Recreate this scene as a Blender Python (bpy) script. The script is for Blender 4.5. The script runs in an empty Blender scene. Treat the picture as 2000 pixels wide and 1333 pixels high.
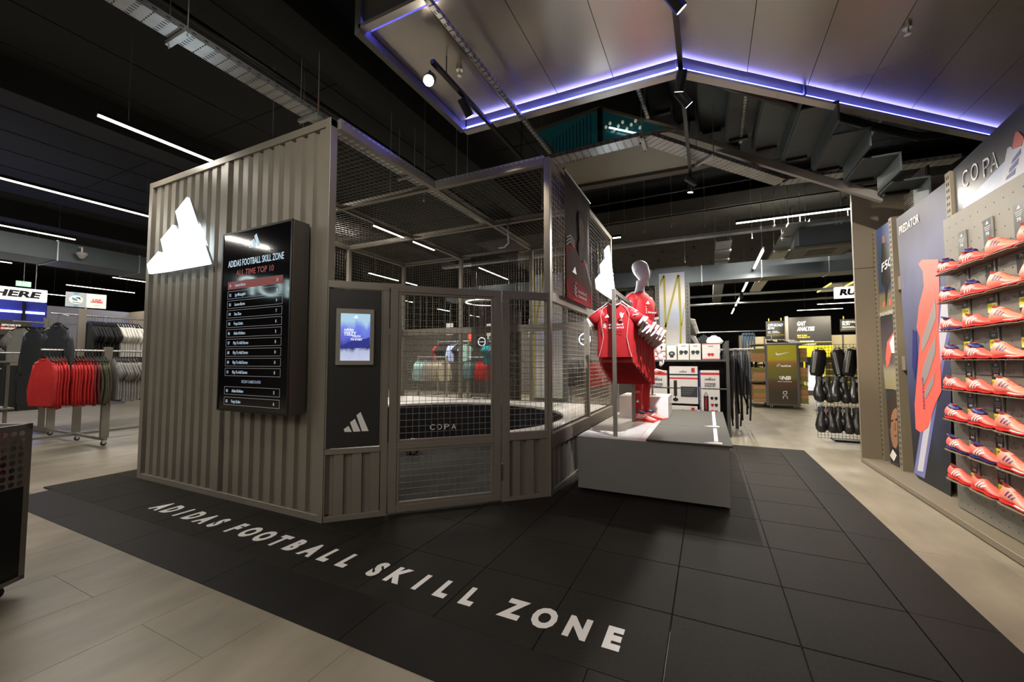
import bpy, bmesh, math, random
from mathutils import Vector, Matrix
random.seed(7)
SC = bpy.context.scene
COL = SC.collection
PI = math.pi

# ---------------------------------------------------------------- camera
PITCH = math.atan(40.0 / 794.0); YAW = math.atan(383.0 / 795.0)
cam_d = bpy.data.cameras.new('camera'); cam = bpy.data.objects.new('camera', cam_d); COL.objects.link(cam)
cam.location = (0, 0, 1.35)
cam.rotation_euler = (PI / 2 + PITCH, 0, YAW)
cam_d.sensor_fit = 'HORIZONTAL'; cam_d.sensor_width = 36.0; cam_d.lens = 36.0 * 794.0 / 2000.0
cam_d.clip_start = 0.02; cam_d.clip_end = 200
SC.camera = cam

# ---------------------------------------------------------------- world, exposure
w = bpy.data.worlds.new('world'); SC.world = w; w.use_nodes = True
w.node_tree.nodes['Background'].inputs[0].default_value = (0.62, 0.72, 1.0, 1)
w.node_tree.nodes['Background'].inputs[1].default_value = 0.02
SC.view_settings.view_transform = 'Standard'; SC.view_settings.look = 'None'
SC.view_settings.gamma = 1.0; SC.view_settings.use_curve_mapping = False
SC.view_settings.exposure = 0.0
try:
    SC.cycles.use_denoising = True
    SC.cycles.denoiser = 'OPENIMAGEDENOISE'
    SC.cycles.max_bounces = 6; SC.cycles.diffuse_bounces = 3; SC.cycles.glossy_bounces = 3
    SC.cycles.transparent_max_bounces = 12
    SC.cycles.sample_clamp_indirect = 4.0
except Exception:
    pass

WARM = (1.0, 0.86, 0.66)
NEUT = (1.0, 0.93, 0.83)
COOL = (0.78, 0.88, 1.0)

def area_light(name, loc, sx, sy, power, color=WARM, rot=(0, 0, 0), spread=None):
    d = bpy.data.lights.new(name, 'AREA'); d.shape = 'RECTANGLE'; d.size = sx; d.size_y = sy
    d.energy = power; d.color = color
    if spread: d.spread = spread
    o = bpy.data.objects.new(name, d); COL.objects.link(o); o.location = loc; o.rotation_euler = rot
    return o

def spot_light(name, loc, target, power, angle=50, color=WARM, blend=0.6, radius=0.03):
    d = bpy.data.lights.new(name, 'SPOT'); d.energy = power; d.color = color
    d.spot_size = math.radians(angle); d.spot_blend = blend; d.shadow_soft_size = radius
    o = bpy.data.objects.new(name, d); COL.objects.link(o); o.location = loc
    v = Vector(target) - Vector(loc); o.rotation_euler = v.to_track_quat('-Z', 'Y').to_euler()
    return o

# strips: (x, y0, y1, z) along Y ; lights sit directly beneath the tube they belong to
STRIPS_Y = [(-5.60, 1.80, 4.6, 3.9), (-8.75, -1.2, 3.75, 3.9), (-11.8, -1.0, 3.58, 3.9), (-16.1, 1.6, 3.75, 3.9), (-16.1, 5.7, 7.6, 3.9),
            (-19.05, 5.6, 7.4, 3.9), (-22.3, 6.0, 7.5, 3.9)]
for i, (x, y0, y1, z) in enumerate(STRIPS_Y):
    area_light('strip_light', (x, (y0 + y1) / 2, z - 0.035), 0.05, y1 - y0, 34 * (y1 - y0), NEUT)
# lamps of the shop behind and beside the camera, in the same rows as those in view
for x, y0, y1 in [(-8.75, -6.5, -2.5), (-5.6, -5.5, -1.2), (-2.6, -6.5, -2.0), (0.8, -6.5, -2.5)]:
    area_light('strip_light', (x, (y0 + y1) / 2, 3.865), 0.05, y1 - y0, (36 if x > -3 else 20) * (y1 - y0), NEUT)

# ---------------------------------------------------------------- materials
MATS = {}
def mat(name, color, rough=0.6, metal=0.0, emit=None, estr=0.0, noise=0.0, nscale=8.0, bump=0.0, bscale=60.0, coat=0.0, alpha=1.0, rnd=0.0, stretch=(1, 1, 1), spec=0.5, trans=0.0, speck=0.0, speck_col=(0.3, 0.28, 0.24), world=False):
    if name in MATS: return MATS[name]
    m = bpy.data.materials.new(name); m.use_nodes = True; nt = m.node_tree; N = nt.nodes; L = nt.links
    b = N['Principled BSDF']
    c4 = (color[0], color[1], color[2], 1)
    b.inputs['Base Color'].default_value = c4
    b.inputs['Roughness'].default_value = rough; b.inputs['Metallic'].default_value = metal
    b.inputs['Specular IOR Level'].default_value = spec
    if coat: b.inputs['Coat Weight'].default_value = coat; b.inputs['Coat Roughness'].default_value = 0.08
    if alpha < 1: b.inputs['Alpha'].default_value = alpha
    if trans: b.inputs['Transmission Weight'].default_value = trans
    if emit is not None:
        b.inputs['Emission Color'].default_value = (emit[0], emit[1], emit[2], 1); b.inputs['Emission Strength'].default_value = estr
    src = None
    if noise or bump or speck:
        tc = N.new('ShaderNodeTexCoord'); mp = N.new('ShaderNodeMapping'); mp.inputs['Scale'].default_value = stretch
        if world:
            gp = N.new('ShaderNodeNewGeometry'); L.new(gp.outputs['Position'], mp.inputs['Vector'])
        else: L.new(tc.outputs['Object'], mp.inputs['Vector'])
    if noise or rnd:
        cur = None
        if noise:
            nz = N.new('ShaderNodeTexNoise'); nz.inputs['Scale'].default_value = nscale; nz.inputs['Detail'].default_value = 5
            L.new(mp.outputs[0], nz.inputs['Vector'])
            mr = N.new('ShaderNodeMapRange'); mr.inputs[1].default_value = 0.25; mr.inputs[2].default_value = 0.75
            mr.inputs[3].default_value = 1 - noise; mr.inputs[4].default_value = 1 + noise
            L.new(nz.outputs[0], mr.inputs[0]); cur = mr.outputs[0]
        if rnd:
            oi = N.new('ShaderNodeObjectInfo'); m2 = N.new('ShaderNodeMapRange')
            m2.inputs[3].default_value = 1 - rnd; m2.inputs[4].default_value = 1 + rnd
            L.new(oi.outputs['Random'], m2.inputs[0])
            if cur is not None:
                mm = N.new('ShaderNodeMath'); mm.operation = 'MULTIPLY'; L.new(cur, mm.inputs[0]); L.new(m2.outputs[0], mm.inputs[1]); cur = mm.outputs[0]
            else: cur = m2.outputs[0]
        vm = N.new('ShaderNodeVectorMath'); vm.operation = 'SCALE'; vm.inputs[0].default_value = color
        L.new(cur, vm.inputs['Scale']); src = vm.outputs[0]
        L.new(src, b.inputs['Base Color'])
    if speck:
        vz = N.new('ShaderNodeTexNoise'); vz.inputs['Scale'].default_value = 140; vz.inputs['Detail'].default_value = 1
        L.new(tc.outputs['Object'], vz.inputs['Vector'])
        r2 = N.new('ShaderNodeMapRange'); r2.inputs[1].default_value = 0.66 ; r2.inputs[2].default_value = 0.74; r2.inputs[4].default_value = speck
        L.new(vz.outputs[0], r2.inputs[0])
        mx = N.new('ShaderNodeMix'); mx.data_type = 'RGBA'
        L.new(r2.outputs[0], mx.inputs['Factor'])
        if src is not None: L.new(src, mx.inputs['A'])
        else: mx.inputs['A'].default_value = c4
        mx.inputs['B'].default_value = (*speck_col, 1)
        L.new(mx.outputs['Result'], b.inputs['Base Color'])
    if bump:
        nb = N.new('ShaderNodeTexNoise'); nb.inputs['Scale'].default_value = bscale; nb.inputs['Detail'].default_value = 3
        L.new(mp.outputs[0], nb.inputs['Vector'])
        bp = N.new('ShaderNodeBump'); bp.inputs['Strength'].default_value = bump; bp.inputs['Distance'].default_value = 0.01
        L.new(nb.outputs[0], bp.inputs['Height']); L.new(bp.outputs[0], b.inputs['Normal'])
    MATS[name] = m
    return m

def grad_mat(name, stops, axis='Z', rough=0.45, noise=0.0):
    """printed gradient: stops = [(pos, colour)] over the object's own generated box"""
    if name in MATS: return MATS[name]
    m = bpy.data.materials.new(name); m.use_nodes = True; nt = m.node_tree; N = nt.nodes; L = nt.links
    b = N['Principled BSDF']; b.inputs['Roughness'].default_value = rough
    tc = N.new('ShaderNodeTexCoord'); sp = N.new('ShaderNodeSeparateXYZ'); L.new(tc.outputs['Generated'], sp.inputs[0])
    cr = N.new('ShaderNodeValToRGB')
    out = sp.outputs[axis]
    if noise:
        nz = N.new('ShaderNodeTexNoise'); nz.inputs['Scale'].default_value = 2.2; L.new(tc.outputs['Generated'], nz.inputs['Vector'])
        ma = N.new('ShaderNodeMath'); ma.operation = 'MULTIPLY_ADD'; L.new(nz.outputs[0], ma.inputs[0]); ma.inputs[1].default_value = noise
        L.new(out, ma.inputs[2]); out = ma.outputs[0]
    L.new(out, cr.inputs[0])
    els = cr.color_ramp.elements
    while len(els) < len(stops): els.new(0.5)
    for e, (p, c) in zip(els, stops): e.position = p; e.color = (*c, 1)
    L.new(cr.outputs[0], b.inputs['Base Color'])
    MATS[name] = m
    return m

M_TAUPE = mat('taupe powder coated steel', (0.190, 0.172, 0.140), 0.42, 0.2, noise=0.06, nscale=3, bump=0.05, bscale=300)
M_TAUPE_D = mat('darker taupe steel', (0.085, 0.076, 0.062), 0.45, 0.3, noise=0.05)
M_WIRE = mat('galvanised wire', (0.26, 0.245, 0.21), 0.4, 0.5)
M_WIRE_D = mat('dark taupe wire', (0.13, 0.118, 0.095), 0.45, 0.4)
M_STEEL = mat('galvanised steel', (0.42, 0.43, 0.43), 0.38, 0.8, noise=0.18, nscale=6)
M_CHROME = mat('chrome', (0.75, 0.75, 0.75), 0.15, 1.0)
M_BLACK = mat('black plastic', (0.012, 0.012, 0.012), 0.45)
M_BLACKM = mat('black painted metal', (0.010, 0.011, 0.011), 0.35, 0.3)
M_CEIL = mat('black painted soffit', (0.0014, 0.0022, 0.0023), 0.85, noise=0.3, nscale=1.5)
M_CEILD = mat('dark concrete soffit', (0.0060, 0.0070, 0.0065), 0.85, noise=0.25, nscale=2.5)
M_DUCT = mat('grey sheet metal duct', (0.085, 0.105, 0.115), 0.45, 0.4, noise=0.12, nscale=2)
M_WHITE = mat('white print', (0.80, 0.79, 0.76), 0.5)
M_WHITE_P = mat('white laminate', (0.78, 0.76, 0.72), 0.22, coat=0.3)
M_RUB = mat('black rubber tile', (0.0120, 0.0104, 0.0066), 0.7, noise=0.22, nscale=1.6, world=True, bump=0.25, bscale=220, rnd=0.05, spec=0.2, speck=0.45, speck_col=(0.10, 0.09, 0.075))
M_RAMP = mat('rubber edge ramp', (0.0080, 0.0068, 0.0050), 0.6, noise=0.25, nscale=1.5, world=True, rnd=0.12, spec=0.2, bump=0.08, bscale=60)
M_FLOOR = mat('stone look vinyl', (0.250, 0.222, 0.168), 0.38, noise=0.24, nscale=2.4, world=True, rnd=0.02, bump=0.03, bscale=30, stretch=(2.0, 0.8, 1))
M_JOINT = mat('dark floor joint', (0.19, 0.168, 0.125), 0.6)
M_PLATF = mat('grey laminate plinth', (0.175, 0.170, 0.155), 0.32, noise=0.03)
M_SHELF = mat('greige powder coated shelving', (0.185, 0.158, 0.112), 0.5, noise=0.04, nscale=2)
M_PEG = mat('grey pegboard', (0.175, 0.165, 0.140), 0.5, noise=0.03)
M_HOLE = mat('dark hole', (0.004, 0.004, 0.004), 0.9)
M_LED = mat('white led diffuser', (1, 1, 1), 0.5, emit=(1.0, 0.88, 0.72), estr=7.0)
M_LEDP = mat('violet led tape', (0.6, 0.6, 1), 0.5, emit=(0.10, 0.11, 1.0), estr=34.0)
M_LEDPW = mat('pale violet led tape', (0.8, 0.8, 1), 0.5, emit=(0.55, 0.55, 1.0), estr=7.0)
M_LOGOSIDE = mat('bright backlit acrylic', (1, 1, 1), 0.4, emit=(0.80, 0.93, 1.0), estr=6.0)
M_LOGOLIT = mat('backlit white acrylic', (1, 1, 1), 0.4, emit=(0.80, 0.93, 1.0), estr=2.2)
M_SIGNLIT = mat('lit sign face', (1, 1, 1), 0.4, emit=(0.97, 1.0, 0.97), estr=1.6)
M_RED = mat('red jersey', (0.40, 0.003, 0.006), 0.62, noise=0.12, nscale=14, bump=0.1, bscale=25)
M_REDD = mat('dark red jersey', (0.13, 0.004, 0.006), 0.7, noise=0.1, bump=0.1, bscale=25)
M_REDT = mat('red training top', (0.36, 0.004, 0.004), 0.7, noise=0.15, nscale=14, bump=0.15, bscale=18)
M_OLIVE = mat('olive cotton', (0.055, 0.048, 0.026), 0.8, noise=0.15, bump=0.15, bscale=18)
M_GREY = mat('grey marl cotton', (0.20, 0.195, 0.185), 0.8, noise=0.15, bump=0.15, bscale=18)
M_NAVY = mat('black navy polyester', (0.006, 0.009, 0.011), 0.6, noise=0.15, bump=0.15, bscale=18)
M_BLKC = mat('black cotton', (0.012, 0.012, 0.013), 0.8, noise=0.15, bump=0.15, bscale=18)
M_WHTC = mat('white cotton', (0.72, 0.70, 0.66), 0.8, noise=0.05, bump=0.15, bscale=18)
M_BLUE = mat('royal blue cotton', (0.02, 0.05, 0.35), 0.7, bump=0.15, bscale=18)
M_CORAL = mat('coral synthetic upper', (0.88, 0.135, 0.105), 0.42, noise=0.10, nscale=20)
M_CORALP = mat('pale coral upper', (0.92, 0.27, 0.20), 0.42, noise=0.10, nscale=20)
M_SOLE = mat('coral red stud plate', (0.75, 0.03, 0.03), 0.35)
M_BNAVY = mat('navy boot trim', (0.018, 0.022, 0.16), 0.45)
M_TAGB = mat('black price ticket', (0.012, 0.012, 0.012), 0.3)
M_TAGY = mat('yellow ticket strip', (0.62, 0.55, 0.02), 0.5)
M_YEL = mat('yellow paint', (0.62, 0.50, 0.01), 0.5)
M_CARD = mat('kraft card', (0.30, 0.15, 0.055), 0.7, rnd=0.2)
M_CARDO = mat('olive shoe box', (0.16, 0.14, 0.02), 0.6, rnd=0.2)
M_SCREEN = mat('black display glass', (0.003, 0.003, 0.004), 0.06, coat=0.6, spec=0.6)
M_DKPANEL = mat('charcoal panel', (0.016, 0.016, 0.016), 0.4, noise=0.08, bump=0.03, bscale=200)
M_SKIN = mat('printed skin tone', (0.30, 0.15, 0.08), 0.5)
M_MANN = mat('grey white mannequin', (0.64, 0.63, 0.62), 0.42)

# ---------------------------------------------------------------- mesh helpers
def frame(o, u, v):
    u = Vector(u).normalized(); v = Vector(v).normalized(); n = u.cross(v)
    return Matrix(((u.x, v.x, n.x, o[0]), (u.y, v.y, n.y, o[1]), (u.z, v.z, n.z, o[2]), (0, 0, 0, 1)))
def T(x, y, z): return Matrix.Translation((x, y, z))
def RZ(a): return Matrix.Rotation(a, 4, 'Z')
def RX(a): return Matrix.Rotation(a, 4, 'X')
def RY(a): return Matrix.Rotation(a, 4, 'Y')
def SCL(x, y, z): return Matrix.Diagonal((x, y, z, 1))
I4 = Matrix.Identity(4)

class MB:
    def __init__(s, M=None):
        s.v = []; s.f = []; s.M = M or I4; s.mi = []; s.cur = 0
    def add(s, vs, fs, M=None):
        n = len(s.v); Mx = s.M @ M if M is not None else s.M
        s.v += [tuple(Mx @ Vector(p)) for p in vs]
        s.f += [tuple(i + n for i in f) for f in fs]; s.mi += [s.cur] * len(fs)
        return s
    def box(s, x0, x1, y0, y1, z0, z1, M=None):
        return s.add([(x0, y0, z0), (x1, y0, z0), (x1, y1, z0), (x0, y1, z0), (x0, y0, z1), (x1, y0, z1), (x1, y1, z1), (x0, y1, z1)],
                     [(3, 2, 1, 0), (4, 5, 6, 7), (0, 1, 5, 4), (1, 2, 6, 5), (2, 3, 7, 6), (3, 0, 4, 7)], M)
    def cbox(s, x0, x1, y0, y1, z0, z1, c=0.004, M=None):
        """box with its four long (z) edges and top edge chamfered"""
        pts = [(x0 + c, y0), (x1 - c, y0), (x1, y0 + c), (x1, y1 - c), (x1 - c, y1), (x0 + c, y1), (x0, y1 - c), (x0, y0 + c)]
        ins = [(x0 + 2 * c, y0 + c), (x1 - 2 * c, y0 + c), (x1 - c, y0 + 2 * c), (x1 - c, y1 - 2 * c), (x1 - 2 * c, y1 - c), (x0 + 2 * c, y1 - c), (x0 + c, y1 - 2 * c), (x0 + c, y0 + 2 * c)]
        vs = [(x, y, z0) for x, y in pts] + [(x, y, z1 - c) for x, y in pts] + [(x, y, z1) for x, y in ins]
        fs = [tuple(range(7, -1, -1)), tuple(range(16, 24))]
        for i in range(8):
            j = (i + 1) % 8
            fs += [(i, j, 8 + j, 8 + i), (8 + i, 8 + j, 16 + j, 16 + i)]
        return s.add(vs, fs, M)
    def prism(s, poly, z0, z1, M=None):
        n = len(poly); A = sum(poly[i][0] * poly[(i + 1) % n][1] - poly[(i + 1) % n][0] * poly[i][1] for i in range(n))
        if A < 0: poly = poly[::-1]
        vs = [(x, y, z0) for x, y in poly] + [(x, y, z1) for x, y in poly]
        fs = [tuple(range(n - 1, -1, -1)), tuple(range(n, 2 * n))] + [(i, (i + 1) % n, n + (i + 1) % n, n + i) for i in range(n)]
        return s.add(vs, fs, M)
    def tube(s, pts, r, n=6, M=None, caps=True, closed=False):
        pts = [Vector(p) for p in pts]; k = len(pts)
        rs = r if isinstance(r, (list, tuple)) else [r] * k
        vs = []; fs = []; up = None
        for i, p in enumerate(pts):
            a = pts[i - 1] if (i > 0 or closed) else p; b = pts[(i + 1) % k] if (i < k - 1 or closed) else p
            d = (b - a).normalized()
            if up is None:
                up = Vector((0, 0, 1)) if abs(d.z) < 0.9 else Vector((1, 0, 0))
            x = d.cross(up)
            if x.length < 1e-4: x = d.cross(Vector((0, 1, 0)))
            x.normalize(); y = x.cross(d).normalized(); up = y
            for j in range(n):
                t = 2 * PI * j / n + (PI / 4 if n == 4 else 0)
                vs.append(tuple(p + (x * math.cos(t) + y * math.sin(t)) * rs[i]))
        for i in range(k if closed else k - 1):
            i2 = (i + 1) % k
            for j in range(n):
                j2 = (j + 1) % n
                fs.append((i * n + j2, i * n + j, i2 * n + j, i2 * n + j2))
        if caps and not closed:
            fs += [tuple(range(n)), tuple((k - 1) * n + j for j in range(n - 1, -1, -1))]
        return s.add(vs, fs, M)
    def cyl(s, p, q, r, n=12, M=None): return s.tube([p, q], r, n, M)
    def rings(s, rs, M=None, cap0=True, cap1=True):
        """rings: list of lists of 3d points, same count"""
        n = len(rs[0]); vs = [p for r in rs for p in r]; fs = []
        for i in range(len(rs) - 1):
            for j in range(n):
                j2 = (j + 1) % n
                fs.append((i * n + j, i * n + j2, (i + 1) * n + j2, (i + 1) * n + j))
        if cap0: fs.append(tuple(range(n - 1, -1, -1)))
        if cap1: fs.append(tuple((len(rs) - 1) * n + j for j in range(n)))
        return s.add(vs, fs, M)
    def ell(s, secs, n=16, M=None, cap=True):
        """secs: (cx,cy,z,rx,ry)"""
        return s.rings([[(cx + rx * math.cos(2 * PI * j / n), cy + ry * math.sin(2 * PI * j / n), z) for j in range(n)] for cx, cy, z, rx, ry in secs], M, cap, cap)
    def build(s, name, m, parent=None, smooth=False, loc=None, fix=False):
        me = bpy.data.meshes.new(name); me.from_pydata(s.v, [], s.f)
        for x in (m if isinstance(m, (list, tuple)) else [m]): me.materials.append(x)
        if isinstance(m, (list, tuple)): me.polygons.foreach_set('material_index', s.mi)
        if fix:
            bm = bmesh.new(); bm.from_mesh(me); bmesh.ops.recalc_face_normals(bm, faces=bm.faces); bm.to_mesh(me); bm.free()
        if smooth: me.polygons.foreach_set('use_smooth', [True] * len(me.polygons))
        me.update()
        o = bpy.data.objects.new(name, me); COL.objects.link(o)
        if parent is not None: o.parent = parent
        if loc is not None: o.location = loc
        return o

def halves(mb, name, m, parent, **kw):
    n = len(mb.v) // 2; k = len(mb.f) // 2
    for i in (0, 1):
        h = MB(); h.v = mb.v[i * n:(i + 1) * n]; h.f = [tuple(a - i * n for a in f) for f in mb.f[i * k:(i + 1) * k]]; h.build(name, m, parent, **kw)

def tag(o, label=None, cat=None, group=None, kind=None):
    if label: o['label'] = label
    if cat: o['category'] = cat
    if group: o['group'] = group
    if kind: o['kind'] = kind
    return o
def thing(name, label, cat, loc=(0, 0, 0), rz=0.0, group=None):
    o = bpy.data.objects.new(name, None); COL.objects.link(o); o.location = loc; o.rotation_euler = (0, 0, rz)
    o.empty_display_size = 0.1
    return tag(o, label, cat, group)
def dup(root, loc=None, rz=None, label=None, scale=None, group=None):
    r = root.copy(); COL.objects.link(r)
    if loc is not None: r.location = loc
    if rz is not None: r.rotation_euler = (0, 0, rz)
    if scale is not None: r.scale = scale
    if label: r['label'] = label
    if group: r['group'] = group
    for ch in list(root.children):
        c = ch.copy(); COL.objects.link(c); c.parent = r
        for g in list(ch.children):
            d = g.copy(); COL.objects.link(d); d.parent = c
    return r
_tc = {}
def text_geo(s, bold=0.0, spacing=1.0, res=3):
    key = (s, bold, spacing)
    if key in _tc: return _tc[key]
    c = bpy.data.curves.new('t', 'FONT'); c.body = s; c.size = 1.0; c.offset = bold; c.space_character = spacing; c.resolution_u = res
    c.fill_mode = 'BOTH'; c.extrude = 0.0
    o = bpy.data.objects.new('t', c); COL.objects.link(o)
    dg = bpy.context.evaluated_depsgraph_get(); me = bpy.data.meshes.new_from_object(o.evaluated_get(dg))
    vs = [tuple(v.co) for v in me.vertices]; fs = [tuple(p.vertices) for p in me.polygons]
    bpy.data.objects.remove(o); bpy.data.curves.remove(c); bpy.data.meshes.remove(me)
    x0 = min(v[0] for v in vs); x1 = max(v[0] for v in vs)
    _tc[key] = ([(v[0] - x0, v[1], v[2]) for v in vs], fs, x1 - x0)
    return _tc[key]
def text(s, F, h, m, parent, width=None, bold=0.0, spacing=1.0, align='L', slant=0.0, name='lettering', xs=1.0, kind=None, lift=0.0015):
    """F: frame at the baseline's start (or middle for C, end for R); h: capital height; width: fitted width"""
    vs, fs, w = text_geo(s, bold, spacing)
    k = h / 0.729
    kx = (width / w) if width else k * xs
    W = w * kx
    off = {'L': 0, 'C': -W / 2, 'R': -W}[align]
    b = MB(F); b.add([(x * kx + off + slant * y * k, y * k, lift) for x, y, z in vs], fs)
    o = b.build(name, m, parent)
    if kind: o['kind'] = kind
    return o
BAR1 = [(0.000, 0.16), (0.20, 0.315), (0.352, 0.0), (0.04, 0.013)]
BAR2 = [(0.216, 0.487), (0.424, 0.658), (0.688, 0.0), (0.370, 0.0)]
BAR3 = [(0.440, 0.842), (0.624, 1.0), (1.0, 0.0), (0.698, 0.0)]
def mark(F, wd, ht, m, parent, depth=0.002, name='three_bar_emblem', gap=0.03, one=True):
    out = []
    b = MB(F)
    for p in (BAR1, BAR2, BAR3):
        q = [(x * wd, y * ht) for x, y in p]
        cx = sum(a[0] for a in q) / 4; cy = sum(a[1] for a in q) / 4
        q = [(cx + (x - cx) * (1 - gap), y) for x, y in q]
        if not one:
            out.append(MB(F).prism(q, 0, depth).build(name, m, parent))
        else: b.prism(q, 0, depth)
    if one: return b.build(name, m, parent)
    return out
def mesh_panel(F, w, h, pitch, r, m, parent, name='wire_mesh', pitch2=None):
    """welded wire panel in the frame's XY plane, from 0,0 to w,h"""
    b = MB(F); nx = max(1, round(w / pitch)); ny = max(1, round(h / (pitch2 or pitch)))
    for i in range(nx + 1):
        x = w * i / nx; b.add([(x - r, 0, -r), (x + r, 0, -r), (x, 0, r), (x - r, h, -r), (x + r, h, -r), (x, h, r)], [(0, 1, 4, 3), (1, 2, 5, 4), (2, 0, 3, 5)])
    for i in range(ny + 1):
        y = h * i / ny; z = 2 * r; b.add([(0, y - r, -r + z), (0, y + r, -r + z), (0, y, r + z), (w, y - r, -r + z), (w, y + r, -r + z), (w, y, r + z)], [(0, 1, 4, 3), (1, 2, 5, 4), (2, 0, 3, 5)])
    return b.build(name, m, parent)

# ================================================================ SETTING
def struct(o): o['kind'] = 'structure'; return o
fl = struct(MB().box(-27, 11, -8, 27, -0.12, -0.0045).build('floor', M_JOINT))
def tile(w, l, h=0.0042, c=0.0012, z0=-0.0042):
    return MB().cbox(0, w, 0, l, z0, z0 + h, c)
fl_me = tile(0.5488, 1.1188).build('tile', M_FLOOR, fl); n_t = 0
def ftile(x, y):
    global n_t
    o = fl_me if n_t == 0 else fl_me.copy()
    if n_t: COL.objects.link(o)
    o.location = (x + 0.0006, y + 0.0006, 0); n_t += 1
def hidden(x, y):
    return (-5.95 < x < 0.4 and 1.9 < y < 6.3)
for i in range(-22, 6):
    for j in range(-1, 11):
        x = i * 0.55 + 0.1; y = j * 1.12 + (0.0 if i % 2 else 0.56)
        if hidden(x, y) and hidden(x + 0.55, y + 1.1): continue
        if x < -6.5 and (y > 5.0 or y < 0.9): continue
        if x > -6.5 and x < -4.2 and y > 7: continue
        if x > 1.8 and y < 6.9: continue
        if x > -4.0 and y < -0.3: continue
        ftile(x, y)
far = MB()
far.box(-26.9, -12.002, -7.9, 26.9, -0.0042, 0); far.box(-12, -6.4, -7.9, 0.55, -0.0042, -0.0002)
far.box(-12, -6.5, 6.15, 26.9, -0.0042, -0.0004); far.box(-6.5, 3.4, 12.4, 26.9, -0.0042, -0.0004); far.box(3.4, 10.9, -7.9, 26.9, -0.0042, -0.0004)
far.box(-6.4, 3.4, -7.9, -1.2, -0.0042, -0.0004); far.box(-6.4, -3.5, 7.3, 12.4, -0.0043, -0.0006)
far.box(-6.4, -3.5, -1.3, 0.2, -0.0043, -0.0006)
o = far.build('vinyl_field', M_FLOOR, fl); o['kind'] = 'stuff'

# room shell
struct(MB().box(-27, 11, -8, 27, 4.95, 5.2).build('ceiling', M_CEIL))
struct(MB().box(-27, 11, 26.8, 27, 0, 4.95).build('wall_back', M_CEIL))
struct(MB().box(-27, -26.8, -8, 27, 0, 4.95).build('wall_left', M_CEIL))
struct(MB().box(10.8, 11, -8, 27, 0, 4.95).build('wall_right', M_CEIL))
struct(MB().box(-27, 11, -8, -7.8, 0, 4.95).build('wall_front', mat('greige paint', (0.20, 0.18, 0.15), 0.8)))
cb = MB()
for x in (-20.0, -14.2, -7.6, -3.55, 6.5): cb.box(x - 0.22, x + 0.22, -7.8, 26.8, 4.55, 4.949)
tag(struct(cb.build('ceiling_beam', M_CEILD)))
sl = MB()
for i in range(40):
    x = -26 + i * 0.9; sl.box(x, x + 0.012, -7.8, 26.8, 4.942, 4.9495)
for j in range(12):
    y = -6 + j * 2.4; sl.box(-26.8, 10.8, y, y + 0.012, 4.941, 4.9493)
struct(sl.build('ceiling_seam', mat('ceiling seam', (0.0015, 0.0015, 0.0015), 0.9)))
# lower concrete soffit over the far half of the shop, with its hangers' pockets
struct(MB().box(-5.2, 8, 8.6, 14.0, 4.3, 4.55).build('ceiling_slab', mat('concrete soffit', (0.045, 0.042, 0.034), 0.85, noise=0.3, nscale=3)))
pk = MB()
for i in range(26):
    x = -4.4 + (i * 1.37) % 9.0; y = 8.8 + (i * 0.83) % 4.9
    pk.box(x, x + 0.05, y, y + 0.22, 4.292, 4.302)
struct(pk.build('ceiling_pocket', M_HOLE))

# ---- rubber mat of separate tiles
rm = thing('rubber_mat', 'black speckled rubber tile mat with sloping edges under and around the cage', 'mat')
P = 0.565; proto = tile(P - 0.004, P - 0.004, 0.0145, 0.0025, 0.0).build('tile', M_RUB, rm); k = 0
def interior(x, y): return (-5.9 < x and x + P < -1.5 and y > 2.5 and (y > 3.9 or x < -3.3))
for i in range(1, 14):
    for j in range(0, 10):
        x = 0.93 - i * P; y = 1.80 + j * P
        if x < -6.5 or interior(x, y) : continue
        if x < -5.9 and y > 2.2 + 0.2: continue
        if y > 6.9: continue
        o = proto if k == 0 else proto.copy()
        if k: COL.objects.link(o)
        o.location = (x + 0.002, y + 0.002, 0); k += 1
def ramp(p, q, dx, dy, m0=0.0, m1=0.0):
    """wedge from inner edge p-q out by (dx,dy)"""
    (x0, y0), (x1, y1) = p, q; L = math.hypot(x1 - x0, y1 - y0); ux, uy = (x1 - x0) / L, (y1 - y0) / L
    a = (x0 + ux * 0.002, y0 + uy * 0.002); b = (x1 - ux * 0.002, y1 - uy * 0.002)
    c = (b[0] + dx + ux * m1, b[1] + dy + uy * m1); d = (a[0] + dx - ux * m0, a[1] + dy - uy * m0)
    vs = [(*a, 0), (*b, 0), (*c, 0), (*d, 0), (*a, 0.0155), (*b, 0.0155), (*c, 0.003), (*d, 0.003)]
    return MB().add(vs, [(3, 2, 1, 0), (4, 5, 6, 7), (0, 1, 5, 4), (1, 2, 6, 5), (2, 3, 7, 6), (3, 0, 4, 7)]).build('ramp', M_RAMP, rm, fix=True)
xs = [0.93, -0.5, -1.64, -2.80, -3.94, -5.07, -6.2]
for a, b in zip(xs[:-1], xs[1:]): ramp((b, 1.797), (a, 1.797), 0, -0.33, 0, 0.35 if a == 0.93 else 0)
ys = [1.80, 2.93, 4.06, 5.19, 6.32, 7.2]
for a, b in zip(ys[:-1], ys[1:]): ramp((0.932, a), (0.932, b), 0.35, 0, 0.33 if a == 1.80 else 0, 0.35 if b == 7.2 else 0)
ramp((0.93, 7.2), (0.0, 7.2), 0, 0.35, 0.35, 0)
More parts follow.
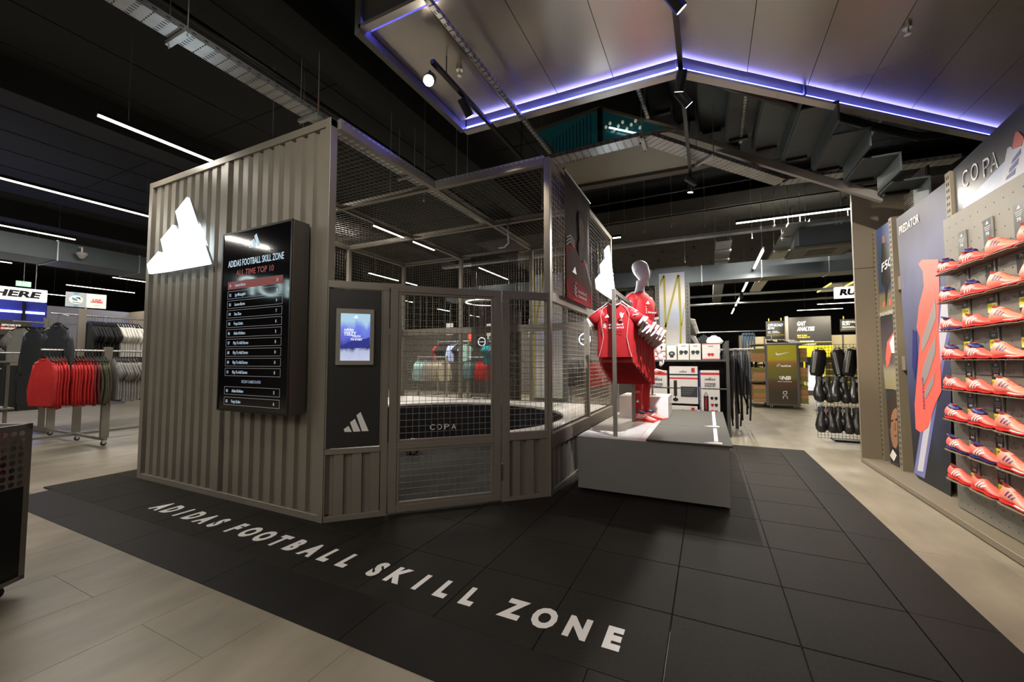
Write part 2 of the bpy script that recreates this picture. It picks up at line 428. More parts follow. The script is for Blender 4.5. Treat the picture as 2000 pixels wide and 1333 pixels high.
# painted words on the mat
FZ = 0.0150
fwd = thing('floor_lettering', 'white block capitals painted along the black rubber mat', 'lettering', (-2.5, 2.0, FZ))
def floor_word(s, x0, x1):
    # measured centres: letters are spread evenly, each a part of its own
    ws = [text_geo(c, 0.058)[2] for c in s]; k = 0.158 / 0.729 * 0.72
    n = len(s); c0 = x0 + ws[0] * k / 2; c1 = x1 - ws[-1] * k / 2
    for i, c in enumerate(s):
        cx = c0 + (c1 - c0) * i / (n - 1)
        text(c, Matrix.Translation((cx + 2.5, -0.03, 0)), 0.158, M_WHITE, fwd, width=ws[i] * k, bold=0.058, align='C', name='letter', lift=0.0008)
floor_word('ADIDAS', -4.62, -3.64); floor_word('FOOTBALL', -3.47, -2.16); floor_word('SKILL', -1.98, -1.20); floor_word('ZONE', -1.04, -0.40)

# ---- canopy of metal panels
CZ = 4.0
E1 = (-2.39, 3.70); E2 = (-0.145, 3.74); E3 = (3.6, 6.95)
cp = thing('canopy', 'flat grey metal panel canopy with violet lit edges hanging over the mat', 'canopy', (0, 0, CZ))
M_CAN = mat('brushed grey canopy panel', (0.42, 0.385, 0.33), 0.27, 0.7, noise=0.05, nscale=2)
M_LIP = mat('silver canopy edge', (0.62, 0.60, 0.58), 0.4, 0.5)
def far_y(x): return E1[1] + (x - E1[0]) * (E2[1] - E1[1]) / (E2[0] - E1[0]) if x <= E2[0] else E2[1] + (x - E2[0]) * (E3[1] - E2[1]) / (E3[0] - E2[0])
def near_y(x): return 2.34 if x < 0.5 else 2.34 - 0.0 * x
seam = [-2.39, -1.83, -1.285, -0.74, -0.145, 0.38, 0.92, 1.44, 1.98, 2.52, 3.06, 3.6]
for a, b in zip(seam[:-1], seam[1:]):
    g = 0.0025
    MB().prism([(a + g, near_y(a)), (b - g, near_y(b)), (b - g, far_y(b) - 0.02), (a + g, far_y(a) - 0.02)], 0, 0.04).build('panel', M_CAN, cp)
# lip channel: lower silver lip with the violet tape in the slot above it
def lip(p, q, out):
    p = Vector((*p, 0)); q = Vector((*q, 0)); d = (q - p).normalized(); L = (q - p).length
    F = frame(p, d, out)
    MB(F).box(-0.0, L, 0.02, 0.10, -0.10, -0.075).build('lip', M_LIP, cp)
    MB(F).box(0, L, 0.085, 0.10, -0.075, 0.16).build('edge_upstand', M_LIP, cp)
    MB(F).box(0, L, 0.058, 0.070, -0.074, -0.058).build('led_tape', M_LEDPW, cp)
    MB(F).box(0, L, 0.075, 0.084, -0.040, -0.020).build('led_tape', M_LEDP, cp)
d2 = Vector((E3[0] - E2[0], E3[1] - E2[1], 0)).normalized()
lip(E1, E2, (0, 1, 0)); lip(E2, E3, (-d2.y, d2.x, 0))
# near fascia and left return
MB().box(-2.42, 3.6, 2.28, 2.34, 0.03, 0.55).build('fascia', mat('grey canopy fascia', (0.16, 0.155, 0.145), 0.5, 0.2), cp)
MB().box(-2.42, 3.6, 2.24, 2.30, -0.03, 0.0).build('fascia_lip', M_LIP, cp)
MB().box(-2.42, 3.6, 2.305, 2.315, 0.0, 0.012).build('led_tape', M_LEDP, cp)
MB().box(-2.46, -2.40, 2.24, 3.78, -0.07, 0.55).build('side_fascia', mat('grey canopy fascia', (0.16, 0.155, 0.145)), cp)
tb = MB()
for (x, y) in [(-1.96, 2.98), (1.47, 4.12)]:
    tb.cyl((x, y, 0), (x, y, -0.03), 0.03, 10); tb.cyl((x, y, -0.03), (x, y, -0.075), 0.011, 8)
    tb.cyl((x, y, -0.075), (x, y, -0.08), 0.022, 10)
tb.build('sprinkler_head', M_CHROME, cp)

# ---- light strips
def strip(x, y0, y1, z, label, along='Y', rod=True):
    t = thing('light_strip', label, 'light', (x, y0, z), group='linear ceiling lights')
    L = y1 - y0
    F = I4 if along == 'Y' else RZ(-PI / 2)
    MB(F).box(-0.022, 0.022, 0, L, -0.010, 0.035).build('housing', M_BLACKM, t)
    MB(F).cbox(-0.02, 0.02, 0.01, L - 0.01, -0.026, -0.0102, 0.003).build('diffuser', M_LED, t)
    if rod:
        r = MB(F)
        for yy in (0.25, L - 0.25): r.cyl((0, yy, 0.035), (0, yy, 4.94 - z), 0.003, 4)
        r.build('suspension_wire', M_STEEL, t)
    return t
LB = ['bright linear light nearest the corrugated cage front, above its left half', 'long linear light reaching the left edge of the picture above the clothes rails',
      'linear light over the left clothes rails below the longest one', 'short linear light at the left edge just above the exit sign', 'linear light meeting the cage edge above the offer sign',
      'long thin linear light hanging over the offer board', 'thin linear light level with the big lit sign, far left']
for (x, y0, y1, z), lb in zip(STRIPS_Y, LB): strip(x, y0, y1, z, lb)
strip(0.51, 8.40, 10.2, 3.9, 'bright linear light running crosswise left of the tall end panel', 'X')
inner = [(-5.52, 9.39, 11.16), (-8.70, 8.6, 9.85), (-8.68, 10.08, 10.74), (-11.34, 12.6, 13.74), (-11.69, 15.9, 17.0), (-2.43, 11.7, 12.8), (-11.7, 19, 20)]
il = ['linear light seen through the upper wire mesh of the cage back', 'linear light seen low through the cage mesh, left one of a close pair', 'linear light seen low through the cage mesh, right one of a close pair',
      'linear light seen through the gate mesh near its upper left corner', 'short linear light seen through the middle of the gate mesh', 'short slanting linear light just right of the lit emblem on the cage side', 'tiny linear light seen through the gate mesh beside the cage post']
for (x, a, b), lb in zip(inner, il): strip(x, a, b, 3.9, lb)
strip(-1.72, 8.32, 8.50, 3.9, 'tiny crosswise light touching the top back corner of the cage', 'X')
strip(3.07, 18.5, 19.9, 3.3, 'thin crosswise light above the gait board', 'X'); strip(3.36, 16.8, 18.4, 3.3, 'thin crosswise light hanging below the lit running sign', 'X')
area_light('strip_light', (1.4, 8.38, 3.86), 1.75, 0.05, 130, NEUT)
for (x, a, b) in [(-5.52, 9.39, 11.16), (-2.43, 11.7, 12.8), (-8.7, 8.6, 10.7), (-11.4, 12.6, 13.7)]:
    area_light('strip_light', (x, (a + b) / 2, 3.865), 0.05, b - a, 45 * (b - a), NEUT)
area_light('strip_light', (3.8, 18.5, 3.27), 1.4, 0.05, 60, NEUT); area_light('strip_light', (4.1, 16.8, 3.27), 1.5, 0.05, 60, NEUT)
# the receding track on the right with lit sections and little spots between
tk = thing('track_light', 'suspended black track receding above the aisle with lit segments and spots', 'light', (0.90, 8.0, 3.3))
MB().box(-0.02, 0.02, 0, 11, 0.0, 0.03).build('track', M_BLACKM, tk)
for y0, y1 in [(0.21, 1.71), (3.2, 4.76), (6.27, 8.04), (8.98, 10.57)]:
    MB().cbox(-0.02, 0.02, y0, y1, -0.03, -0.001, 0.004).build('diffuser', M_LED, tk)
for y in (2.1, 2.6, 5.2, 5.5): MB().cyl((0, y, -0.01), (0.02, y + 0.05, -0.14), 0.035, 8).build('spot_head', M_BLACKM, tk)
r = MB()
for y in (0.3, 4, 8): r.cyl((0, y, 0.03), (0, y, 1.0), 0.004, 4)
r.build('suspension_wire', M_STEEL, tk)
area_light('strip_light', (0.90, 9.0, 3.26), 0.04, 1.5, 60, NEUT); area_light('strip_light', (0.90, 12.0, 3.26), 0.04, 1.6, 60, NEUT); area_light('strip_light', (0.90, 15.2, 3.26), 0.04, 1.7, 60, NEUT)

# ---- perforated cable trays
M_SLOT = mat('slot shadow', (0.015, 0.015, 0.015), 0.9)
def tray(t, p, q, wd=0.2, h=0.05, name='tray_section', slots=True, step=0.085):
    p = Vector(p); q = Vector(q); d = (q - p); L = d.length; d.normalize(); n = Vector((0, 0, 1)).cross(d).normalized()
    F = frame(p, d, n)
    b = MB(F); b.box(0, L, -wd / 2, wd / 2, 0, 0.003); b.box(0, L, -wd / 2, -wd / 2 + 0.003, 0, h); b.box(0, L, wd / 2 - 0.003, wd / 2, 0, h)
    b.build(name, M_STEEL, t)
    if slots:
        s = MB(F); k = int(L / step)
        for i in range(k):
            x = (i + 0.5) * step; nn = max(2, int(wd / 0.032))
            for j in range(nn):
                y = -wd / 2 + wd * (j + 0.5) / nn
                if i % 2: s.box(x - 0.004, x + 0.004, y - 0.009, y + 0.009, -0.0012, 0.0)
                else: s.box(x - 0.016, x + 0.016, y - 0.0035, y + 0.0035, -0.0012, 0.0)
            for y in (-wd / 2 - 0.001, wd / 2):
                s.box(x - 0.014, x + 0.014, y, y + 0.001, h * 0.4, h * 0.6)
        o = s.build('slot_rows', M_SLOT, t); o['kind'] = 'stuff'
def bracket(t, x, y, z, ax=(1, 0, 0), w=0.3, top=4.94):
    d = Vector(ax).normalized(); n = Vector((0, 0, 1)).cross(d)
    F = frame((x, y, z), d, n)
    MB(F).box(-w / 2, w / 2, -0.02, 0.02, -0.035, -0.004).build('hanger_channel', M_STEEL, t)
    r = MB(F)
    for s in (-1, 1): r.cyl((s * (w / 2 - 0.015), 0, -0.06), (s * (w / 2 - 0.015), 0, top - z), 0.005, 5)
    r.build('threaded_rod', M_STEEL, t)
t = thing('cable_tray', 'bright perforated cable tray crossing the ceiling left of the spotlight', 'cable tray')
tray(t, (-3.70, -0.4, 3.9), (-3.64, 6.5, 3.9), 0.2)
for y in (1.62, 2.78, 4.3): bracket(t, -3.68, y, 3.9)
t = thing('cable_tray', 'kinked perforated cable tray in front of the upper landing and stair', 'cable tray')
tray(t, (-1.72, 4.80, 3.9), (-0.60, 4.76, 3.9), 0.2); tray(t, (-0.60, 4.76, 3.9), (1.0, 6.80, 3.9), 0.2); tray(t, (1.0, 6.80, 3.9), (2.9, 7.0, 3.9), 0.2)
bracket(t, -0.62, 4.80, 3.9, (0, 1, 0)); bracket(t, 0.02, 5.55, 3.9, (-0.7, 0.7, 0)); bracket(t, 1.9, 6.9, 3.9, (0, 1, 0))
t = thing('cable_tray', 'long crosswise cable tray above the lit emblem and mannequin', 'cable tray')
tray(t, (-6.0, 8.45, 3.7), (3.4, 8.42, 3.7), 0.18, slots=False)
t = thing('cable_tray', 'wide perforated cable tray running away above the mannequin display', 'cable tray')
tray(t, (0.32, 8.55, 3.62), (0.34, 17.5, 3.62), 0.28, step=0.12)
for y in (9.2, 10.0): bracket(t, 0.32, y, 3.62)
t = thing('cable_tray', 'wide slanting cable tray above the receding track light', 'cable tray')
tray(t, (1.42, 8.1, 3.66), (1.45, 15.5, 3.66), 0.30, step=0.12)
for y in (8.9, 9.9): bracket(t, 1.42, y, 3.66)
t = thing('cable_tray', 'thin crosswise cable tray far back above the white tee', 'cable tray')
tray(t, (-3.2, 13.6, 3.3), (6, 13.6, 3.3), 0.12, slots=False)

# ---- ducts
def duct(name, label, x0, x1, y0, y1, z0, z1, along, n):
    t = thing(name, label, 'duct', (0, 0, 0))
    for i in range(n):
        if along == 'X':
            a = x0 + (x1 - x0) * i / n; b = x0 + (x1 - x0) * (i + 1) / n
            MB().box(a, b - 0.012, y0, y1, z0, z1).build('duct_section', M_DUCT, t); MB().box(b - 0.02, b, y0 - 0.012, y1 + 0.012, z0 - 0.012, z1 + 0.012).build('flange', M_STEEL, t)
        else:
            a = y0 + (y1 - y0) * i / n; b = y0 + (y1 - y0) * (i + 1) / n
            MB().box(x0, x1, a, b - 0.012, z0, z1).build('duct_section', M_DUCT, t); MB().box(x0 - 0.012, x1 + 0.012, b - 0.02, b, z0 - 0.012, z1 + 0.012).build('flange', M_STEEL, t)
duct('air_duct', 'long rectangular sheet metal duct crossing the whole shop behind the mannequin', -7.0, 8.0, 10.0, 10.5, 3.14, 3.5, 'X', 13)
duct('air_duct', 'dark rectangular duct over the left clothes rails with a pale underside', -11.85, -11.0, -3, 8, 3.26, 3.62, 'Y', 9)

# ---- ceiling cassette unit
ac = thing('air_conditioner', 'ceiling cassette air conditioner between the duct and the long light', 'air conditioner', (1.82, 8.75, 3.28))
MB().box(-0.36, 0.36, -0.36, 0.36, 0.05, 0.36).build('casing', M_DUCT, ac)
b = MB(); b.rings([[(x * s, y * s, z) for x, y in [(-1, -1), (1, -1), (1, 1), (-1, 1)]] for s, z in [(0.42, 0.05), (0.46, 0.02), (0.40, 0.0)]]); b.build('fascia_panel', mat('dark grey plastic', (0.06, 0.06, 0.055), 0.5), ac, fix=True)
b = MB()
for i in range(12): b.box(-0.2, 0.2, -0.2 + i * 0.034, -0.18 + i * 0.034, -0.006, 0.0)
b.build('intake_grille', M_BLACK, ac)
b = MB()
for s in (-1, 1):
    for u in (-1, 1): b.cyl((s * 0.33, u * 0.33, 0.3), (s * 0.33, u * 0.33, 1.0), 0.005, 4)
b.build('threaded_rod', M_STEEL, ac)['kind'] = 'stuff'

# ---- pipes and struts below the ceiling
def pipe(label, pts, r, m=None, name='sprinkler_pipe', cat='pipe'):
    return tag(MB().tube(pts, r, 8).build(name, m or M_BLACKM, smooth=True), label, cat)
pipe('black pipe running away over the cage roof with a curled red cable', [(-4.35, 1.0, 4.6), (-4.35, 9.5, 4.6)], 0.035)
pipe('black pipe crossing behind the landing above the cage side', [(-4.3, 5.6, 4.3), (-1.9, 5.6, 4.3)], 0.025)
pipe('thick black pipe under the canopy edge in front of the stair', [(x, y, 4.02) for x, y in [(0.011, 4.11), (0.914, 5.023), (1.716, 5.801), (2.321, 6.349), (2.643, 6.431)]], 0.045)
pipe('thin dark pipe crossing the far ceiling above the mannequin', [(-2.4, 8.3, 4.15), (3.0, 8.2, 4.15)], 0.018)
pipe('thin dark pipe crossing just below the concrete soffit', [(-3.0, 7.4, 4.25), (3.2, 7.3, 4.25)], 0.015)
pipe('pale pipe crossing far back beneath the duct', [(-2.0, 14.6, 3.2), (6.0, 14.6, 3.2)], 0.03, M_STEEL)
pipe('red cable dangling above the cage roof', [(-4.2, 3.3, 4.6), (-4.22, 3.32, 4.4), (-4.16, 3.3, 4.2), (-4.2, 3.31, 4.05)], 0.006, M_RED, 'cable', 'cable')
st = MB(); F = I4
tray_t = thing('strut_channel', 'bare strut channel running away under the canopy beside the spotlight track', 'channel')
tray(tray_t, (-1.68, 2.1, 3.82), (-1.64, 4.45, 3.82), 0.041, 0.03, 'channel', True, 0.06)
rods = MB()
for (x, y, z0, z1) in [(-4.6, 3.0, 3.46, 4.9), (-4.2, 3.1, 3.46, 4.9), (-3.6, 3.9, 3.46, 4.9), (-3.3, 4.2, 3.46, 4.9), (-2.6, 3.9, 3.46, 4.9), (-2.45, 3.9, 3.46, 4.9), (-2.0, 5.1, 3.46, 4.9),
                       (-1.0, 7.7, 3.75, 4.9), (-0.55, 7.9, 3.85, 4.9), (0.0, 8.3, 3.9, 4.9), (1.3, 8.3, 3.75, 4.6), (1.1, 8.3, 3.75, 4.6), (1.6, 8.6, 3.75, 4.6), (0.8, 8.8, 3.7, 4.6), (2.2, 9, 3.6, 4.6), (-0.4, 9.4, 3.5, 4.6)]:
    rods.cyl((x, y, z0), (x, y, z1), 0.004, 5); rods.cyl((x, y, z0 - 0.03), (x, y, z0), 0.012, 6)
o = tag(rods.build('hanger_rod', M_STEEL), 'thin steel hanger rods dropping from the dark ceiling', 'rod'); o['kind'] = 'stuff'

# ---- staircase underside and landing
stt = thing('staircase', 'underside of a dark metal staircase descending to the right beyond the canopy', 'staircase', (0, 0, 0))
M_STEP = mat('dark teal grey stair plate', (0.050, 0.066, 0.068), 0.5, 0.2, noise=0.1)
for i in range(16):
    x = -1.9 + i * 0.312; z = 5.75 - i * 0.203
    if z > 4.93 + 0.75: continue
    y0 = 3.95 if x < -0.3 else far_y(min(x, 3.4)) + 0.25
    b = MB(); b.box(x, x + 0.30, min(y0, 5.9), 6.05, z - 0.02, z); b.box(x + 0.295, x + 0.312, min(y0, 5.9), 6.05, z - 0.20, z)
    s = b.build('step', M_STEP, stt)
    MB().box(x + 0.03, x + 0.25, 6.0, 6.06, z - 0.055, z - 0.021).build('step_bracket', M_BLACKM, stt)
MB(frame((-1.42, 6.10, 5.20), (3.12, 0, -1.82), (0, 1, 0))).box(0, 3.85, 0.02, 0.09, -0.03, 0.06).build('stringer', mat('taupe stair stringer', (0.22, 0.21, 0.20), 0.45, 0.3), stt)
M_SOFF = mat('grey painted landing fascia', (0.20, 0.19, 0.155), 0.7)
struct(MB().prism([(-1.943, 5.497), (-1.823, 5.31), (-0.473, 5.26), (0.441, 6.323), (-0.196, 6.425), (-2.006, 6.353)], 4.25, 4.33).build('ceiling_soffit', M_SOFF))
struct(MB().prism([(-2.006, 6.353), (-0.196, 6.425), (0.441, 6.323), (0.473, 6.432), (-0.194, 6.568), (-2.04, 6.515)], 4.20, 4.42).build('trim_1', mat('brown slab edge', (0.05, 0.042, 0.035), 0.6)))
WY = 4.86
wn = struct(MB().tube([(x, WY, z) for x, z in [(-2.002, 4.407), (-1.147, 4.483), (-0.262, 3.991), (-0.437, 4.011), (-1.669, 4.004)]], 0.022, 4, closed=True).build('window_1', M_SHELF))
pg = mat('teal upper floor glass', (0.01, 0.05, 0.055), 0.15, emit=(0.03, 0.22, 0.24), estr=0.05)
b = MB(frame((0, WY + 0.03, 0), (1, 0, 0), (0, 0, 1))); b.prism([(-2.0, 4.415), (-1.154, 4.49), (-0.285, 4.013), (-0.44, 4.034), (-1.672, 4.033)], -0.01, 0.0); b.build('pane', pg, wn)
mu = [(-1.132, 4.467), (-1.137, 4.008), (-1.022, 4.192), (-0.693, 4.033)]
b = MB(); b.box(mu[0][0] - 0.03, mu[0][0] + 0.03, WY - 0.03, WY + 0.01, mu[1][1], mu[0][1]); b.build('mullion', M_BLACKM, wn)
b = MB()
for i in range(12): b.box(mu[1][0] - 0.62 + i * 0.045, mu[1][0] - 0.612 + i * 0.045, WY + 0.012, WY + 0.016, mu[1][1] - 0.12, mu[0][1] - 0.22 + i * 0.018)
b.build('glazing_wires', M_BLACKM, wn)
MB().cyl((mu[2][0], WY - 0.02, mu[2][1]), (mu[3][0], WY - 0.02, mu[3][1]), 0.010, 6).build('neon_line', mat('cyan neon tube', (1, 1, 1), 0.4, emit=(0.5, 0.95, 1.0), estr=4.0), wn)
b = MB()
for i in range(9): b.ell([(mu[2][0] - 0.04 + i * 0.05, WY - 0.01, mu[2][1] + 0.02 - i * 0.008 + 0.05 * math.sin(i * 2.1) + dz, rr, rr) for dz, rr in [(-0.022, 0.003), (-0.013, 0.014), (0.0, 0.018), (0.013, 0.014), (0.022, 0.004)]], 8)
b.build('globe_bulbs', mat('frosted bulb', (0.4, 0.4, 0.36), 0.3, emit=(0.6, 0.55, 0.4), estr=0.4), wn, smooth=True)

# ---- spotlights on tracks
def spot_track(x, y0, y1, z, label):
    t = thing('spotlight_track', label, 'light track', (x, y0, z))
    MB().box(-0.018, 0.018, 0, y1 - y0, 0, 0.035).build('track', M_BLACKM, t)
    b = MB()
    for y in (0.2, y1 - y0 - 0.2): b.cyl((0, y, 0.03), (0, y, 4.9 - z), 0.005, 5)
    b.build('suspension_rod', M_BLACKM, t); return t
def spot_head(x, y, z, target, label, power, angle=46, color=WARM, lit=14.0, r=0.042, L=0.16):
    t = thing('spotlight', label, 'spotlight', (x, y, z))
    d = (Vector(target) - Vector((x, y, z))).normalized()
    MB().cyl((0, 0, 0), (0, 0, -0.06), 0.010, 8).build('stem', M_BLACKM, t)
    c = Vector((0, 0, -0.075)); a = c - d * (L * 0.45); e = c + d * (L * 0.55)
    b = MB(); b.tube([a, a + d * 0.01, e], [r * 0.85, r, r], 14); b.build('lamp_body', M_BLACKM, t, smooth=False)
    MB().tube([e - d * 0.004, e + d * 0.0015], r * 0.82, 14).build('lens', mat('lamp lens %d' % int(lit), (1, 1, 1), 0.4, emit=(1, 0.86, 0.68), estr=lit), t)
    p = Vector((x, y, z)) + e + d * 0.006
    if power: spot_light('spot_light', p, target, power, angle, color)
    return t
spot_track(-1.99, 2.62, 4.6, 3.80, 'black spotlight track beside the bright flaring lamp')
spot_track(-0.155, 1.2, 5.95, 3.80, 'black spotlight track hanging from the canopy corner')
spot_head(-2.06, 2.68, 3.80, (-0.6, 0.1, 1.2), 'dazzling spotlight at the track end pointing at the viewer', 60, 80, lit=220, r=0.05)
spot_head(-1.99, 3.12, 3.80, (-1.2, 6.5, 0.5), 'black spotlight just below the dazzling one', 150, 50)
spot_head(-0.155, 2.75, 3.80, (1.9, 4.5, 1.2), 'spotlight at the top edge of the picture', 300, 66)
spot_head(-0.155, 3.60, 3.80, (-0.85, 5.2, 1.2), 'upper spotlight at the violet corner', 1000, 46, (0.95, 0.95, 1.0))
spot_head(-0.155, 3.86, 3.80, (1.95, 5.4, 1.2), 'spotlight tilted just under the violet corner', 300, 66)
spot_head(-0.155, 5.72, 3.80, (2.15, 7.0, 2.2), 'upper of two spotlights at the lower end of the hanging track', 60, 80)
spot_head(-0.155, 5.90, 3.80, (-0.6, 6.3, 0.6), 'lower of two spotlights at the end of the hanging track', 200, 60)
# washers out of frame over the shoe wall and the mat
spot_head(0.2, 2.0, 3.80, (2.0, 3.9, 1.0), 'spotlight above the near end of the boot wall', 330, 75)
spot_head(-0.6, 0.6, 3.80, (-1.6, 2.2, 0.4), 'spotlight above the floor lettering', 60, 80)
spot_head(-1.9, 0.6, 3.80, (-3.5, 2.4, 3.1), 'spotlight aimed at the corrugated front', 150, 75, (1.0, 0.93, 0.82))
# wall-mounted devices over the rails
cc = thing('security_camera', 'white dome security camera hanging in front of the left duct', 'camera', (-10.86, 3.385, 3.451))
MB().tube([(0, 0, 0), (0, 0, 0.10), (-0.14, 0, 0.12)], 0.014, 8).build('stem', M_WHITE, cc)
MB().ell([(0, 0, z, r, r) for z, r in [(0, 0.08), (-0.05, 0.08), (-0.06, 0.06), (-0.09, 0.05), (-0.115, 0.025), (-0.12, 0.003)]], 14).build('dome', mat('pale grey plastic', (0.4, 0.4, 0.4), 0.4), cc, smooth=True)
# fill lights added to brighten the running wall and far aisles, no fixtures modelled
for (x, y) in ((2.6, 19.6), (4.6, 19.6)): area_light('wall_fill_light', (x, y, 3.3), 1.4, 0.06, 75, (1.0, 0.9, 0.7), (math.radians(25), 0, 0))
area_light('aisle_fill_light', (-0.2, 15.5, 3.9), 0.05, 2.5, 140, NEUT)
area_light('aisle_fill_light', (-7.0, 12.0, 3.9), 0.05, 2.5, 260, NEUT); area_light('aisle_fill_light', (-9.5, 11.0, 3.9), 0.05, 2.5, 220, NEUT); area_light('aisle_fill_light', (-0.6, 7.4, 3.6), 0.05, 1.2, 200, NEUT)

for lb, (p, q) in (('left perforated strut hanging before the stair', [(-0.634, 4.214), (-0.592, 5.043)]), ('middle perforated strut hanging before the stair', [(0.437, 4.73), (0.458, 6.167)]), ('right perforated strut hanging before the stair', [(1.964, 6.052), (1.994, 7.719)])):
    t = thing('strut_channel', lb, 'channel'); tray(t, (p[0], p[1], 4.30), (q[0], q[1], 4.30), 0.041, 0.03, 'channel', True, 0.06)
    r = MB()
    for f in (0.3, 0.8): r.cyl((p[0] + (q[0] - p[0]) * f, p[1] + (q[1] - p[1]) * f, 4.33), (p[0] + (q[0] - p[0]) * f, p[1] + (q[1] - p[1]) * f, 4.95), 0.005, 5)
    r.build('threaded_rod', M_STEEL, t)

spot_head(-0.74, 1.45, 3.30, (-0.72, 2.95, 4.0), 'added unseen uplighter making the pale oval on the canopy left of the track', 110, 34, (0.80, 0.92, 1.0))  # invented lamp, imitates the pale oval sheen on the canopy panels
spot_head(0.45, 1.60, 3.30, (0.42, 3.05, 4.0), 'added unseen uplighter making the pale oval on the canopy right of the track', 110, 34, (0.80, 0.92, 1.0))  # second added lamp, for the right-hand oval sheen

spot_head(0.9, 2.9, 3.90, (2.15, 7.0, 2.3), 'spotlight by the canopy aimed at the tall end panel', 420, 34, (1.0, 0.88, 0.70))

# ================================================================ THE CAGE
XL, XA, XB, XR = -5.93, -4.43, -2.90, -1.43
YF, YA, YB, YK = 2.411, 3.87, 5.35, 6.84
TOP = 3.47
D0 = Vector((-2.901, 2.411, 0)); DU = Vector((1.473, 1.461, 0)).normalized(); DN = DU.cross(Vector((0, 0, 1)))
FD = frame(D0, DU, (0, 0, 1)); FF = frame((XL, YF, 0), (1, 0, 0), (0, 0, 1)); FS = frame((XR, YA, 0), (0, 1, 0), (0, 0, 1))
cage = thing('football_cage', 'taupe steel football practice cage with corrugated front and wire mesh sides and roof', 'cage', (0, 0, 0))
def corr(F, x0, x1, y0, y1, n, parent, out=-0.010, inn=-0.040, m=None):
    p = (x1 - x0) / n; prof = []
    for i in range(n):
        a = x0 + i * p
        prof += [(a + p * 0.02, inn), (a + p * 0.37, inn), (a + p * 0.43, out), (a + p * 0.95, out)]
    prof += [(x1, inn)]
    th = 0.003; vs = []; fs = []
    for x, z in prof: vs += [(x, y0, z), (x, y1, z)]
    for i in range(len(prof) - 1): fs.append((2 * i, 2 * i + 2, 2 * i + 3, 2 * i + 1))
    k = len(vs)
    vs += [(x, y, z - th) for x, y, z in vs]
    fs += [(k + a, k + d, k + c, k + b) for a, b, c, d in fs]
    return MB(F).add(vs, fs).build('corrugated_sheet', m or M_TAUPE, parent)
def bar(F, x0, x1, y0, y1, z0, z1, name='rail', parent=None, m=None, c=0.003):
    # chamfered bar: long axis chamfered through cbox in the plane
    b = MB(F); b.cbox(x0, x1, y0, y1, z0, z1, c); return b.build(name, m or M_TAUPE, parent or cage)
W = XB - XL
# front wall frame
bar(FF, 0, W, 0.0, 0.072, -0.06, 0.006, 'bottom_rail'); bar(FF, 0, W, TOP - 0.07, TOP, -0.06, 0.006, 'top_rail')
bar(FF, -0.02, 0.05, 0.0, TOP, -0.065, 0.008, 'post'); bar(FF, 1.485, 1.545, 0.0725, TOP - 0.0705, -0.055, 0.004, 'post')
bar(FF, W - 0.062, W, 0.0, TOP + 0.004, -0.065, 0.008, 'post')
corr(FF, 0.052, 1.484, 0.073, TOP - 0.072, 9, cage); corr(FF, 1.547, W - 0.064, 0.073, TOP - 0.072, 9, cage)
# notch post face and posts
def post(x, y, z0=0.0, z1=TOP, w=0.033): return MB().cbox(x - w, x + w, y - w, y + w, z0, z1, 0.003).build('post', M_TAUPE, cage)
for x, y in [(XR - 0.033, YA + 0.02), (XR - 0.033, YB), (XR - 0.033, YK), (XB, YK), (XA, YK), (XL + 0.033, YK), (XL + 0.033, YA), (XL + 0.033, YB)]: post(x, y)
# roof beams
def beam(x0, x1, y0, y1, z0=TOP - 0.07, z1=TOP): return MB().cbox(x0, x1, y0, y1, z0, z1, 0.003).build('roof_beam', M_TAUPE, cage)
h = 0.03
beam(XB - h, XB + h, YF + 0.07, YK - 0.035); beam(XA - h, XA + h, YF + 0.07, YK - 0.035)
for (a, b) in ((XL + 0.07, XA - h), (XA + h, XB - h)):
    beam(a, b, YA - h, YA + h); beam(a, b, YB - h, YB + h)
beam(XB + h, XR - 0.068, YA - h + 0.02, YA + h + 0.02); beam(XB + h, XR - 0.068, YB - h, YB + h)
beam(XL + 0.068, XR - 0.068, YK - h, YK + h)
beam(XL, XL + 0.066, YF + 0.07, YA - 0.034); beam(XL, XL + 0.066, YA + 0.034, YB - 0.034); beam(XL, XL + 0.066, YB + 0.034, YK - 0.034)
# slotted top flange along the notch
sf = MB(); sf.box(XB - 0.02, XB + 0.02, YF + 0.08, YA, TOP + 0.002, TOP + 0.03); sf.box(XB + 0.02, XR - 0.07, YA + 0.0, YA + 0.04, TOP + 0.002, TOP + 0.03)
sf.build('slotted_flange', M_STEEL, cage)
sf = MB()
for i in range(22):
    y = YF + 0.12 + i * 0.062; sf.box(XB + 0.02, XB + 0.0212, y, y + 0.026, TOP + 0.012, TOP + 0.018)
    x = XB + 0.05 + i * 0.062; sf.box(x, x + 0.026, YA - 0.0012, YA, TOP + 0.012, TOP + 0.018)
o = sf.build('slot_rows', M_SLOT, cage); o['kind'] = 'stuff'
# roof mesh
for (x0, x1) in ((XL, XA), (XA, XB), (XB, XR)):
    for (y0, y1) in ((YF, YA), (YA, YB), (YB, YK)):
        if x0 == XB and y0 == YF: continue
        mesh_panel(frame((x0 + 0.04, y0 + 0.04, TOP - 0.055), (1, 0, 0), (0, 1, 0)), x1 - x0 - 0.08, y1 - y0 - 0.08, 0.068, 0.0028, M_WIRE_D, cage)
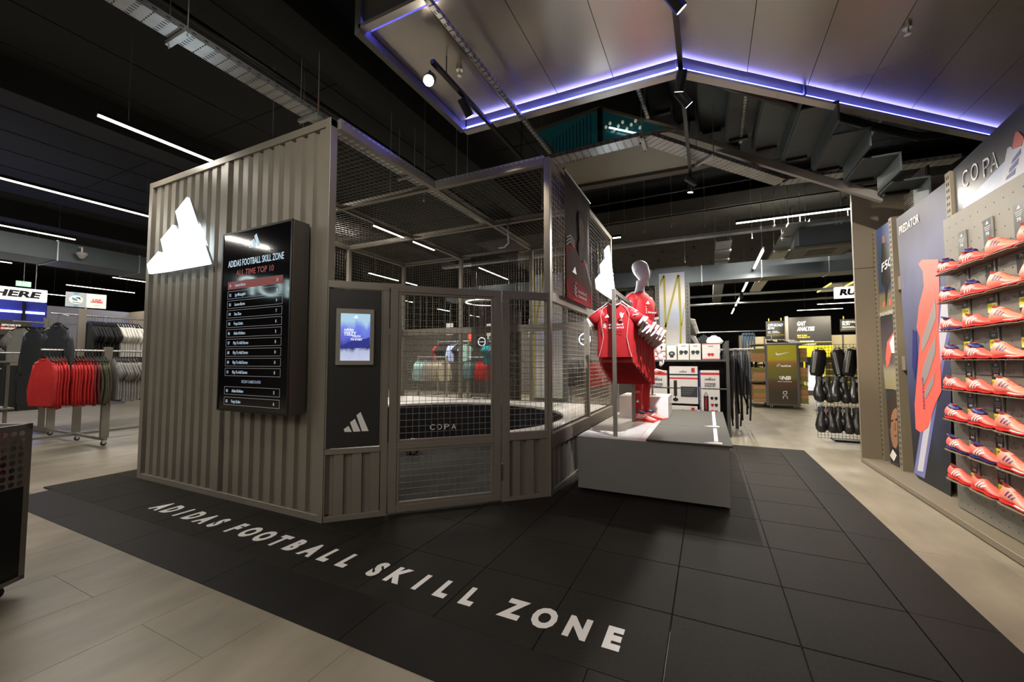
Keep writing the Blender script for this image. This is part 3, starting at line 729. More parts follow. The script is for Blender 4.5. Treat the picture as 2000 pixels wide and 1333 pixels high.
# side wall (towards the display), rails and panels
MS = YK - YA
def side_rail(z0, z1, d0=-0.05, d1=0.0, nm='rail'):
    bar(FS, 0.054, YB - YA - 0.034, z0, z1, d0, d1, nm); bar(FS, YB - YA + 0.034, MS - 0.034, z0, z1, d0, d1, nm)
side_rail(0, 0.06, nm='bottom_rail'); side_rail(0.47, 0.62); side_rail(1.97, 2.07); side_rail(TOP - 0.07, TOP, nm='top_rail')
for (a, b) in ((0.054, YB - YA - 0.034), (YB - YA + 0.034, MS - 0.034)):
    corr(FS, a, b, 0.062, 0.468, 9, cage)
    mesh_panel(frame((XR - 0.03, YA + a, 0.62), (0, 1, 0), (0, 0, 1)), b - a, 1.35, 0.055, 0.0022, M_WIRE, cage)
    mesh_panel(frame((XR - 0.03, YA + a, 2.07), (0, 1, 0), (0, 0, 1)), b - a, TOP - 0.07 - 2.07, 0.055, 0.0022, M_WIRE, cage)
# back wall and left wall
for (a, b) in ((XL + 0.066, XA - 0.033), (XA + 0.033, XB - 0.033), (XB + 0.033, XR - 0.066)):
    FB = frame((a, YK, 0), (1, 0, 0), (0, 0, 1)); w_ = b - a
    bar(FB, 0, w_, 1.90, 2.03, -0.02, 0.03); bar(FB, 0, w_, 0.55, 0.64, -0.02, 0.03)
    corr(FB, 0, w_, 0.0, 0.55, 9, cage, 0.02, -0.02)
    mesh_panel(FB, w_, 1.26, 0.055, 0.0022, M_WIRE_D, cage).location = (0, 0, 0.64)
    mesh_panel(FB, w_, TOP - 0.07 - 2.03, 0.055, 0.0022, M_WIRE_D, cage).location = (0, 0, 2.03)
for (a, b) in ((YF + 0.07, YA - 0.033), (YA + 0.033, YB - 0.033), (YB + 0.033, YK - 0.033)):
    FL = frame((XL + 0.03, a, 0), (0, 1, 0), (0, 0, 1)); w_ = b - a
    bar(FL, 0, w_, 1.90, 2.03, -0.02, 0.03); corr(FL, 0, w_, 0.0, 0.64, 9, cage, 0.02, -0.02)
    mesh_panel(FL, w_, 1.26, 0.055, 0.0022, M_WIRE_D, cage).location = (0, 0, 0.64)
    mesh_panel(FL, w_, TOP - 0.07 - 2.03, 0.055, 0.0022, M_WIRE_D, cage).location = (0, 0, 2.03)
# diagonal front: kiosk bay, side light
def drail(s0, s1, z0, z1, nm='rail', d0=-0.045, d1=0.0, m=None): return bar(FD, s0, s1, z0, z1, d0, d1, nm, cage, m)
drail(0.0, 0.505, 0.0, 0.06, 'bottom_rail'); drail(0.0, 0.448, 0.566, 0.612); drail(0.0, 0.505, 1.982, 2.045, 'top_rail')
drail(0.450, 0.505, 0.0605, 1.9815, 'stile'); drail(0.0, 0.012, 0.0605, 0.5655, 'stile')
corr(FD, 0.013, 0.449, 0.061, 0.565, 3, cage)
bar(FD, 0.014, 0.438, 0.622, 1.974, -0.02, -0.004, 'charcoal_panel', cage, M_DKPANEL)
drail(0.438, 0.450, 0.612, 1.982, 'stile'); drail(0.0, 0.014, 0.612, 1.982, 'stile')
drail(1.560, 2.075, 0.0, 0.05, 'bottom_rail'); drail(1.560, 2.075, 1.968, 2.045, 'top_rail')
drail(1.560, 1.636, 0.0505, 1.9675, 'stile'); drail(2.028, 2.075, 0.0505, 1.9675, 'stile'); drail(1.637, 2.027, 0.585, 0.662)
corr(FD, 1.612, 2.04, 0.051, 0.585, 3, cage, -0.014, -0.05)
mesh_panel(frame(D0 + DU * 1.637 + Vector((0, 0, 0.662)) - DN * 0.02, DU, (0, 0, 1)), 0.39, 1.306, 0.056, 0.0022, M_WIRE, cage)
# small lip plates over the gate hinge side
b = MB(FD); b.prism([(0.44, 2.046), (0.44, 2.02), (0.455, 2.005), (0.59, 2.005), (0.605, 2.02), (0.605, 2.046)], 0.001, 0.004); b.build('latch_plate', M_TAUPE, cage)

# gate
gate = thing('cage_gate', 'wire mesh gate with a wide taupe frame in the diagonal corner of the cage', 'gate', tuple(D0 + DU * 1.548))
FG = frame((0, 0, 0), DU, (0, 0, 1)); g0, g1 = 0.515 - 1.548, 1.545 - 1.548
def gb(s0, s1, z0, z1, d0=-0.04, d1=0.002, nm='frame_rail', m=None): return bar(FG, s0, s1, z0, z1, d0, d1, nm, gate, m)
gb(g0, g0 + 0.068, 0.03, 2.038, nm='stile'); gb(g1 - 0.068, g1, 0.03, 2.038, nm='stile')
gb(g0 + 0.0685, g1 - 0.0685, 1.975, 2.038); gb(g0 + 0.0685, g1 - 0.0685, 0.575, 0.632); gb(g0 + 0.0685, g1 - 0.0685, 0.03, 0.092)
for (z0, z1) in ((0.092, 0.575), (0.632, 1.975)):
    i0, i1 = g0 + 0.069, g1 - 0.069; q = 0.024
    gb(i0, i0 + q, z0, z1, -0.03, -0.004, 'inner_bead'); gb(i1 - q, i1, z0, z1, -0.03, -0.004, 'inner_bead')
    gb(i0 + q, i1 - q, z0, z0 + q, -0.03, -0.004, 'inner_bead'); gb(i0 + q, i1 - q, z1 - q, z1, -0.03, -0.004, 'inner_bead')
    mesh_panel(frame(DU * (i0 + q) + Vector((0, 0, z0 + q)) - DN * 0.018, DU, (0, 0, 1)), i1 - i0 - 2 * q, z1 - z0 - 2 * q, 0.056, 0.0022, M_WIRE, gate)
for z in (1.76, 0.22):
    MB(FG).cbox(g1 + 0.002, g1 + 0.016, z, z + 0.16, -0.005, 0.014, 0.003).build('hinge', M_CHROME, gate)

# carpet and round arena inside
M_CARP = mat('dark speckled turf carpet', (0.017, 0.0155, 0.012), 0.95, noise=0.3, nscale=30, bump=0.9, bscale=120, speck=0.45, speck_col=(0.16, 0.15, 0.12))
MB().prism([(XL + 0.07, YF + 0.07), (XB - 0.02, YF + 0.07), (XR - 0.1, YA - 0.02), (XR - 0.07, YK - 0.05), (XL + 0.07, YK - 0.05)], 0.0, 0.019).build('turf_floor', M_CARP, cage)
AC = Vector((-3.26, 4.69)); AR = 1.60; AZ = 0.61
arena = thing('round_arena_wall', 'low round black training wall with a white top inside the cage', 'arena wall', (AC.x, AC.y, 0.02))
def ray_out(th):
    d = Vector((math.cos(th), math.sin(th))); best = 9
    for nx, ny, c in ((1, 0, XR - 0.08 - AC.x), (-1, 0, -(XL + 0.075 - AC.x)), (0, 1, YK - 0.05 - AC.y), (0, -1, -(YF + 0.075 - AC.y))):
        k = d.x * nx + d.y * ny
        if k > 1e-6: best = min(best, c / k)
    n = Vector((DN.x, DN.y)); k = d.dot(n); c = (Vector((D0.x, D0.y)) - AC).dot(n) - 0.06
    if k > 1e-6: best = min(best, c / k)
    return best
NS = 96; tp = MB(); wl = MB(); secs = []
for i in range(NS):
    a = 2 * PI * i / NS; b_ = 2 * PI * (i + 1) / NS; m_ = (a + b_) / 2
    p = AC + Vector((math.cos(m_), math.sin(m_))) * ray_out(m_); s = (Vector((p.x, p.y, 0)) - D0).dot(DU); dd = abs((Vector((p.x, p.y, 0)) - D0).dot(DN))
    if dd < 0.1 and -0.3 < s < 1.60: continue
    q = []
    for t_ in (a, b_):
        d = Vector((math.cos(t_), math.sin(t_))); q += [d * AR, d * max(AR + 0.02, ray_out(t_))]
    (i0, o0, i1, o1) = q
    tp.add([(i0.x, i0.y, AZ - 0.045), (o0.x, o0.y, AZ - 0.045), (o1.x, o1.y, AZ - 0.045), (i1.x, i1.y, AZ - 0.045), (i0.x, i0.y, AZ), (o0.x, o0.y, AZ), (o1.x, o1.y, AZ), (i1.x, i1.y, AZ)],
           [(3, 2, 1, 0), (4, 5, 6, 7), (0, 1, 5, 4), (2, 3, 7, 6)] + ([(3, 0, 4, 7)]))
    wl.add([(i0.x, i0.y, 0), (i1.x, i1.y, 0), (i1.x * 1.02, i1.y * 1.02, 0), (i0.x * 1.02, i0.y * 1.02, 0), (i0.x, i0.y, AZ - 0.03), (i1.x, i1.y, AZ - 0.03), (i1.x * 1.02, i1.y * 1.02, AZ - 0.046), (i0.x * 1.02, i0.y * 1.02, AZ - 0.046)],
           [(3, 2, 1, 0), (4, 5, 6, 7), (1, 0, 4, 5), (3, 2, 6, 7)])
tp.build('white_top', mat('matt white laminate', (0.62, 0.60, 0.56), 0.5), arena, fix=True)
wl.build('curved_wall', mat('black vinyl wrap', (0.010, 0.010, 0.013), 0.35), arena, fix=True)
def on_wall(px_dir, z):
    """frame on the inner face of the wall in a direction from the arena centre"""
    d = Vector((math.cos(px_dir), math.sin(px_dir), 0)); return frame((d.x * (AR - 0.004), d.y * (AR - 0.004), z), (d.y, -d.x, 0), (0, 0, 1))
ang = math.atan2(1.28, -0.96)
for q_, c_ in enumerate('COPA'): text(c_, on_wall(ang - (q_ - 1.5) * 0.078, 0.14), 0.10, M_WHITE, arena, width=0.085, bold=0.01, align='C', name='letter', lift=0.006)
dp_ = MB()
for i in range(9):
    for j in range(9):
        if (i * 7 + j * 5) % 3: continue
        dp_.add([(-0.2 + i * 0.05, 0.26 + j * 0.032, 0), (-0.188 + i * 0.05, 0.26 + j * 0.032, 0), (-0.188 + i * 0.05, 0.272 + j * 0.032, 0), (-0.2 + i * 0.05, 0.272 + j * 0.032, 0)], [(0, 1, 2, 3)], on_wall(ang, 0.0))
dp_.build('dot_print', mat('dim orange print', (0.22, 0.09, 0.10), 0.5), arena)
a2 = ang - 0.95; rg = MB()
for r_ in (0.05, 0.08, 0.11, 0.14, 0.17):
    n_ = 28
    for k_ in range(n_):
        t0, t1 = 2 * PI * k_ / n_, 2 * PI * (k_ + 1) / n_
        rg.add([(r_ * math.cos(t0), 0.34 + r_ * math.sin(t0), 0), (r_ * math.cos(t1), 0.34 + r_ * math.sin(t1), 0), ((r_ + .008) * math.cos(t1), 0.34 + (r_ + .008) * math.sin(t1), 0), ((r_ + .008) * math.cos(t0), 0.34 + (r_ + .008) * math.sin(t0), 0)], [(0, 1, 2, 3)], on_wall(a2, 0))
rg.build('ring_print', mat('dim violet print', (0.06, 0.045, 0.085), 0.5), arena)
for q_, c_ in enumerate('UPTE'): text(c_, on_wall(a2 - 0.04 - (q_ - 1.5) * 0.055, 0.06), 0.08, M_WHITE, arena, width=0.062, bold=0.012, align='C', name='letter', lift=0.006)
bl = thing('football', 'red and white football on the turf just inside the gate', 'ball', (*(-3.863, 4.72), 0.13))
b = MB(); b.ell([(0, 0, 0.11 * math.sin(t), 0.11 * math.cos(t) + 1e-4, 0.11 * math.cos(t) + 1e-4) for t in [(-PI / 2) + PI * i / 10 for i in range(11)]], 16)
b.build('ball_skin', M_WHITE, bl, smooth=True)
b = MB()
for i in range(5):
    a = i * 1.256
    b.tube([(0.112 * math.cos(a) * math.cos(p), 0.112 * math.sin(a) * math.cos(p), 0.112 * math.sin(p)) for p in (-0.9, -0.4, 0.1, 0.6, 1.1)], 0.016, 5)
b.build('red_panel', M_RED, bl, smooth=True)
# interior linear lights
for y0, y1, lb in ((4.46, 5.12, 'short linear light under the cage roof beam, nearer of the pair'), (5.36, 5.95, 'short linear light under the cage roof beam, farther of the pair')):
    t = thing('cage_light', lb, 'light', (-4.43, y0, 3.372), group='lights under the cage roof')
    MB().box(-0.018, 0.018, 0, y1 - y0, 0.0, 0.026).build('housing', M_TAUPE_D, t); MB().cbox(-0.015, 0.015, 0.005, y1 - y0 - 0.005, -0.012, -0.0005, 0.003).build('diffuser', M_LED, t)
    area_light('cage_strip_light', (-4.43, (y0 + y1) / 2, 3.35), 0.03, y1 - y0, 13, NEUT)
tag(MB().tube([(-2.62, 5.3, 3.47), (-2.63, 5.32, 3.2), (-2.66, 5.4, 3.13), (-2.78, 5.5, 3.1), (-2.9, 5.55, 3.12)], 0.012, 6).build('flexible_conduit', M_STEEL, smooth=True), 'flexible steel conduit looping down from the cage roof', 'conduit')

# emblem sign on the corrugated front
sg = thing('emblem_sign', 'large backlit three bar emblem on the corrugated front', 'sign', (-5.75, 2.35, 2.335))
Fm = frame((0, 0, 0), (1, 0, 0), (0, 0, 1))
for p, nm in ((BAR1, 'bar'), (BAR2, 'bar'), (BAR3, 'bar')):
    q = [(x * 1.25, y * 0.765) for x, y in p]; cx = sum(a[0] for a in q) / 4; q2 = [(cx + (x - cx) * 0.93, y) for x, y in q]
    br = MB(Fm).prism(q2, 0.0, 0.028).build(nm, M_LOGOLIT, sg)
    MB(Fm).prism([(cx + (x - cx) * 0.99, y) for x, y in q], -0.022, -0.001).build('side_return', mat('silver sign return', (0.5, 0.5, 0.52), 0.3, 0.6), br)
area_light('sign_glow', (-5.08, 2.382, 2.62), 0.9, 0.4, 12, (0.75, 0.9, 1.0), (math.radians(-90), 0, 0))
sg2 = thing('emblem_sign', 'large backlit three bar emblem on the mesh beside the player banner', 'sign', (-1.36, 5.43, 2.335))
Fm2 = frame((0, 0, 0), (0, 1, 0), (0, 0, 1))
for p in (BAR1, BAR2, BAR3):
    q = [(x * 1.26, y * 0.80) for x, y in p]; cx = sum(a[0] for a in q) / 4; q2 = [(cx + (x - cx) * 0.985, y) for x, y in q]
    br = MB(Fm2).prism(q2, 0.0, 0.03).build('bar', M_LOGOSIDE, sg2)
    MB(Fm2).prism([(cx + (x - cx) * 0.99, y) for x, y in q], -0.022, -0.001).build('side_return', MATS['silver sign return'], br)
    MB(Fm2).cyl((cx, q[2][1] + 0.1, -0.07), (cx, q[2][1] + 0.1, -0.02), 0.012, 8).build('standoff', M_CHROME, br)

# leaderboard display
tv = thing('leaderboard_display', 'tall black leaderboard screen in a taupe housing on the corrugated front', 'display', (-4.12, 2.24, 0.90))
TW, TH = 0.995, 1.655
Fv = frame((0, 0, 0), (1, 0, 0), (0, 0, 1))
b = MB(Fv); b.cbox(0, TW, 0, TH, -0.155, -0.001, 0.004); b.build('housing', M_TAUPE_D, tv)
for nm, (x0, x1, y0, y1) in dict(a=(0, 0.018, 0, TH), b=(TW - 0.018, TW, 0, TH), c=(0.0185, TW - 0.0185, 0, 0.018), d=(0.0185, TW - 0.0185, TH - 0.018, TH)).items():
    MB(Fv).box(x0, x1, y0, y1, -0.001, 0.008).build('bezel', M_BLACKM, tv)
scn = MB(Fv).box(0.0187, TW - 0.0187, 0.0187, TH - 0.0187, -0.0005, 0.003).build('screen', M_SCREEN, tv)
E_TXT = mat('screen pale text', (0, 0, 0), 0.4, emit=(0.62, 0.80, 0.95), estr=0.75)
E_TXT2 = mat('screen dim text', (0, 0, 0), 0.4, emit=(0.62, 0.75, 0.95), estr=0.42)
E_RED = mat('screen red', (0, 0, 0), 0.4, emit=(0.13, 0.001, 0.002), estr=1.0)
E_REDT = mat('screen red text', (0, 0, 0), 0.4, emit=(0.20, 0.004, 0.004), estr=0.9)
E_LINE = mat('screen cyan line', (0, 0, 0), 0.4, emit=(0.30, 0.52, 0.60), estr=0.5)
E_LINE2 = mat('screen grey line', (0, 0, 0), 0.4, emit=(0.45, 0.42, 0.42), estr=0.5)
def tF(x, y, z=0.0032): return Fv @ T(x, y, z)
mark(tF(0.40, 1.475), 0.17, 0.12, E_TXT, scn, 0.0008)
text('ADIDAS FOOTBALL SKILL ZONE', tF(0.10, 1.325), 0.062, E_TXT, scn, width=0.79, bold=0.01)
text('ALL TIME TOP 10', tF(0.225, 1.235), 0.055, E_REDT, scn, width=0.535, bold=0.01)
rows = [('01', 'Lauren Barrie', '21'), ('02', 'Jay Mclaughlin', '18'), ('03', 'Lauren Barrie', '9'), ('04', 'Sam Doe', '7'), ('05', 'Freya Scales', '6'), ('06', 'Aiden Kirkham', '5'),
        ('07', 'Play To Add Scores', '0'), ('08', 'Play To Add Scores', '0'), ('09', 'Play To Add Scores', '0'), ('10', 'Play To Add Scores', '0')]
def row(y, r, red=False):
    x0, x1, h_ = 0.105, 0.885, 0.072
    if red: MB(tF(x0, y)).box(0, x1 - x0, 0, h_, 0, 0.0006).build('row_fill', E_RED, scn)
    else:
        b = MB(tF(x0, y)); L_ = x1 - x0; b.box(0, L_, 0, 0.003, 0, 0.0005); b.box(0, L_, h_ - 0.003, h_, 0, 0.0005); b.box(0, 0.003, 0.003, h_ - 0.003, 0, 0.0005); b.box(L_ - 0.003, L_, 0.003, h_ - 0.003, 0, 0.0005)
        b.build('row_border', E_LINE if y > 0.95 else E_LINE2, scn)
    for s, xx in ((r[0], 0.03), (r[1], 0.115), (r[2], 0.70)):
        text(s, tF(x0 + xx, y + 0.022, 0.0042), 0.028, E_TXT, scn, xs=0.72, bold=0.008)
yy = 1.115
for i, r in enumerate(rows): row(yy, r, i == 0); yy -= 0.0885
text('RECENT GAMES PLAYED', tF(0.36, 0.258), 0.026, E_TXT2, scn, width=0.27, bold=0.008)
row(0.150, ('06', 'Aiden Kirkham', '5')); row(0.055, ('05', 'Freya Scales', '6'))
# neon shop sign standing behind and left of the camera, seen only as a reflection in the screen
ns = thing('neon_sign', 'white neon sign reading SHOP, seen mirrored in the leaderboard screen', 'sign', (-8.35, -1.25, 2.75))
nd = Vector((3.25, 2.26, 0)).normalized(); nu = Vector((0, 0, 1)).cross(nd)
text('SHOP', frame((0, 0, 0), nu, (0, 0, 1)), 0.42, mat('neon white tube', (1, 1, 1), 0.4, emit=(0.7, 0.95, 1.0), estr=5.0), ns, width=1.5, align='C', bold=0.0)

# tablet on the kiosk panel
tb = thing('touch_tablet', 'small lit touch tablet in a grey frame on the charcoal cage panel', 'tablet', tuple(D0 + DU * 0.074 + DN * 0.0))
Fk = frame((0, 0, 0), DU, (0, 0, 1))
MB(Fk).cbox(0, 0.306, 1.318, 1.802, -0.003, 0.030, 0.005).build('housing', mat('light taupe casing', (0.26, 0.24, 0.205), 0.4), tb)
ts = MB(Fk).box(0.036, 0.272, 1.357, 1.76, 0.030, 0.032).build('screen', None or bpy.data.materials.new('tablet image'), tb)
mt = ts.data.materials[0]; mt.use_nodes = True; nt = mt.node_tree; bs = nt.nodes['Principled BSDF']; bs.inputs['Base Color'].default_value = (0, 0, 0, 1); bs.inputs['Roughness'].default_value = 0.2
tc = nt.nodes.new('ShaderNodeTexCoord'); sp = nt.nodes.new('ShaderNodeSeparateXYZ'); cr = nt.nodes.new('ShaderNodeValToRGB'); nz = nt.nodes.new('ShaderNodeTexNoise'); ad = nt.nodes.new('ShaderNodeMath'); ad.operation = 'MULTIPLY_ADD'
nt.links.new(tc.outputs['Generated'], sp.inputs[0]); nt.links.new(tc.outputs['Generated'], nz.inputs[0]); nz.inputs['Scale'].default_value = 2.6; nt.links.new(nz.outputs[0], ad.inputs[0]); ad.inputs[1].default_value = 0.35; nt.links.new(sp.outputs['Z'], ad.inputs[2]); nt.links.new(ad.outputs[0], cr.inputs[0])
el = cr.color_ramp.elements
for _ in range(4): el.new(0.5)
for e, (p, c) in zip(el, [(0.0, (0.72, 0.78, 0.95)), (0.36, (0.55, 0.60, 0.85)), (0.46, (0.02, 0.02, 0.10)), (0.62, (0.14, 0.16, 0.75)), (0.85, (0.22, 0.30, 0.95)), (1.0, (0.50, 0.75, 0.95))]): e.position = p; e.color = (*c, 1)
nt.links.new(cr.outputs[0], bs.inputs['Emission Color']); bs.inputs['Emission Strength'].default_value = 0.85
E_W = mat('bright screen white', (0, 0, 0), 0.4, emit=(0.95, 0.97, 1), estr=1.1)
def kF(x, z, d=0.0325): return Fk @ T(x, z, d)
mark(kF(0.135, 1.722), 0.040, 0.026, E_W, ts, 0.0006)
text('adidas', kF(0.065, 1.612), 0.024, E_W, ts, width=0.075, bold=0.02); text('YEEZY', kF(0.06, 1.572), 0.034, E_W, ts, width=0.10, bold=0.02)
text('TOUCH', kF(0.128, 1.557), 0.018, E_W, ts, width=0.066, bold=0.03); text('TO START', kF(0.115, 1.530), 0.018, E_W, ts, width=0.095, bold=0.03)
b = MB(kF(0.036, 1.43, 0.0322)); b.prism([(0.0, 0.05), (0.10, 0.10), (0.20, 0.115), (0.233, 0.13), (0.233, 0.06), (0.15, 0.035), (0.0, 0.028)], 0, 0.0003); b.build('boot_picture', mat('screen navy boot', (0, 0, 0), 0.4, emit=(0.03, 0.04, 0.30), estr=0.8), ts)
mark(Fk @ T(0.070, 0.750, -0.0035), 0.215, 0.165, M_WHITE, tb, 0.0015, gap=0.16)

# player banner on the side, and the one hung on the cage's back
def cloth_banner(name, label, F, wd, ht, alpha, loc, back=False):
    t = thing(name, label, 'banner', loc)
    mb = mat('printed mesh cloth %.2f' % alpha, (0.034, 0.029, 0.025), 0.95, alpha=alpha, noise=0.35, nscale=1.6, spec=0.05)
    cl = MB(F); nx, ny = 10, 12; vs = []; fs = []
    for j in range(ny + 1):
        for i in range(nx + 1): vs.append((wd * i / nx, ht * j / ny, 0.004 * math.sin(i * 0.9 + j * 0.3) * (1 - j / ny)))
    for j in range(ny):
        for i in range(nx): a = j * (nx + 1) + i; fs.append((a, a + 1, a + nx + 2, a + nx + 1))
    cloth = cl.add(vs, fs).build('cloth', mb, t, smooth=True)
    z = 0.014
    def pm(n, c, al): return mat('%s %.2f' % (n, al), c, 0.95, alpha=al, noise=0.15, nscale=6, spec=0.05)
    al = min(1.0, alpha + 0.05)
    P = lambda pts, m, nm, dz=0.0: MB(F).prism([(x * wd, y * ht) for x, y in pts], z + dz, z + dz + 0.0008).build(nm, m, t)
    if not back:
        P([(0.0, 0.0), (1, 0.0), (1, 0.16), (0.95, 0.24), (0.80, 0.36), (0.66, 0.42), (0.60, 0.36), (0.50, 0.37), (0.40, 0.42), (0.28, 0.46), (0.10, 0.42), (0.0, 0.40)], pm('printed red shirt', (0.13, 0.012, 0.014), al), 'printed_shirt')
        P([(0.02, 0.14), (0.16, 0.20), (0.55, 0.18), (0.98, 0.10), (1, 0.16), (0.80, 0.33), (0.5, 0.34), (0.36, 0.42), (0.1, 0.40), (0.03, 0.3)], pm('printed shadow', (0.05, 0.03, 0.024), al), 'printed_shirt_shade', 0.001)
        for k in range(3):
            P([(0.01, 0.405 + k * 0.028), (0.14, 0.455 + k * 0.024), (0.30, 0.435 + k * 0.024), (0.30, 0.445 + k * 0.024), (0.14, 0.468 + k * 0.024), (0.01, 0.418 + k * 0.028)], pm('printed pale stripe', (0.30, 0.28, 0.26), al), 'printed_stripe', 0.0025)
            P([(0.66 + k * 0.05, 0.40 - k * 0.01), (0.96 + k * 0.012, 0.20 + k * 0.01), (0.975 + k * 0.012, 0.20 + k * 0.01), (0.68 + k * 0.05, 0.405 - k * 0.01)], pm('printed pale stripe', (0.30, 0.28, 0.26), al), 'printed_stripe', 0.0025)
        P([(0.46, 0.36), (0.44, 0.50), (0.50, 0.56), (0.60, 0.52), (0.63, 0.44), (0.60, 0.38)], pm('printed neck', (0.060, 0.045, 0.038), al), 'printed_neck', 0.0015)
        P([(0.50, 0.50), (0.47, 0.60), (0.46, 0.70), (0.50, 0.76), (0.60, 0.77), (0.67, 0.70), (0.68, 0.60), (0.63, 0.51), (0.57, 0.48)], pm('printed face', (0.075, 0.055, 0.044), al), 'printed_face', 0.002)
        P([(0.455, 0.68), (0.44, 0.74), (0.50, 0.80), (0.62, 0.80), (0.69, 0.75), (0.685, 0.70), (0.60, 0.745), (0.50, 0.735)], pm('printed hair', (0.022, 0.019, 0.016), al), 'printed_hair', 0.003)
        P([(0.52, 0.645), (0.56, 0.65), (0.56, 0.655), (0.52, 0.652)], pm('printed hair', (0.02, 0.016, 0.013), al), 'printed_brow', 0.0035); P([(0.61, 0.65), (0.655, 0.648), (0.655, 0.654), (0.61, 0.656)], pm('printed hair', (0.02, 0.016, 0.013), al), 'printed_brow', 0.0035)
        P([(0.55, 0.545), (0.61, 0.545), (0.60, 0.553), (0.56, 0.553)], pm('printed mouth', (0.09, 0.035, 0.03), al), 'printed_mouth', 0.0035)
        P([(0.0, 0.14), (0.1, 0.05), (0.6, 0.0), (0.0, 0.0)], pm('printed bright red', (0.22, 0.012, 0.015), al), 'printed_red', 0.0035)
        P([(1.0, 0.24), (0.94, 0.12), (0.96, 0.0), (1.0, 0.0)], pm('printed bright red', (0.22, 0.012, 0.015), al), 'printed_red', 0.0035)
        mark(F @ T(0.20 * wd, 0.225 * ht, z + 0.0045), 0.15 * wd, 0.055 * ht, M_WHITE, t, 0.0008, name='printed_emblem')
        text('standard', F @ T(0.40 * wd, 0.085 * ht, z + 0.0045), 0.045, M_GREY, t, width=0.34 * wd, name='printed_lettering')
        text('chartered', F @ T(0.40 * wd, 0.045 * ht, z + 0.0045), 0.045, M_GREY, t, width=0.34 * wd, name='printed_lettering')
        sc_logo(F @ T(0.25 * wd, 0.04 * ht, z + 0.0045), 0.12 * wd, M_GREY, t)
    MB(F).cyl((-0.02, ht, 0.0), (wd + 0.02, ht, 0.0), 0.012, 8).build('hanging_rod', M_BLACKM, t)
    MB(F).cyl((0, 0.0, 0.0), (wd, 0.0, 0.0), 0.008, 6).build('bottom_rod', M_BLACKM, t)
    return t
def sc_logo(F, s, m, parent):
    b = MB(F)
    for y in (0.0, 0.34, 0.68):
        b.prism([(0.0 * s, (y + 0.30) * s), (0.15 * s, (y + 0.42) * s), (0.85 * s, (y + 0.12) * s), (0.75 * s, (y - 0.02) * s)], 0, 0.0012)
    b.tube([(0.15 * s, 1.05 * s, 0), (0.4 * s, 1.25 * s, 0), (0.75 * s, 1.18 * s, 0)], 0.07 * s, 4)
    b.build('bank_emblem', m, parent)
FBn = frame((0, 0, 0), (0, 1, 0), (0, 0, 1))
cloth_banner('player_banner', 'translucent dark banner of a football player in a red shirt on the cage side', FBn, 1.07, 1.44, 0.93, (XR + 0.035, 4.24, 2.05))
FBk = frame((0, 0, 0), (1, 0, 0), (0, 0, 1))
bb = cloth_banner('player_banner', 'see-through brown back of a tall banner hung on the far cage wall', FBk, 1.0, 2.7, 0.62, (-4.15, YK - 0.06, 0.68), True)
sc_logo(FBk @ T(0.50, 0.55, 0.02), 0.20, mat('faint grey print', (0.10, 0.095, 0.09), 0.7), bb)
mr_ = FBk @ T(0.98, 0.78, 0.02) @ SCL(-1, 1, 1)
text('standard', FBk @ T(0.72, 0.76, 0.02), 0.06, MATS['faint grey print'], bb, width=0.4, name='printed_lettering'); text('chartered', FBk @ T(0.72, 0.66, 0.02), 0.06, MATS['faint grey print'], bb, width=0.4, name='printed_lettering')
mark(FBk @ T(0.35, 1.05, 0.02), 0.22, 0.18, MATS['faint grey print'], bb, 0.001, name='printed_emblem')
tv2 = thing('vertical_sign', 'brown panel with vertical white lettering seen through the side mesh bay', 'sign', (-3.50, 7.35, 0.0))
MB().box(-0.15, 0.15, 0, 0.03, 0, 2.35).build('panel', mat('brown board', (0.045, 0.03, 0.02), 0.6), tv2)
text('TRAINING', frame((-0.07, -0.002, 2.05), (0, 0, -1), (1, 0, 0)), 0.13, M_GREY, tv2, width=1.15, bold=0.02)

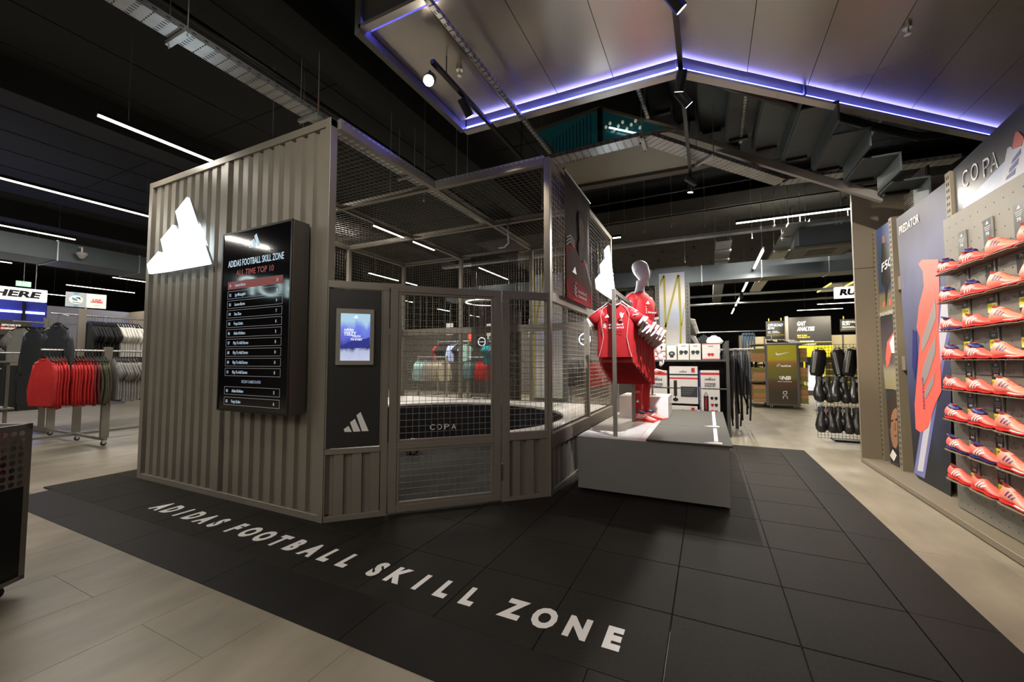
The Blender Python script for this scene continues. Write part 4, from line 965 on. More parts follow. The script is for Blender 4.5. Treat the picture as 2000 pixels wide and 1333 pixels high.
# ================================================================ GARMENTS
def shirt_geo(L=0.7, w=0.25, sh=0.21, neck=0.075, th=0.028, sleeve=0.2, sang=38, sw=0.075, n=20, seed=0, fold=0.006, cuff_w=None):
    """hanging top, front towards -Y, neck at z=0; returns body MB, sleeves MB, cuffs MB"""
    rnd = random.Random(seed); ph = rnd.random() * 6
    def ring(z, hw, ht, cx=0.0, am=fold, v=False):
        pts = []
        for j in range(n):
            t = 2 * PI * j / n; c = math.cos(t); s = math.sin(t)
            x = hw * (abs(c) ** 0.8) * (1 if c >= 0 else -1); y = ht * (abs(s) ** 0.7) * (1 if s >= 0 else -1)
            y += am * math.sin(x * 38 + ph + z * 5) * (1 if abs(s) > 0.2 else 0)
            zz = z
            if v and s < 0 and abs(c) < 0.9: zz -= 0.035 * (1 - (abs(c) / 0.9) ** 2)
            pts.append((cx + x, y, zz))
        return pts
    body = MB(); R = []
    for f, k, am in [(1.0, 1.0, 1.6), (0.92, 1.0, 1.4), (0.75, 0.985, 1.1), (0.55, 0.97, 0.9), (0.38, 0.985, 0.7)]:
        R.append(ring(-L * f, w * k, th * (1.0 + 0.25 * f), am=fold * am))
    ua = -0.24 * (w / 0.25)
    R.append(ring(ua, w * 0.97, th, am=fold * .5)); R.append(ring(ua * 0.62, sh * 1.0, th * 0.95, am=0.002)); R.append(ring(ua * 0.34, sh * 0.93, th * 0.75, am=0))
    R.append(ring(ua * 0.17, sh * 0.66, th * 0.72, am=0)); R.append(ring(ua * 0.04, neck * 1.15, th * 0.9, am=0)); R.append(ring(0.005, neck, th * 1.0, am=0, v=True))
    body.rings(R, None, False, False)
    # inside of the neck, so that it reads as an opening
    body.rings([ring(0.005, neck, th, am=0, v=True), ring(-0.05, neck * 0.8, th * 0.6, am=0)], None, False, True)
    sl = MB(); cf = MB()
    for s in (-1, 1):
        a = math.radians(sang); d = Vector((s * math.cos(a), 0, -math.sin(a))); up = Vector((s * math.sin(a), 0, math.cos(a)))
        o = Vector((s * (sh - 0.045), 0, ua * 0.55)); RR = []
        ks = [(0, 1.0), (0.25, 1.0), (0.6, 0.95), (1.0, 0.92)] if sleeve < 0.35 else [(0, 1.0), (0.15, 0.95), (0.35, 0.82), (0.6, 0.68), (0.85, 0.58), (1.0, 0.52)]
        for f, k in ks:
            c = o + d * (sleeve + 0.045) * f
            if sleeve >= 0.35: c = c + Vector((-s * 0.16 * f * f * (sleeve / 0.6), -0.01 * math.sin(f * 6 + ph), 0))
            RR.append([tuple(c + up * (sw * k * math.cos(2 * PI * j / 12)) + Vector((0, 1, 0)) * (th * 0.9 * math.sin(2 * PI * j / 12))) for j in range(12)])
        if s < 0: RR = [r[::-1] for r in RR]
        sl.rings(RR, None, True, True)
        if cuff_w:
            e = o + d * (sleeve + 0.045 - cuff_w); RC = []
            for f in (0, 1.0):
                c = e + d * (cuff_w * 1.05) * f
                RC.append([tuple(c + up * (sw * 0.95 * math.cos(2 * PI * j / 12)) + Vector((0, 1, 0)) * (th * 0.97 * math.sin(2 * PI * j / 12))) for j in range(12)])
            if s < 0: RC = [r[::-1] for r in RC]
            cf.rings(RC, None, False, False)
    return body, sl, cf
def hanger(parent, w=0.18, m=None, drop=0.12):
    """flat hanger with wire hook; rail at z=0, shirt neck at z=-drop"""
    b = MB(frame((0, 0, -drop), (1, 0, 0), (0, 0, 1)))
    b.prism([(-w, -0.045), (-w + 0.01, -0.062), (0, 0.005), (w - 0.01, -0.062), (w, -0.045), (0.03, 0.03), (-0.03, 0.03)], -0.007, 0.007)
    h = b.build('hanger', m or M_BLACK, parent)
    MB().tube([(0, 0, -drop + 0.028), (0, 0, -0.03), (0.012, 0, -0.012), (0.016, 0, 0.0), (0.010, 0, 0.016), (-0.004, 0, 0.019), (-0.014, 0, 0.012)], 0.0022, 5).build('hook', M_CHROME, h)
    return h
def garment(name, label, cat, m, group, loc, rz=0, drop=0.12, hangerw=0.17, one=True, **kw):
    t = thing(name, label, cat, loc, rz, group)
    body, sl, cf = shirt_geo(**kw)
    body.M = sl.M = I4
    bo = body.build('torso', m, t, smooth=True, loc=(0, 0, -drop), fix=False)
    halves(sl, 'sleeve', m, t, smooth=True, loc=(0, 0, -drop), fix=True)
    hanger(t, hangerw, None, drop)
    return t

# ================================================================ DISPLAY PLATFORM
PX0, PX1, PY0, PY1, PZ = -1.24, 0.155, 4.15, 7.03, 0.58
pf = thing('display_platform', 'large grey display platform with a glossy white top beside the cage', 'platform', (0, 0, 0))
MB().cbox(PX0, PX1, PY0, PY1, 0.052, PZ - 0.006, 0.002).build('body', M_PLATF, pf)
kb = MB(); kb.box(PX0 + 0.14, PX1 - 0.07, PY0 + 0.10, PY1 - 0.08, 0.0155, 0.052); kb.build('recessed_kick', M_PLATF, pf)
M_GLOSS = mat('glossy white floor tile', (0.74, 0.71, 0.66), 0.12, coat=0.5, noise=0.05)
nx, ny = 7, 14; q = None
for i in range(nx):
    for j in range(ny):
        w_ = (PX1 - PX0) / nx; l_ = (PY1 - PY0) / ny
        if q is None: q = MB().cbox(0.0008, w_ - 0.0008, 0.0008, l_ - 0.0008, 0, 0.006, 0.001).build('tile', M_GLOSS, pf); o = q
        else: o = q.copy(); COL.objects.link(o)
        o.location = (PX0 + i * w_, PY0 + j * l_, PZ - 0.006)
M_MATB = mat('dark brown rubber test mat', (0.030, 0.026, 0.019), 0.75, noise=0.15, bump=0.3, bscale=200, speck=0.3, speck_col=(0.1, 0.09, 0.07))
for (y0, y1, lb) in ((4.13, 5.18, 'dark rubber test mat on the platform edge nearest the viewer'), (5.19, 6.85, 'dark rubber test mat on the platform behind the nearest one')):
    t = thing('test_mat', lb, 'mat', (-0.555, y0, PZ))
    MB().cbox(0, 0.735, 0, y1 - y0, 0.0005, 0.020, 0.002).build('pad', M_MATB, t)
    L_ = y1 - y0
    MB().box(0.59, 0.625, 0.17, L_ - 0.05, 0.0202, 0.0212).build('white_line', M_WHITE, t)
    b = MB()
    for k in range(3): b.prism([(0.54 + 0.03 * k, 0.055 + 0.03 * k), (0.655, 0.055 + 0.03 * k), (0.655, 0.075 + 0.03 * k), (0.50 + 0.03 * k, 0.075 + 0.03 * k)][::1], 0.0202, 0.0212)
    b.build('three_bar_emblem', M_WHITE, t)
pl = thing('display_plinth', 'small glossy white display box on the platform behind the mannequin', 'plinth', (0, 0, 0))
MB().cbox(-1.13, -0.49, 5.80, 6.40, PZ, 0.875, 0.002).build('box', M_WHITE_P, pl)
b = MB()
for x in (-1.06, -0.56):
    for y in (5.95, 6.25): b.cyl((x, y, 0.8745), (x, y, 0.8757), 0.014, 10)
b.build('screw_cap', M_STEEL, pl)
st = thing('shoe_stand', 'slim grey stand on the white plinth holding a coral boot', 'stand', (-0.72, 6.08, 0.8757))
MB().cyl((0, 0, 0), (0, 0, 0.012), 0.05, 14).build('foot', M_TAUPE, st); MB().cyl((0, 0, 0.012), (0, 0, 0.30), 0.014, 10).build('pole', M_TAUPE, st); MB().cbox(-0.11, 0.11, -0.035, 0.035, 0.30, 0.306, 0.002).build('plate', M_TAUPE, st)
st = dup(st, (-0.95, 6.1, 0.8757), label='slim grey stand on the white plinth hidden half behind the mannequin legs')

# ---- football boots
def boot_sections(high=False):
    S = [(0.000, 0.012, 0.045, 0.080), (0.010, 0.026, 0.022, 0.110), (0.035, 0.033, 0.016, 0.118 + (0.02 if high else 0)), (0.075, 0.036, 0.014, 0.098 + (0.035 if high else 0)), (0.110, 0.036, 0.016, 0.105 + (0.02 if high else 0)),
         (0.145, 0.037, 0.018, 0.108), (0.185, 0.041, 0.018, 0.088), (0.225, 0.045, 0.015, 0.070), (0.265, 0.046, 0.013, 0.058), (0.300, 0.041, 0.014, 0.049), (0.325, 0.030, 0.018, 0.042), (0.340, 0.012, 0.024, 0.034)]
    return S
def boot_side(S, x):
    for a, b in zip(S[:-1], S[1:]):
        if a[0] <= x <= b[0]:
            f = (x - a[0]) / (b[0] - a[0]); return tuple(a[i] + (b[i] - a[i]) * f for i in range(4))
    return S[-1]
def prof(t, w, z0, z1):
    """closed section: wide at the base, narrowing to the top"""
    c, s = math.cos(t), math.sin(t); h = z1 - z0; zz = z0 + h * (0.5 + 0.5 * s)
    k = 1.0 if s < -0.2 else 1 - 0.42 * ((s + 0.2) / 1.2) ** 1.3
    return (w * c * k if abs(c) > 1e-6 else 0.0, zz)
def make_boot(label, style, group=None):
    """style: 'white' stripes, 'fold' navy tongue, 'collar' navy collar, 'blue' stripes pale upper"""
    S = boot_sections(style == 'blue')
    t = thing('football_boot', label, 'boot', (0, 0, 0), 0, group)
    up = M_CORALP if style == 'blue' else M_CORAL
    R = []
    for x, w_, z0, z1 in S: R.append([(x, *prof(2 * PI * j / 16, w_, z0, z1)) for j in range(16)])
    MB().rings(R).build('upper', up, t, smooth=True, fix=True)
    # opening
    so = 0.02 if style == 'blue' else 0
    o = MB(); o.rings([[(0.055 + 0.040 * math.cos(2 * PI * j / 12), 0.017 * math.sin(2 * PI * j / 12), 0.116 + so + 0.012 * math.cos(2 * PI * j / 12 + 2.6)) for j in range(12)], [(0.055 + 0.034 * math.cos(2 * PI * j / 12), 0.014 * math.sin(2 * PI * j / 12), 0.088) for j in range(12)]])
    o.build('ankle_opening', mat('boot lining', (0.30, 0.03, 0.03), 0.8), t, fix=True)
    # sole with studs
    b = MB(); outl = [(x, w_ * 1.03) for x, w_, _, _ in S]; zs = [min(z0, 0.024) for _, _, z0, _ in S]
    n = len(S); vs = []
    for (x, w_), z in zip(outl, zs): vs += [(x, -w_, z - 0.004), (x, w_, z - 0.004), (x, w_, z + 0.006), (x, -w_, z + 0.006)]
    fs = []
    for i in range(n - 1):
        for j in range(4): fs.append((4 * i + j, 4 * i + (j + 1) % 4, 4 * i + 4 + (j + 1) % 4, 4 * i + 4 + j))
    fs += [(3, 2, 1, 0), tuple(4 * n - 4 + j for j in range(4))]
    b.add(vs, fs); b.build('sole_plate', M_SOLE if style != 'collar' else M_BNAVY, t, fix=True)
    sb = MB()
    for x, y in [(0.03, 0.022), (0.03, -0.022), (0.075, 0.024), (0.075, -0.024), (0.19, 0.03), (0.19, -0.03), (0.235, 0.034), (0.235, -0.034), (0.285, 0.026), (0.285, -0.026), (0.26, 0.0)]:
        sb.tube([(x, y, 0.0165), (x, y, 0.0)], [0.0085, 0.005], 6)
    sb.build('studs', M_SOLE, t)
    # stripes on both flanks
    sm = M_WHITE if style != 'blue' else M_BNAVY
    sbm = MB()
    for k in range(3):
        for sd in (-1, 1):
            cols = []
            m_ = 6; x0 = 0.065 + k * 0.032 if style != 'blue' else 0.085 + k * 0.030
            lo, hi = (0.16, 0.80) if style != 'blue' else (0.45, 0.80)
            for i in range(m_ + 1):
                f = lo + (hi - lo) * i / m_; sec = []
                for dx in (0, 0.016 if style != 'blue' else 0.012):
                    x = x0 + dx + (f - lo) * (0.085 if style != 'blue' else 0.05) * (1 if k else 0.9)
                    _, w_, z0, z1 = boot_side(S, x); th_ = math.asin(max(-1, min(1, 2 * f - 1))); yy, zz = prof(th_, w_, z0, z1)
                    sec.append((x, sd * (abs(yy) + 0.0016), zz))
                cols.append(sec)
            vs = [p for c in cols for p in c]; fs = [(2 * i, 2 * i + 1, 2 * i + 3, 2 * i + 2) for i in range(m_)]
            MB().add(vs, fs).build('side_stripe', sm, t)
    lb = MB()
    for i in range(5):
        x = 0.135 + i * 0.017; _, w_, z0, z1 = boot_side(S, x); lb.tube([(x, -0.016, z1 - 0.006), (x + 0.004, 0, z1 + 0.001), (x, 0.016, z1 - 0.006)], 0.002, 4)
    lb.build('laces', M_CORALP if style != 'blue' else M_CORAL, t)
    if style == 'fold':
        f = MB(); RR = []
        for x, w_, h_ in [(0.060, 0.010, 0.128), (0.075, 0.030, 0.130), (0.110, 0.036, 0.128), (0.150, 0.032, 0.112), (0.175, 0.014, 0.100)]:
            RR.append([(x, w_ * math.cos(2 * PI * j / 10), h_ - 0.35 * w_ + 0.010 * math.sin(2 * PI * j / 10) - 0.5 * abs(w_ * math.cos(2 * PI * j / 10)) + 0.01) for j in range(10)])
        f.rings(RR); f.build('fold_over_tongue', M_BNAVY, t, smooth=True, fix=True)
        e = MB(); e.prism([(0.092, -0.012), (0.112, -0.016), (0.128, -0.004), (0.128, 0.004), (0.112, 0.016), (0.092, 0.012)], 0.131, 0.134); e.build('tongue_patch', M_CORAL, t)
        MB().rings([[(x, w_ * math.cos(2 * PI * j / 8), 0.030 + 0.012 * math.sin(2 * PI * j / 8)) for j in range(8)] for x, w_ in [(-0.004, 0.010), (0.008, 0.028), (0.028, 0.035)]]).build('heel_cup', M_BNAVY, t, smooth=True, fix=True)
    if style == 'collar':
        c = MB(); pts = [(0.055 + 0.046 * math.cos(a), 0.024 * math.sin(a), 0.117 + 0.012 * math.cos(a + 2.6)) for a in [2 * PI * i / 14 for i in range(14)]]
        c.tube(pts, 0.007, 6, closed=True); c.build('navy_collar', M_BNAVY, t, smooth=True)
    if style == 'blue':
        MB().rings([[(x, (w_ + 0.002) * math.cos(2 * PI * j / 10), z0_ + (0.016) * (0.5 + 0.5 * math.sin(2 * PI * j / 10))) for j in range(10)] for x, w_, z0_ in [(0.17, 0.038, 0.016), (0.225, 0.0455, 0.014), (0.265, 0.0465, 0.012), (0.300, 0.0415, 0.014), (0.33, 0.026, 0.018)]]).build('pale_toe_band', M_WHITE, t, smooth=True, fix=True)
    return t
BOOTS = {s: make_boot('coral football boot', s) for s in ('white', 'fold', 'collar', 'blue')}
used_b = {s: False for s in BOOTS}
def put_boot(style, loc, rz, label, scale=None, rx=0.0, group=None):
    t = BOOTS[style]
    if used_b[style]: t = dup(t)
    used_b[style] = True
    t.location = loc; t.rotation_euler = (0, rx, rz); t['label'] = label
    if group: t['group'] = group
    if scale: t.scale = (scale,) * 3
    return t

# ================================================================ BOOT WALL
M_PAN = M_SHELF
bw = thing('boot_wall_unit', 'long greige wall display unit with tall end panel, base plinth and slotted uprights', 'display unit', (0, 0, 0))
WX = 1.83
b = MB(); b.cbox(WX, 2.6, -1.5, 7.0, 0.012, 0.062, 0.003); b.build('base_plinth', M_PAN, bw)
MB().box(WX + 0.01, 2.6, -1.5, 6.99, 0.0, 0.0125).build('shadow_gap', M_BLACK, bw)
b = MB(); b.prism([(0.0, 0.0), (0.98, 0.0), (0.98, 3.72), (0.055, 3.72), (0.0, 3.66)], 0, 0.05, None)
b.M = I4; e = MB(frame((WX, 7.05, 0), (1, 0, 0), (0, 0, 1))); e.prism([(0.0, 0.0), (0.98, 0.0), (0.98, 3.72), (0.05, 3.72), (0.0, 3.66)], 0, 0.05); e.build('end_panel', M_PAN, bw)
MB().box(WX + 0.001, 2.80, 6.9955, 6.9975, 2.615, 2.620).build('panel_joint', M_HOLE, bw)
b = MB(frame((0, 6.999, 0), (1, 0, 0), (0, 0, 1)))
for x in (2.06, 2.115):
    for z in (3.64, 3.70, 2.98, 3.04): b.cyl((x, z - 0.05, 0), (x, z - 0.05, 0.002), 0.006, 8)
b.build('fixing_hole', M_HOLE, bw)
MB().box(2.16, 2.20, -1.5, 7.0, 0.0625, 3.05).build('back_panel', M_PAN, bw)
pm_ = mesh_panel(frame((2.35, 6.9, 2.9), (0, -1, 0), (0, 0, 1)), 0.55, 0.75, 0.03, 0.004, M_WIRE, bw, 'perforated_panel')
MB().box(2.36, 2.38, 6.3, 6.9, 2.9, 3.65).build('panel_backing', M_BLACKM, bw)
for y in (6.955, 6.40, 5.075, 1.0):
    p = MB().box(2.035, 2.155, y - 0.042, y + 0.042, 0.063, 3.10 if y > 5 else 3.1).build('slotted_upright', M_SHELF, bw)
    s = MB()
    for k in range(48): s.box(2.0340, 2.0352, y - 0.020, y - 0.008, 0.12 + k * 0.062, 0.15 + k * 0.062); s.box(2.0340, 2.0352, y + 0.010, y + 0.022, 0.12 + k * 0.062, 0.15 + k * 0.062)
    o = s.build('slot_rows', M_HOLE, p); o['kind'] = 'stuff'
for y, z in ((6.87, 1.25), (6.87, 2.2), (6.31, 1.25), (6.31, 2.2)):
    MB().cbox(2.06, 2.075, y - 0.07, y + 0.02, z, z + 0.16, 0.002).build('mounting_plate', M_SHELF, bw)
# pegboard
pgb = thing('pegboard', 'grey drilled pegboard carrying eight rows of coral boots', 'pegboard', (0, 0, 0))
MB().cbox(1.968, 2.030, -1.2, 5.02, 0.072, 1.238, 0.0015).build('lower_board', M_PEG, pgb); MB().cbox(1.968, 2.030, -1.2, 5.02, 1.243, 2.64, 0.0015).build('upper_board', M_PEG, pgb)
s = MB(frame((1.9675, 0, 0), (0, -1, 0), (0, 0, 1))); cnt = 0
for i in range(26):
    for j in range(25):
        y = 4.965 - i * 0.105 - (0.0525 if j % 2 else 0); z = 0.13 + j * 0.105
        if z > 2.6: continue
        s.add([(-y + 0.006 * math.cos(a), z + 0.006 * math.sin(a), 0.0008) for a in [2 * PI * k / 6 for k in range(6)]], [tuple(range(6))])
o = s.build('peg_holes', M_HOLE, pgb); o['kind'] = 'stuff'
ROWZ = [2.12, 1.865, 1.612, 1.36, 1.10, 0.84, 0.575, 0.325]
STY = [['fold', 'fold', 'blue', 'blue'], ['fold', 'fold', 'blue', 'blue'], ['collar', 'white', 'blue', 'blue'], ['fold', 'fold', 'blue', 'blue'], ['white', 'white', 'blue', 'blue'], ['fold', 'fold', 'blue', 'blue'], ['collar', 'collar', 'blue', 'blue'], ['white', 'white', 'blue', 'blue']]
rown = ['top row', 'second row from the top', 'third row from the top', 'fourth row from the top', 'fifth row from the top', 'sixth row from the top', 'row above the lowest', 'lowest row']
coln = ['far end', 'second from the far end', 'third from the far end', 'fourth from the far end']
rown2 = ['top row', 'second row', 'third row', 'fourth row', 'fifth row', 'sixth row', 'seventh row', 'lowest row']
desc = {'fold': 'coral boot with navy fold tongue', 'white': 'coral boot with white stripes', 'collar': 'coral boot with navy collar', 'blue': 'pale coral boot with blue stripes'}
shelf0 = None; tick0 = {}
def make_ticket(yellow):
    t = thing('price_ticket', 'x', 'price ticket', (0, 0, 0))
    F = frame((0, 0, 0), (0, -1, 0), (0, 0, 1))
    MB(F).cbox(-0.055, 0.055, -0.115, 0.115, 0, 0.004, 0.0015).build('sleeve_card', M_TAGB, t)
    mark(F @ T(-0.018, 0.072, 0.0045), 0.036, 0.024, M_WHITE, t, 0.0006)
    b = MB(F)
    for k in range(3): b.box(-0.040 + k * 0.006, 0.040 - k * 0.006, 0.050 - k * 0.014, 0.056 - k * 0.014, 0.0042, 0.0048)
    b.build('small_print', mat('grey small print', (0.35, 0.35, 0.33), 0.5), t)
    text('49.99' if yellow else '75', F @ T(-0.022, -0.012, 0.004), 0.022, M_WHITE, t, width=0.044, bold=0.02)
    if yellow:
        MB(F).box(-0.050, 0.050, -0.105, -0.032, 0.0042, 0.0048).build('yellow_strip', M_TAGY, t)
        text('2 FOR 60', F @ T(-0.042, -0.066, 0.005), 0.020, M_TAGB, t, width=0.084, bold=0.03)
        MB(F).box(-0.046, 0.046, -0.100, -0.086, 0.005, 0.0055).build('white_strip', M_WHITE, t)
    MB(F).cbox(0.056, 0.066, -0.115, 0.115, -0.002, 0.007, 0.001).build('clear_edge', mat('acrylic edge', (0.25, 0.27, 0.26), 0.1), t)
    return t
for r, z in enumerate(ROWZ):
    for c in range(4):
        yh = 4.955 - c * 0.352
        put_boot(STY[r][c], (1.905, yh, z + 0.006), -PI / 2 + 0.06, '%s, %s, %s' % (desc[STY[r][c]], rown2[r], coln[c]))
        if shelf0 is None:
            sh = thing('boot_shelf', 'x', 'shelf', (0, 0, 0), 0)
            b = MB(); b.prism([(1.968, 0.0), (1.968, -0.33), (1.90, -0.345), (1.86, -0.30), (1.855, -0.06), (1.875, 0.01)], 0.0, 0.005); b.build('plate', M_SHELF, sh)
            MB().box(1.955, 1.9679, -0.25, -0.08, -0.025, 0.0).build('peg_bracket', M_SHELF, sh); shelf0 = sh; s_ = sh
        else: s_ = dup(shelf0)
        s_.location = (0, yh, z); s_['label'] = 'small curved boot shelf, %s, %s' % (rown2[r], coln[c]); s_['group'] = 'boot shelves on the pegboard'
        yel = r >= 2
        if yel not in tick0: tk_ = tick0[yel] = make_ticket(yel)
        else: tk_ = dup(tick0[yel])
        tz = z + (0.215 if r < 3 else 0.19)
        if r >= 4: tz = ROWZ[r - 1] - 0.115
        tk_.location = (1.962, 4.715 - c * 0.352, tz if r >= 4 else tz); tk_['group'] = 'price tickets on the pegboard'
        tk_['label'] = 'black %sprice ticket, %s, %s' % ('and yellow ' if yel else '', rown2[r], coln[c])

# ---- posters of the wall
def poly_at(X, pts, m, nm, parent, d=0.002, dx=0.0):
    # pts in (Y,Z) on the plane x = X, facing -X
    b = MB(frame((X - dx, 0, 0), (0, -1, 0), (0, 0, 1))); b.prism([(-y, z) for y, z in pts], 0, d); return b.build(nm, m, parent)
XP = 2.06
pr = thing('predator_poster', 'tall blue grey poster of an upright coral boot reading PREDATOR', 'poster', (0, 0, 0))
M_PRP = bpy.data.materials.new('blue grey streaked print'); M_PRP.use_nodes = True
nt = M_PRP.node_tree; bs = nt.nodes['Principled BSDF']; bs.inputs['Roughness'].default_value = 0.5; bs.inputs['Specular IOR Level'].default_value = 0.3
tc = nt.nodes.new('ShaderNodeTexCoord'); sp = nt.nodes.new('ShaderNodeSeparateXYZ'); cr = nt.nodes.new('ShaderNodeValToRGB'); nz = nt.nodes.new('ShaderNodeTexNoise'); ad = nt.nodes.new('ShaderNodeMath'); ad.operation = 'MULTIPLY_ADD'
nt.links.new(tc.outputs['Generated'], sp.inputs[0]); nt.links.new(tc.outputs['Generated'], nz.inputs[0]); nz.inputs['Scale'].default_value = 1.8; nt.links.new(nz.outputs[0], ad.inputs[0]); ad.inputs[1].default_value = 0.5; nt.links.new(sp.outputs['Z'], ad.inputs[2]); dv_ = nt.nodes.new('ShaderNodeMath'); dv_.operation = 'DIVIDE'; dv_.inputs[1].default_value = 1.4; nt.links.new(ad.outputs[0], dv_.inputs[0]); nt.links.new(dv_.outputs[0], cr.inputs[0])
el = cr.color_ramp.elements
for _ in range(3): el.new(0.5)
for e_, (p, c) in zip(el, [(0.0, (0.012, 0.012, 0.013)), (0.45, (0.016, 0.018, 0.024)), (0.72, (0.045, 0.052, 0.12)), (1.02, (0.12, 0.13, 0.22)), (1.3, (0.07, 0.065, 0.075))]): e_.position = min(1, p / 1.4); e_.color = (*c, 1)
nt.links.new(cr.outputs[0], bs.inputs['Base Color'])
poly_at(XP, [(6.282, 3.047), (5.07, 3.043), (5.387, -0.102), (5.849, 0.005), (6.123, 0.098)], M_PRP, 'print_sheet', pr, 0.004)
M_BEAM = mat('printed light streak', (0.55, 0.56, 0.66), 0.3); M_BEAM2 = mat('printed violet streak edge', (0.16, 0.17, 0.42), 0.3)
poly_at(XP, [(5.361, 2.081), (5.16, 2.048), (5.198, 1.668), (5.337, 1.382), (5.54, 0.922), (5.884, 0.102), (6.137, 0.095), (5.8, 0.898), (5.574, 1.384)], M_BEAM2, 'light_streak_edge', pr, 0.001, 0.004)
poly_at(XP, [(5.301, 2.072), (5.175, 2.05), (5.249, 1.672), (5.441, 1.282), (5.626, 0.862), (5.909, 0.166), (6.042, 0.146), (5.729, 0.904), (5.485, 1.434)], M_BEAM, 'light_streak', pr, 0.001, 0.0055)
poly_at(XP, [(5.772, 2.394), (5.688, 2.419), (5.356, 2.349), (5.364, 2.082), (5.425, 1.685), (5.417, 1.383), (5.431, 1.057), (5.565, 0.92), (5.741, 0.664), (5.909, 0.58), (6.027, 0.606), (6.022, 0.877), (5.905, 1.275), (5.822, 1.605), (5.881, 1.72), (5.81, 1.935), (5.674, 2.134), (5.679, 2.298)], M_CORAL, 'boot_picture', pr, 0.001, 0.007)
poly_at(XP, [(5.981, 1.705), (5.898, 1.676), (5.905, 1.386), (5.992, 1.149), (6.038, 1.301)], MATS['navy boot trim'], 'blue_collar_picture', pr, 0.001, 0.0072)
M_PSTR = mat('printed silver knit', (0.30, 0.27, 0.27), 0.4)
for pts in ([(5.545, 1.861), (5.451, 1.969), (5.449, 1.789), (5.64, 1.569), (5.788, 1.44), (5.773, 1.575)], [(5.654, 1.437), (5.467, 1.612), (5.506, 1.434), (5.679, 1.199), (5.804, 1.07), (5.808, 1.249)], [(5.688, 1.109), (5.527, 1.24), (5.581, 1.114), (5.749, 0.956), (5.788, 1.006)]):
    poly_at(XP, pts, M_PSTR, 'boot_knit_picture', pr, 0.001, 0.0095)
text('PREDATOR', frame((XP - 0.0048, 6.204, 2.834), (0, -1, -0.0), (0, 0, 1)), 0.095, M_WHITE, pr, width=0.50, bold=0.025, lift=0.004)
text('PREDATOR', frame((XP - 0.012, 5.777, 0.846), (0, 0, 1), (0, 1, 0)), 0.035, M_BNAVY, pr, width=0.34, bold=0.01)
text('PREDATOR', frame((XP - 0.0048, 6.16, 2.20), (0, 0, 1), (0, 1, 0)), 0.02, M_PSTR, pr, width=0.25)
f5 = thing('player_poster', 'narrow poster strip with a dark clad player, a boot and a curly haired face', 'poster', (0, 0, 0))
poly_at(XP, [(6.969, 3.1), (6.397, 3.084), (6.467, 1.952), (6.979, 1.953)], grad_mat('stadium blue print', [(0.0, (0.20, 0.17, 0.08)), (0.22, (0.16, 0.13, 0.07)), (0.27, (0.015, 0.03, 0.07)), (0.7, (0.02, 0.05, 0.12)), (1.0, (0.05, 0.09, 0.25))]), 'upper_print', f5, 0.004)
poly_at(XP, [(6.98, 1.946), (6.468, 1.945), (6.485, 1.006), (6.849, 0.997)], grad_mat('dusk pitch print', [(0.0, (0.28, 0.24, 0.12)), (0.25, (0.30, 0.27, 0.18)), (0.35, (0.10, 0.09, 0.09)), (0.8, (0.05, 0.04, 0.05)), (1.0, (0.012, 0.012, 0.014))]), 'middle_print', f5, 0.004)
poly_at(XP, [(6.834, 0.984), (6.486, 1.0), (6.532, 0.078), (6.794, 0.063)], mat('dark blue print', (0.02, 0.03, 0.05), 0.3), 'lower_print', f5, 0.004)
poly_at(XP, [(6.751, 2.862), (6.648, 2.874), (6.511, 2.799), (6.447, 2.674), (6.498, 2.367), (6.602, 2.289), (6.696, 2.042), (6.715, 2.308), (6.812, 2.351), (6.801, 2.591)], mat('printed black kit', (0.008, 0.008, 0.010), 0.4), 'printed_player', f5, 0.001, 0.005)
poly_at(XP, [(6.722, 2.961), (6.639, 2.951), (6.634, 2.857), (6.716, 2.872)], M_SKIN, 'printed_head', f5, 0.001, 0.0055); poly_at(XP, [(6.771, 2.118), (6.721, 2.111), (6.746, 2.048), (6.796, 2.054)], M_CORAL, 'printed_boot', f5, 0.001, 0.0065); poly_at(XP, [(6.589, 2.126), (6.542, 2.126), (6.535, 2.048), (6.582, 2.048)], M_CORAL, 'printed_boot', f5, 0.001, 0.0065)
text('F50', frame((XP - 0.008, 6.773, 2.505), (0, -1, 0.1), (0, 0, 1)), 0.11, M_WHITE, f5, width=0.32, bold=0.02, slant=0.15, lift=0.003)
text('ENGINEERED', frame((XP - 0.0048, 6.91, 1.94), (0, -1, 0), (0, 0, 1)), 0.05, M_WHITE, f5, width=0.45)
poly_at(XP, [(6.715, 1.6), (6.596, 1.659), (6.513, 1.704), (6.476, 1.765), (6.482, 1.577), (6.604, 1.455), (6.684, 1.315), (6.77, 1.275), (6.789, 1.393)], M_CORAL, 'printed_boot', f5, 0.001, 0.005)
poly_at(XP, [(6.636, 1.584), (6.517, 1.673), (6.475, 1.639), (6.496, 1.453), (6.588, 1.455)], M_WHITE, 'printed_sock', f5, 0.001, 0.0062)
poly_at(XP, [(6.734, 0.746), (6.507, 0.831), (6.533, 0.347), (6.6, 0.279), (6.677, 0.283), (6.729, 0.375), (6.756, 0.55)], M_SKIN, 'printed_face', f5, 0.001, 0.005)
poly_at(XP, [(6.809, 0.66), (6.805, 0.836), (6.727, 0.939), (6.611, 0.986), (6.474, 0.994), (6.487, 0.753), (6.543, 0.785), (6.623, 0.751), (6.694, 0.673), (6.73, 0.503), (6.793, 0.513)], mat('printed curly hair', (0.035, 0.020, 0.012), 0.6, noise=0.8, nscale=60), 'printed_hair', f5, 0.001, 0.0062)
poly_at(XP, [(6.627, 0.443), (6.55, 0.461), (6.568, 0.427), (6.615, 0.42)], mat('printed lips', (0.16, 0.045, 0.035), 0.5), 'printed_mouth', f5, 0.001, 0.0064)
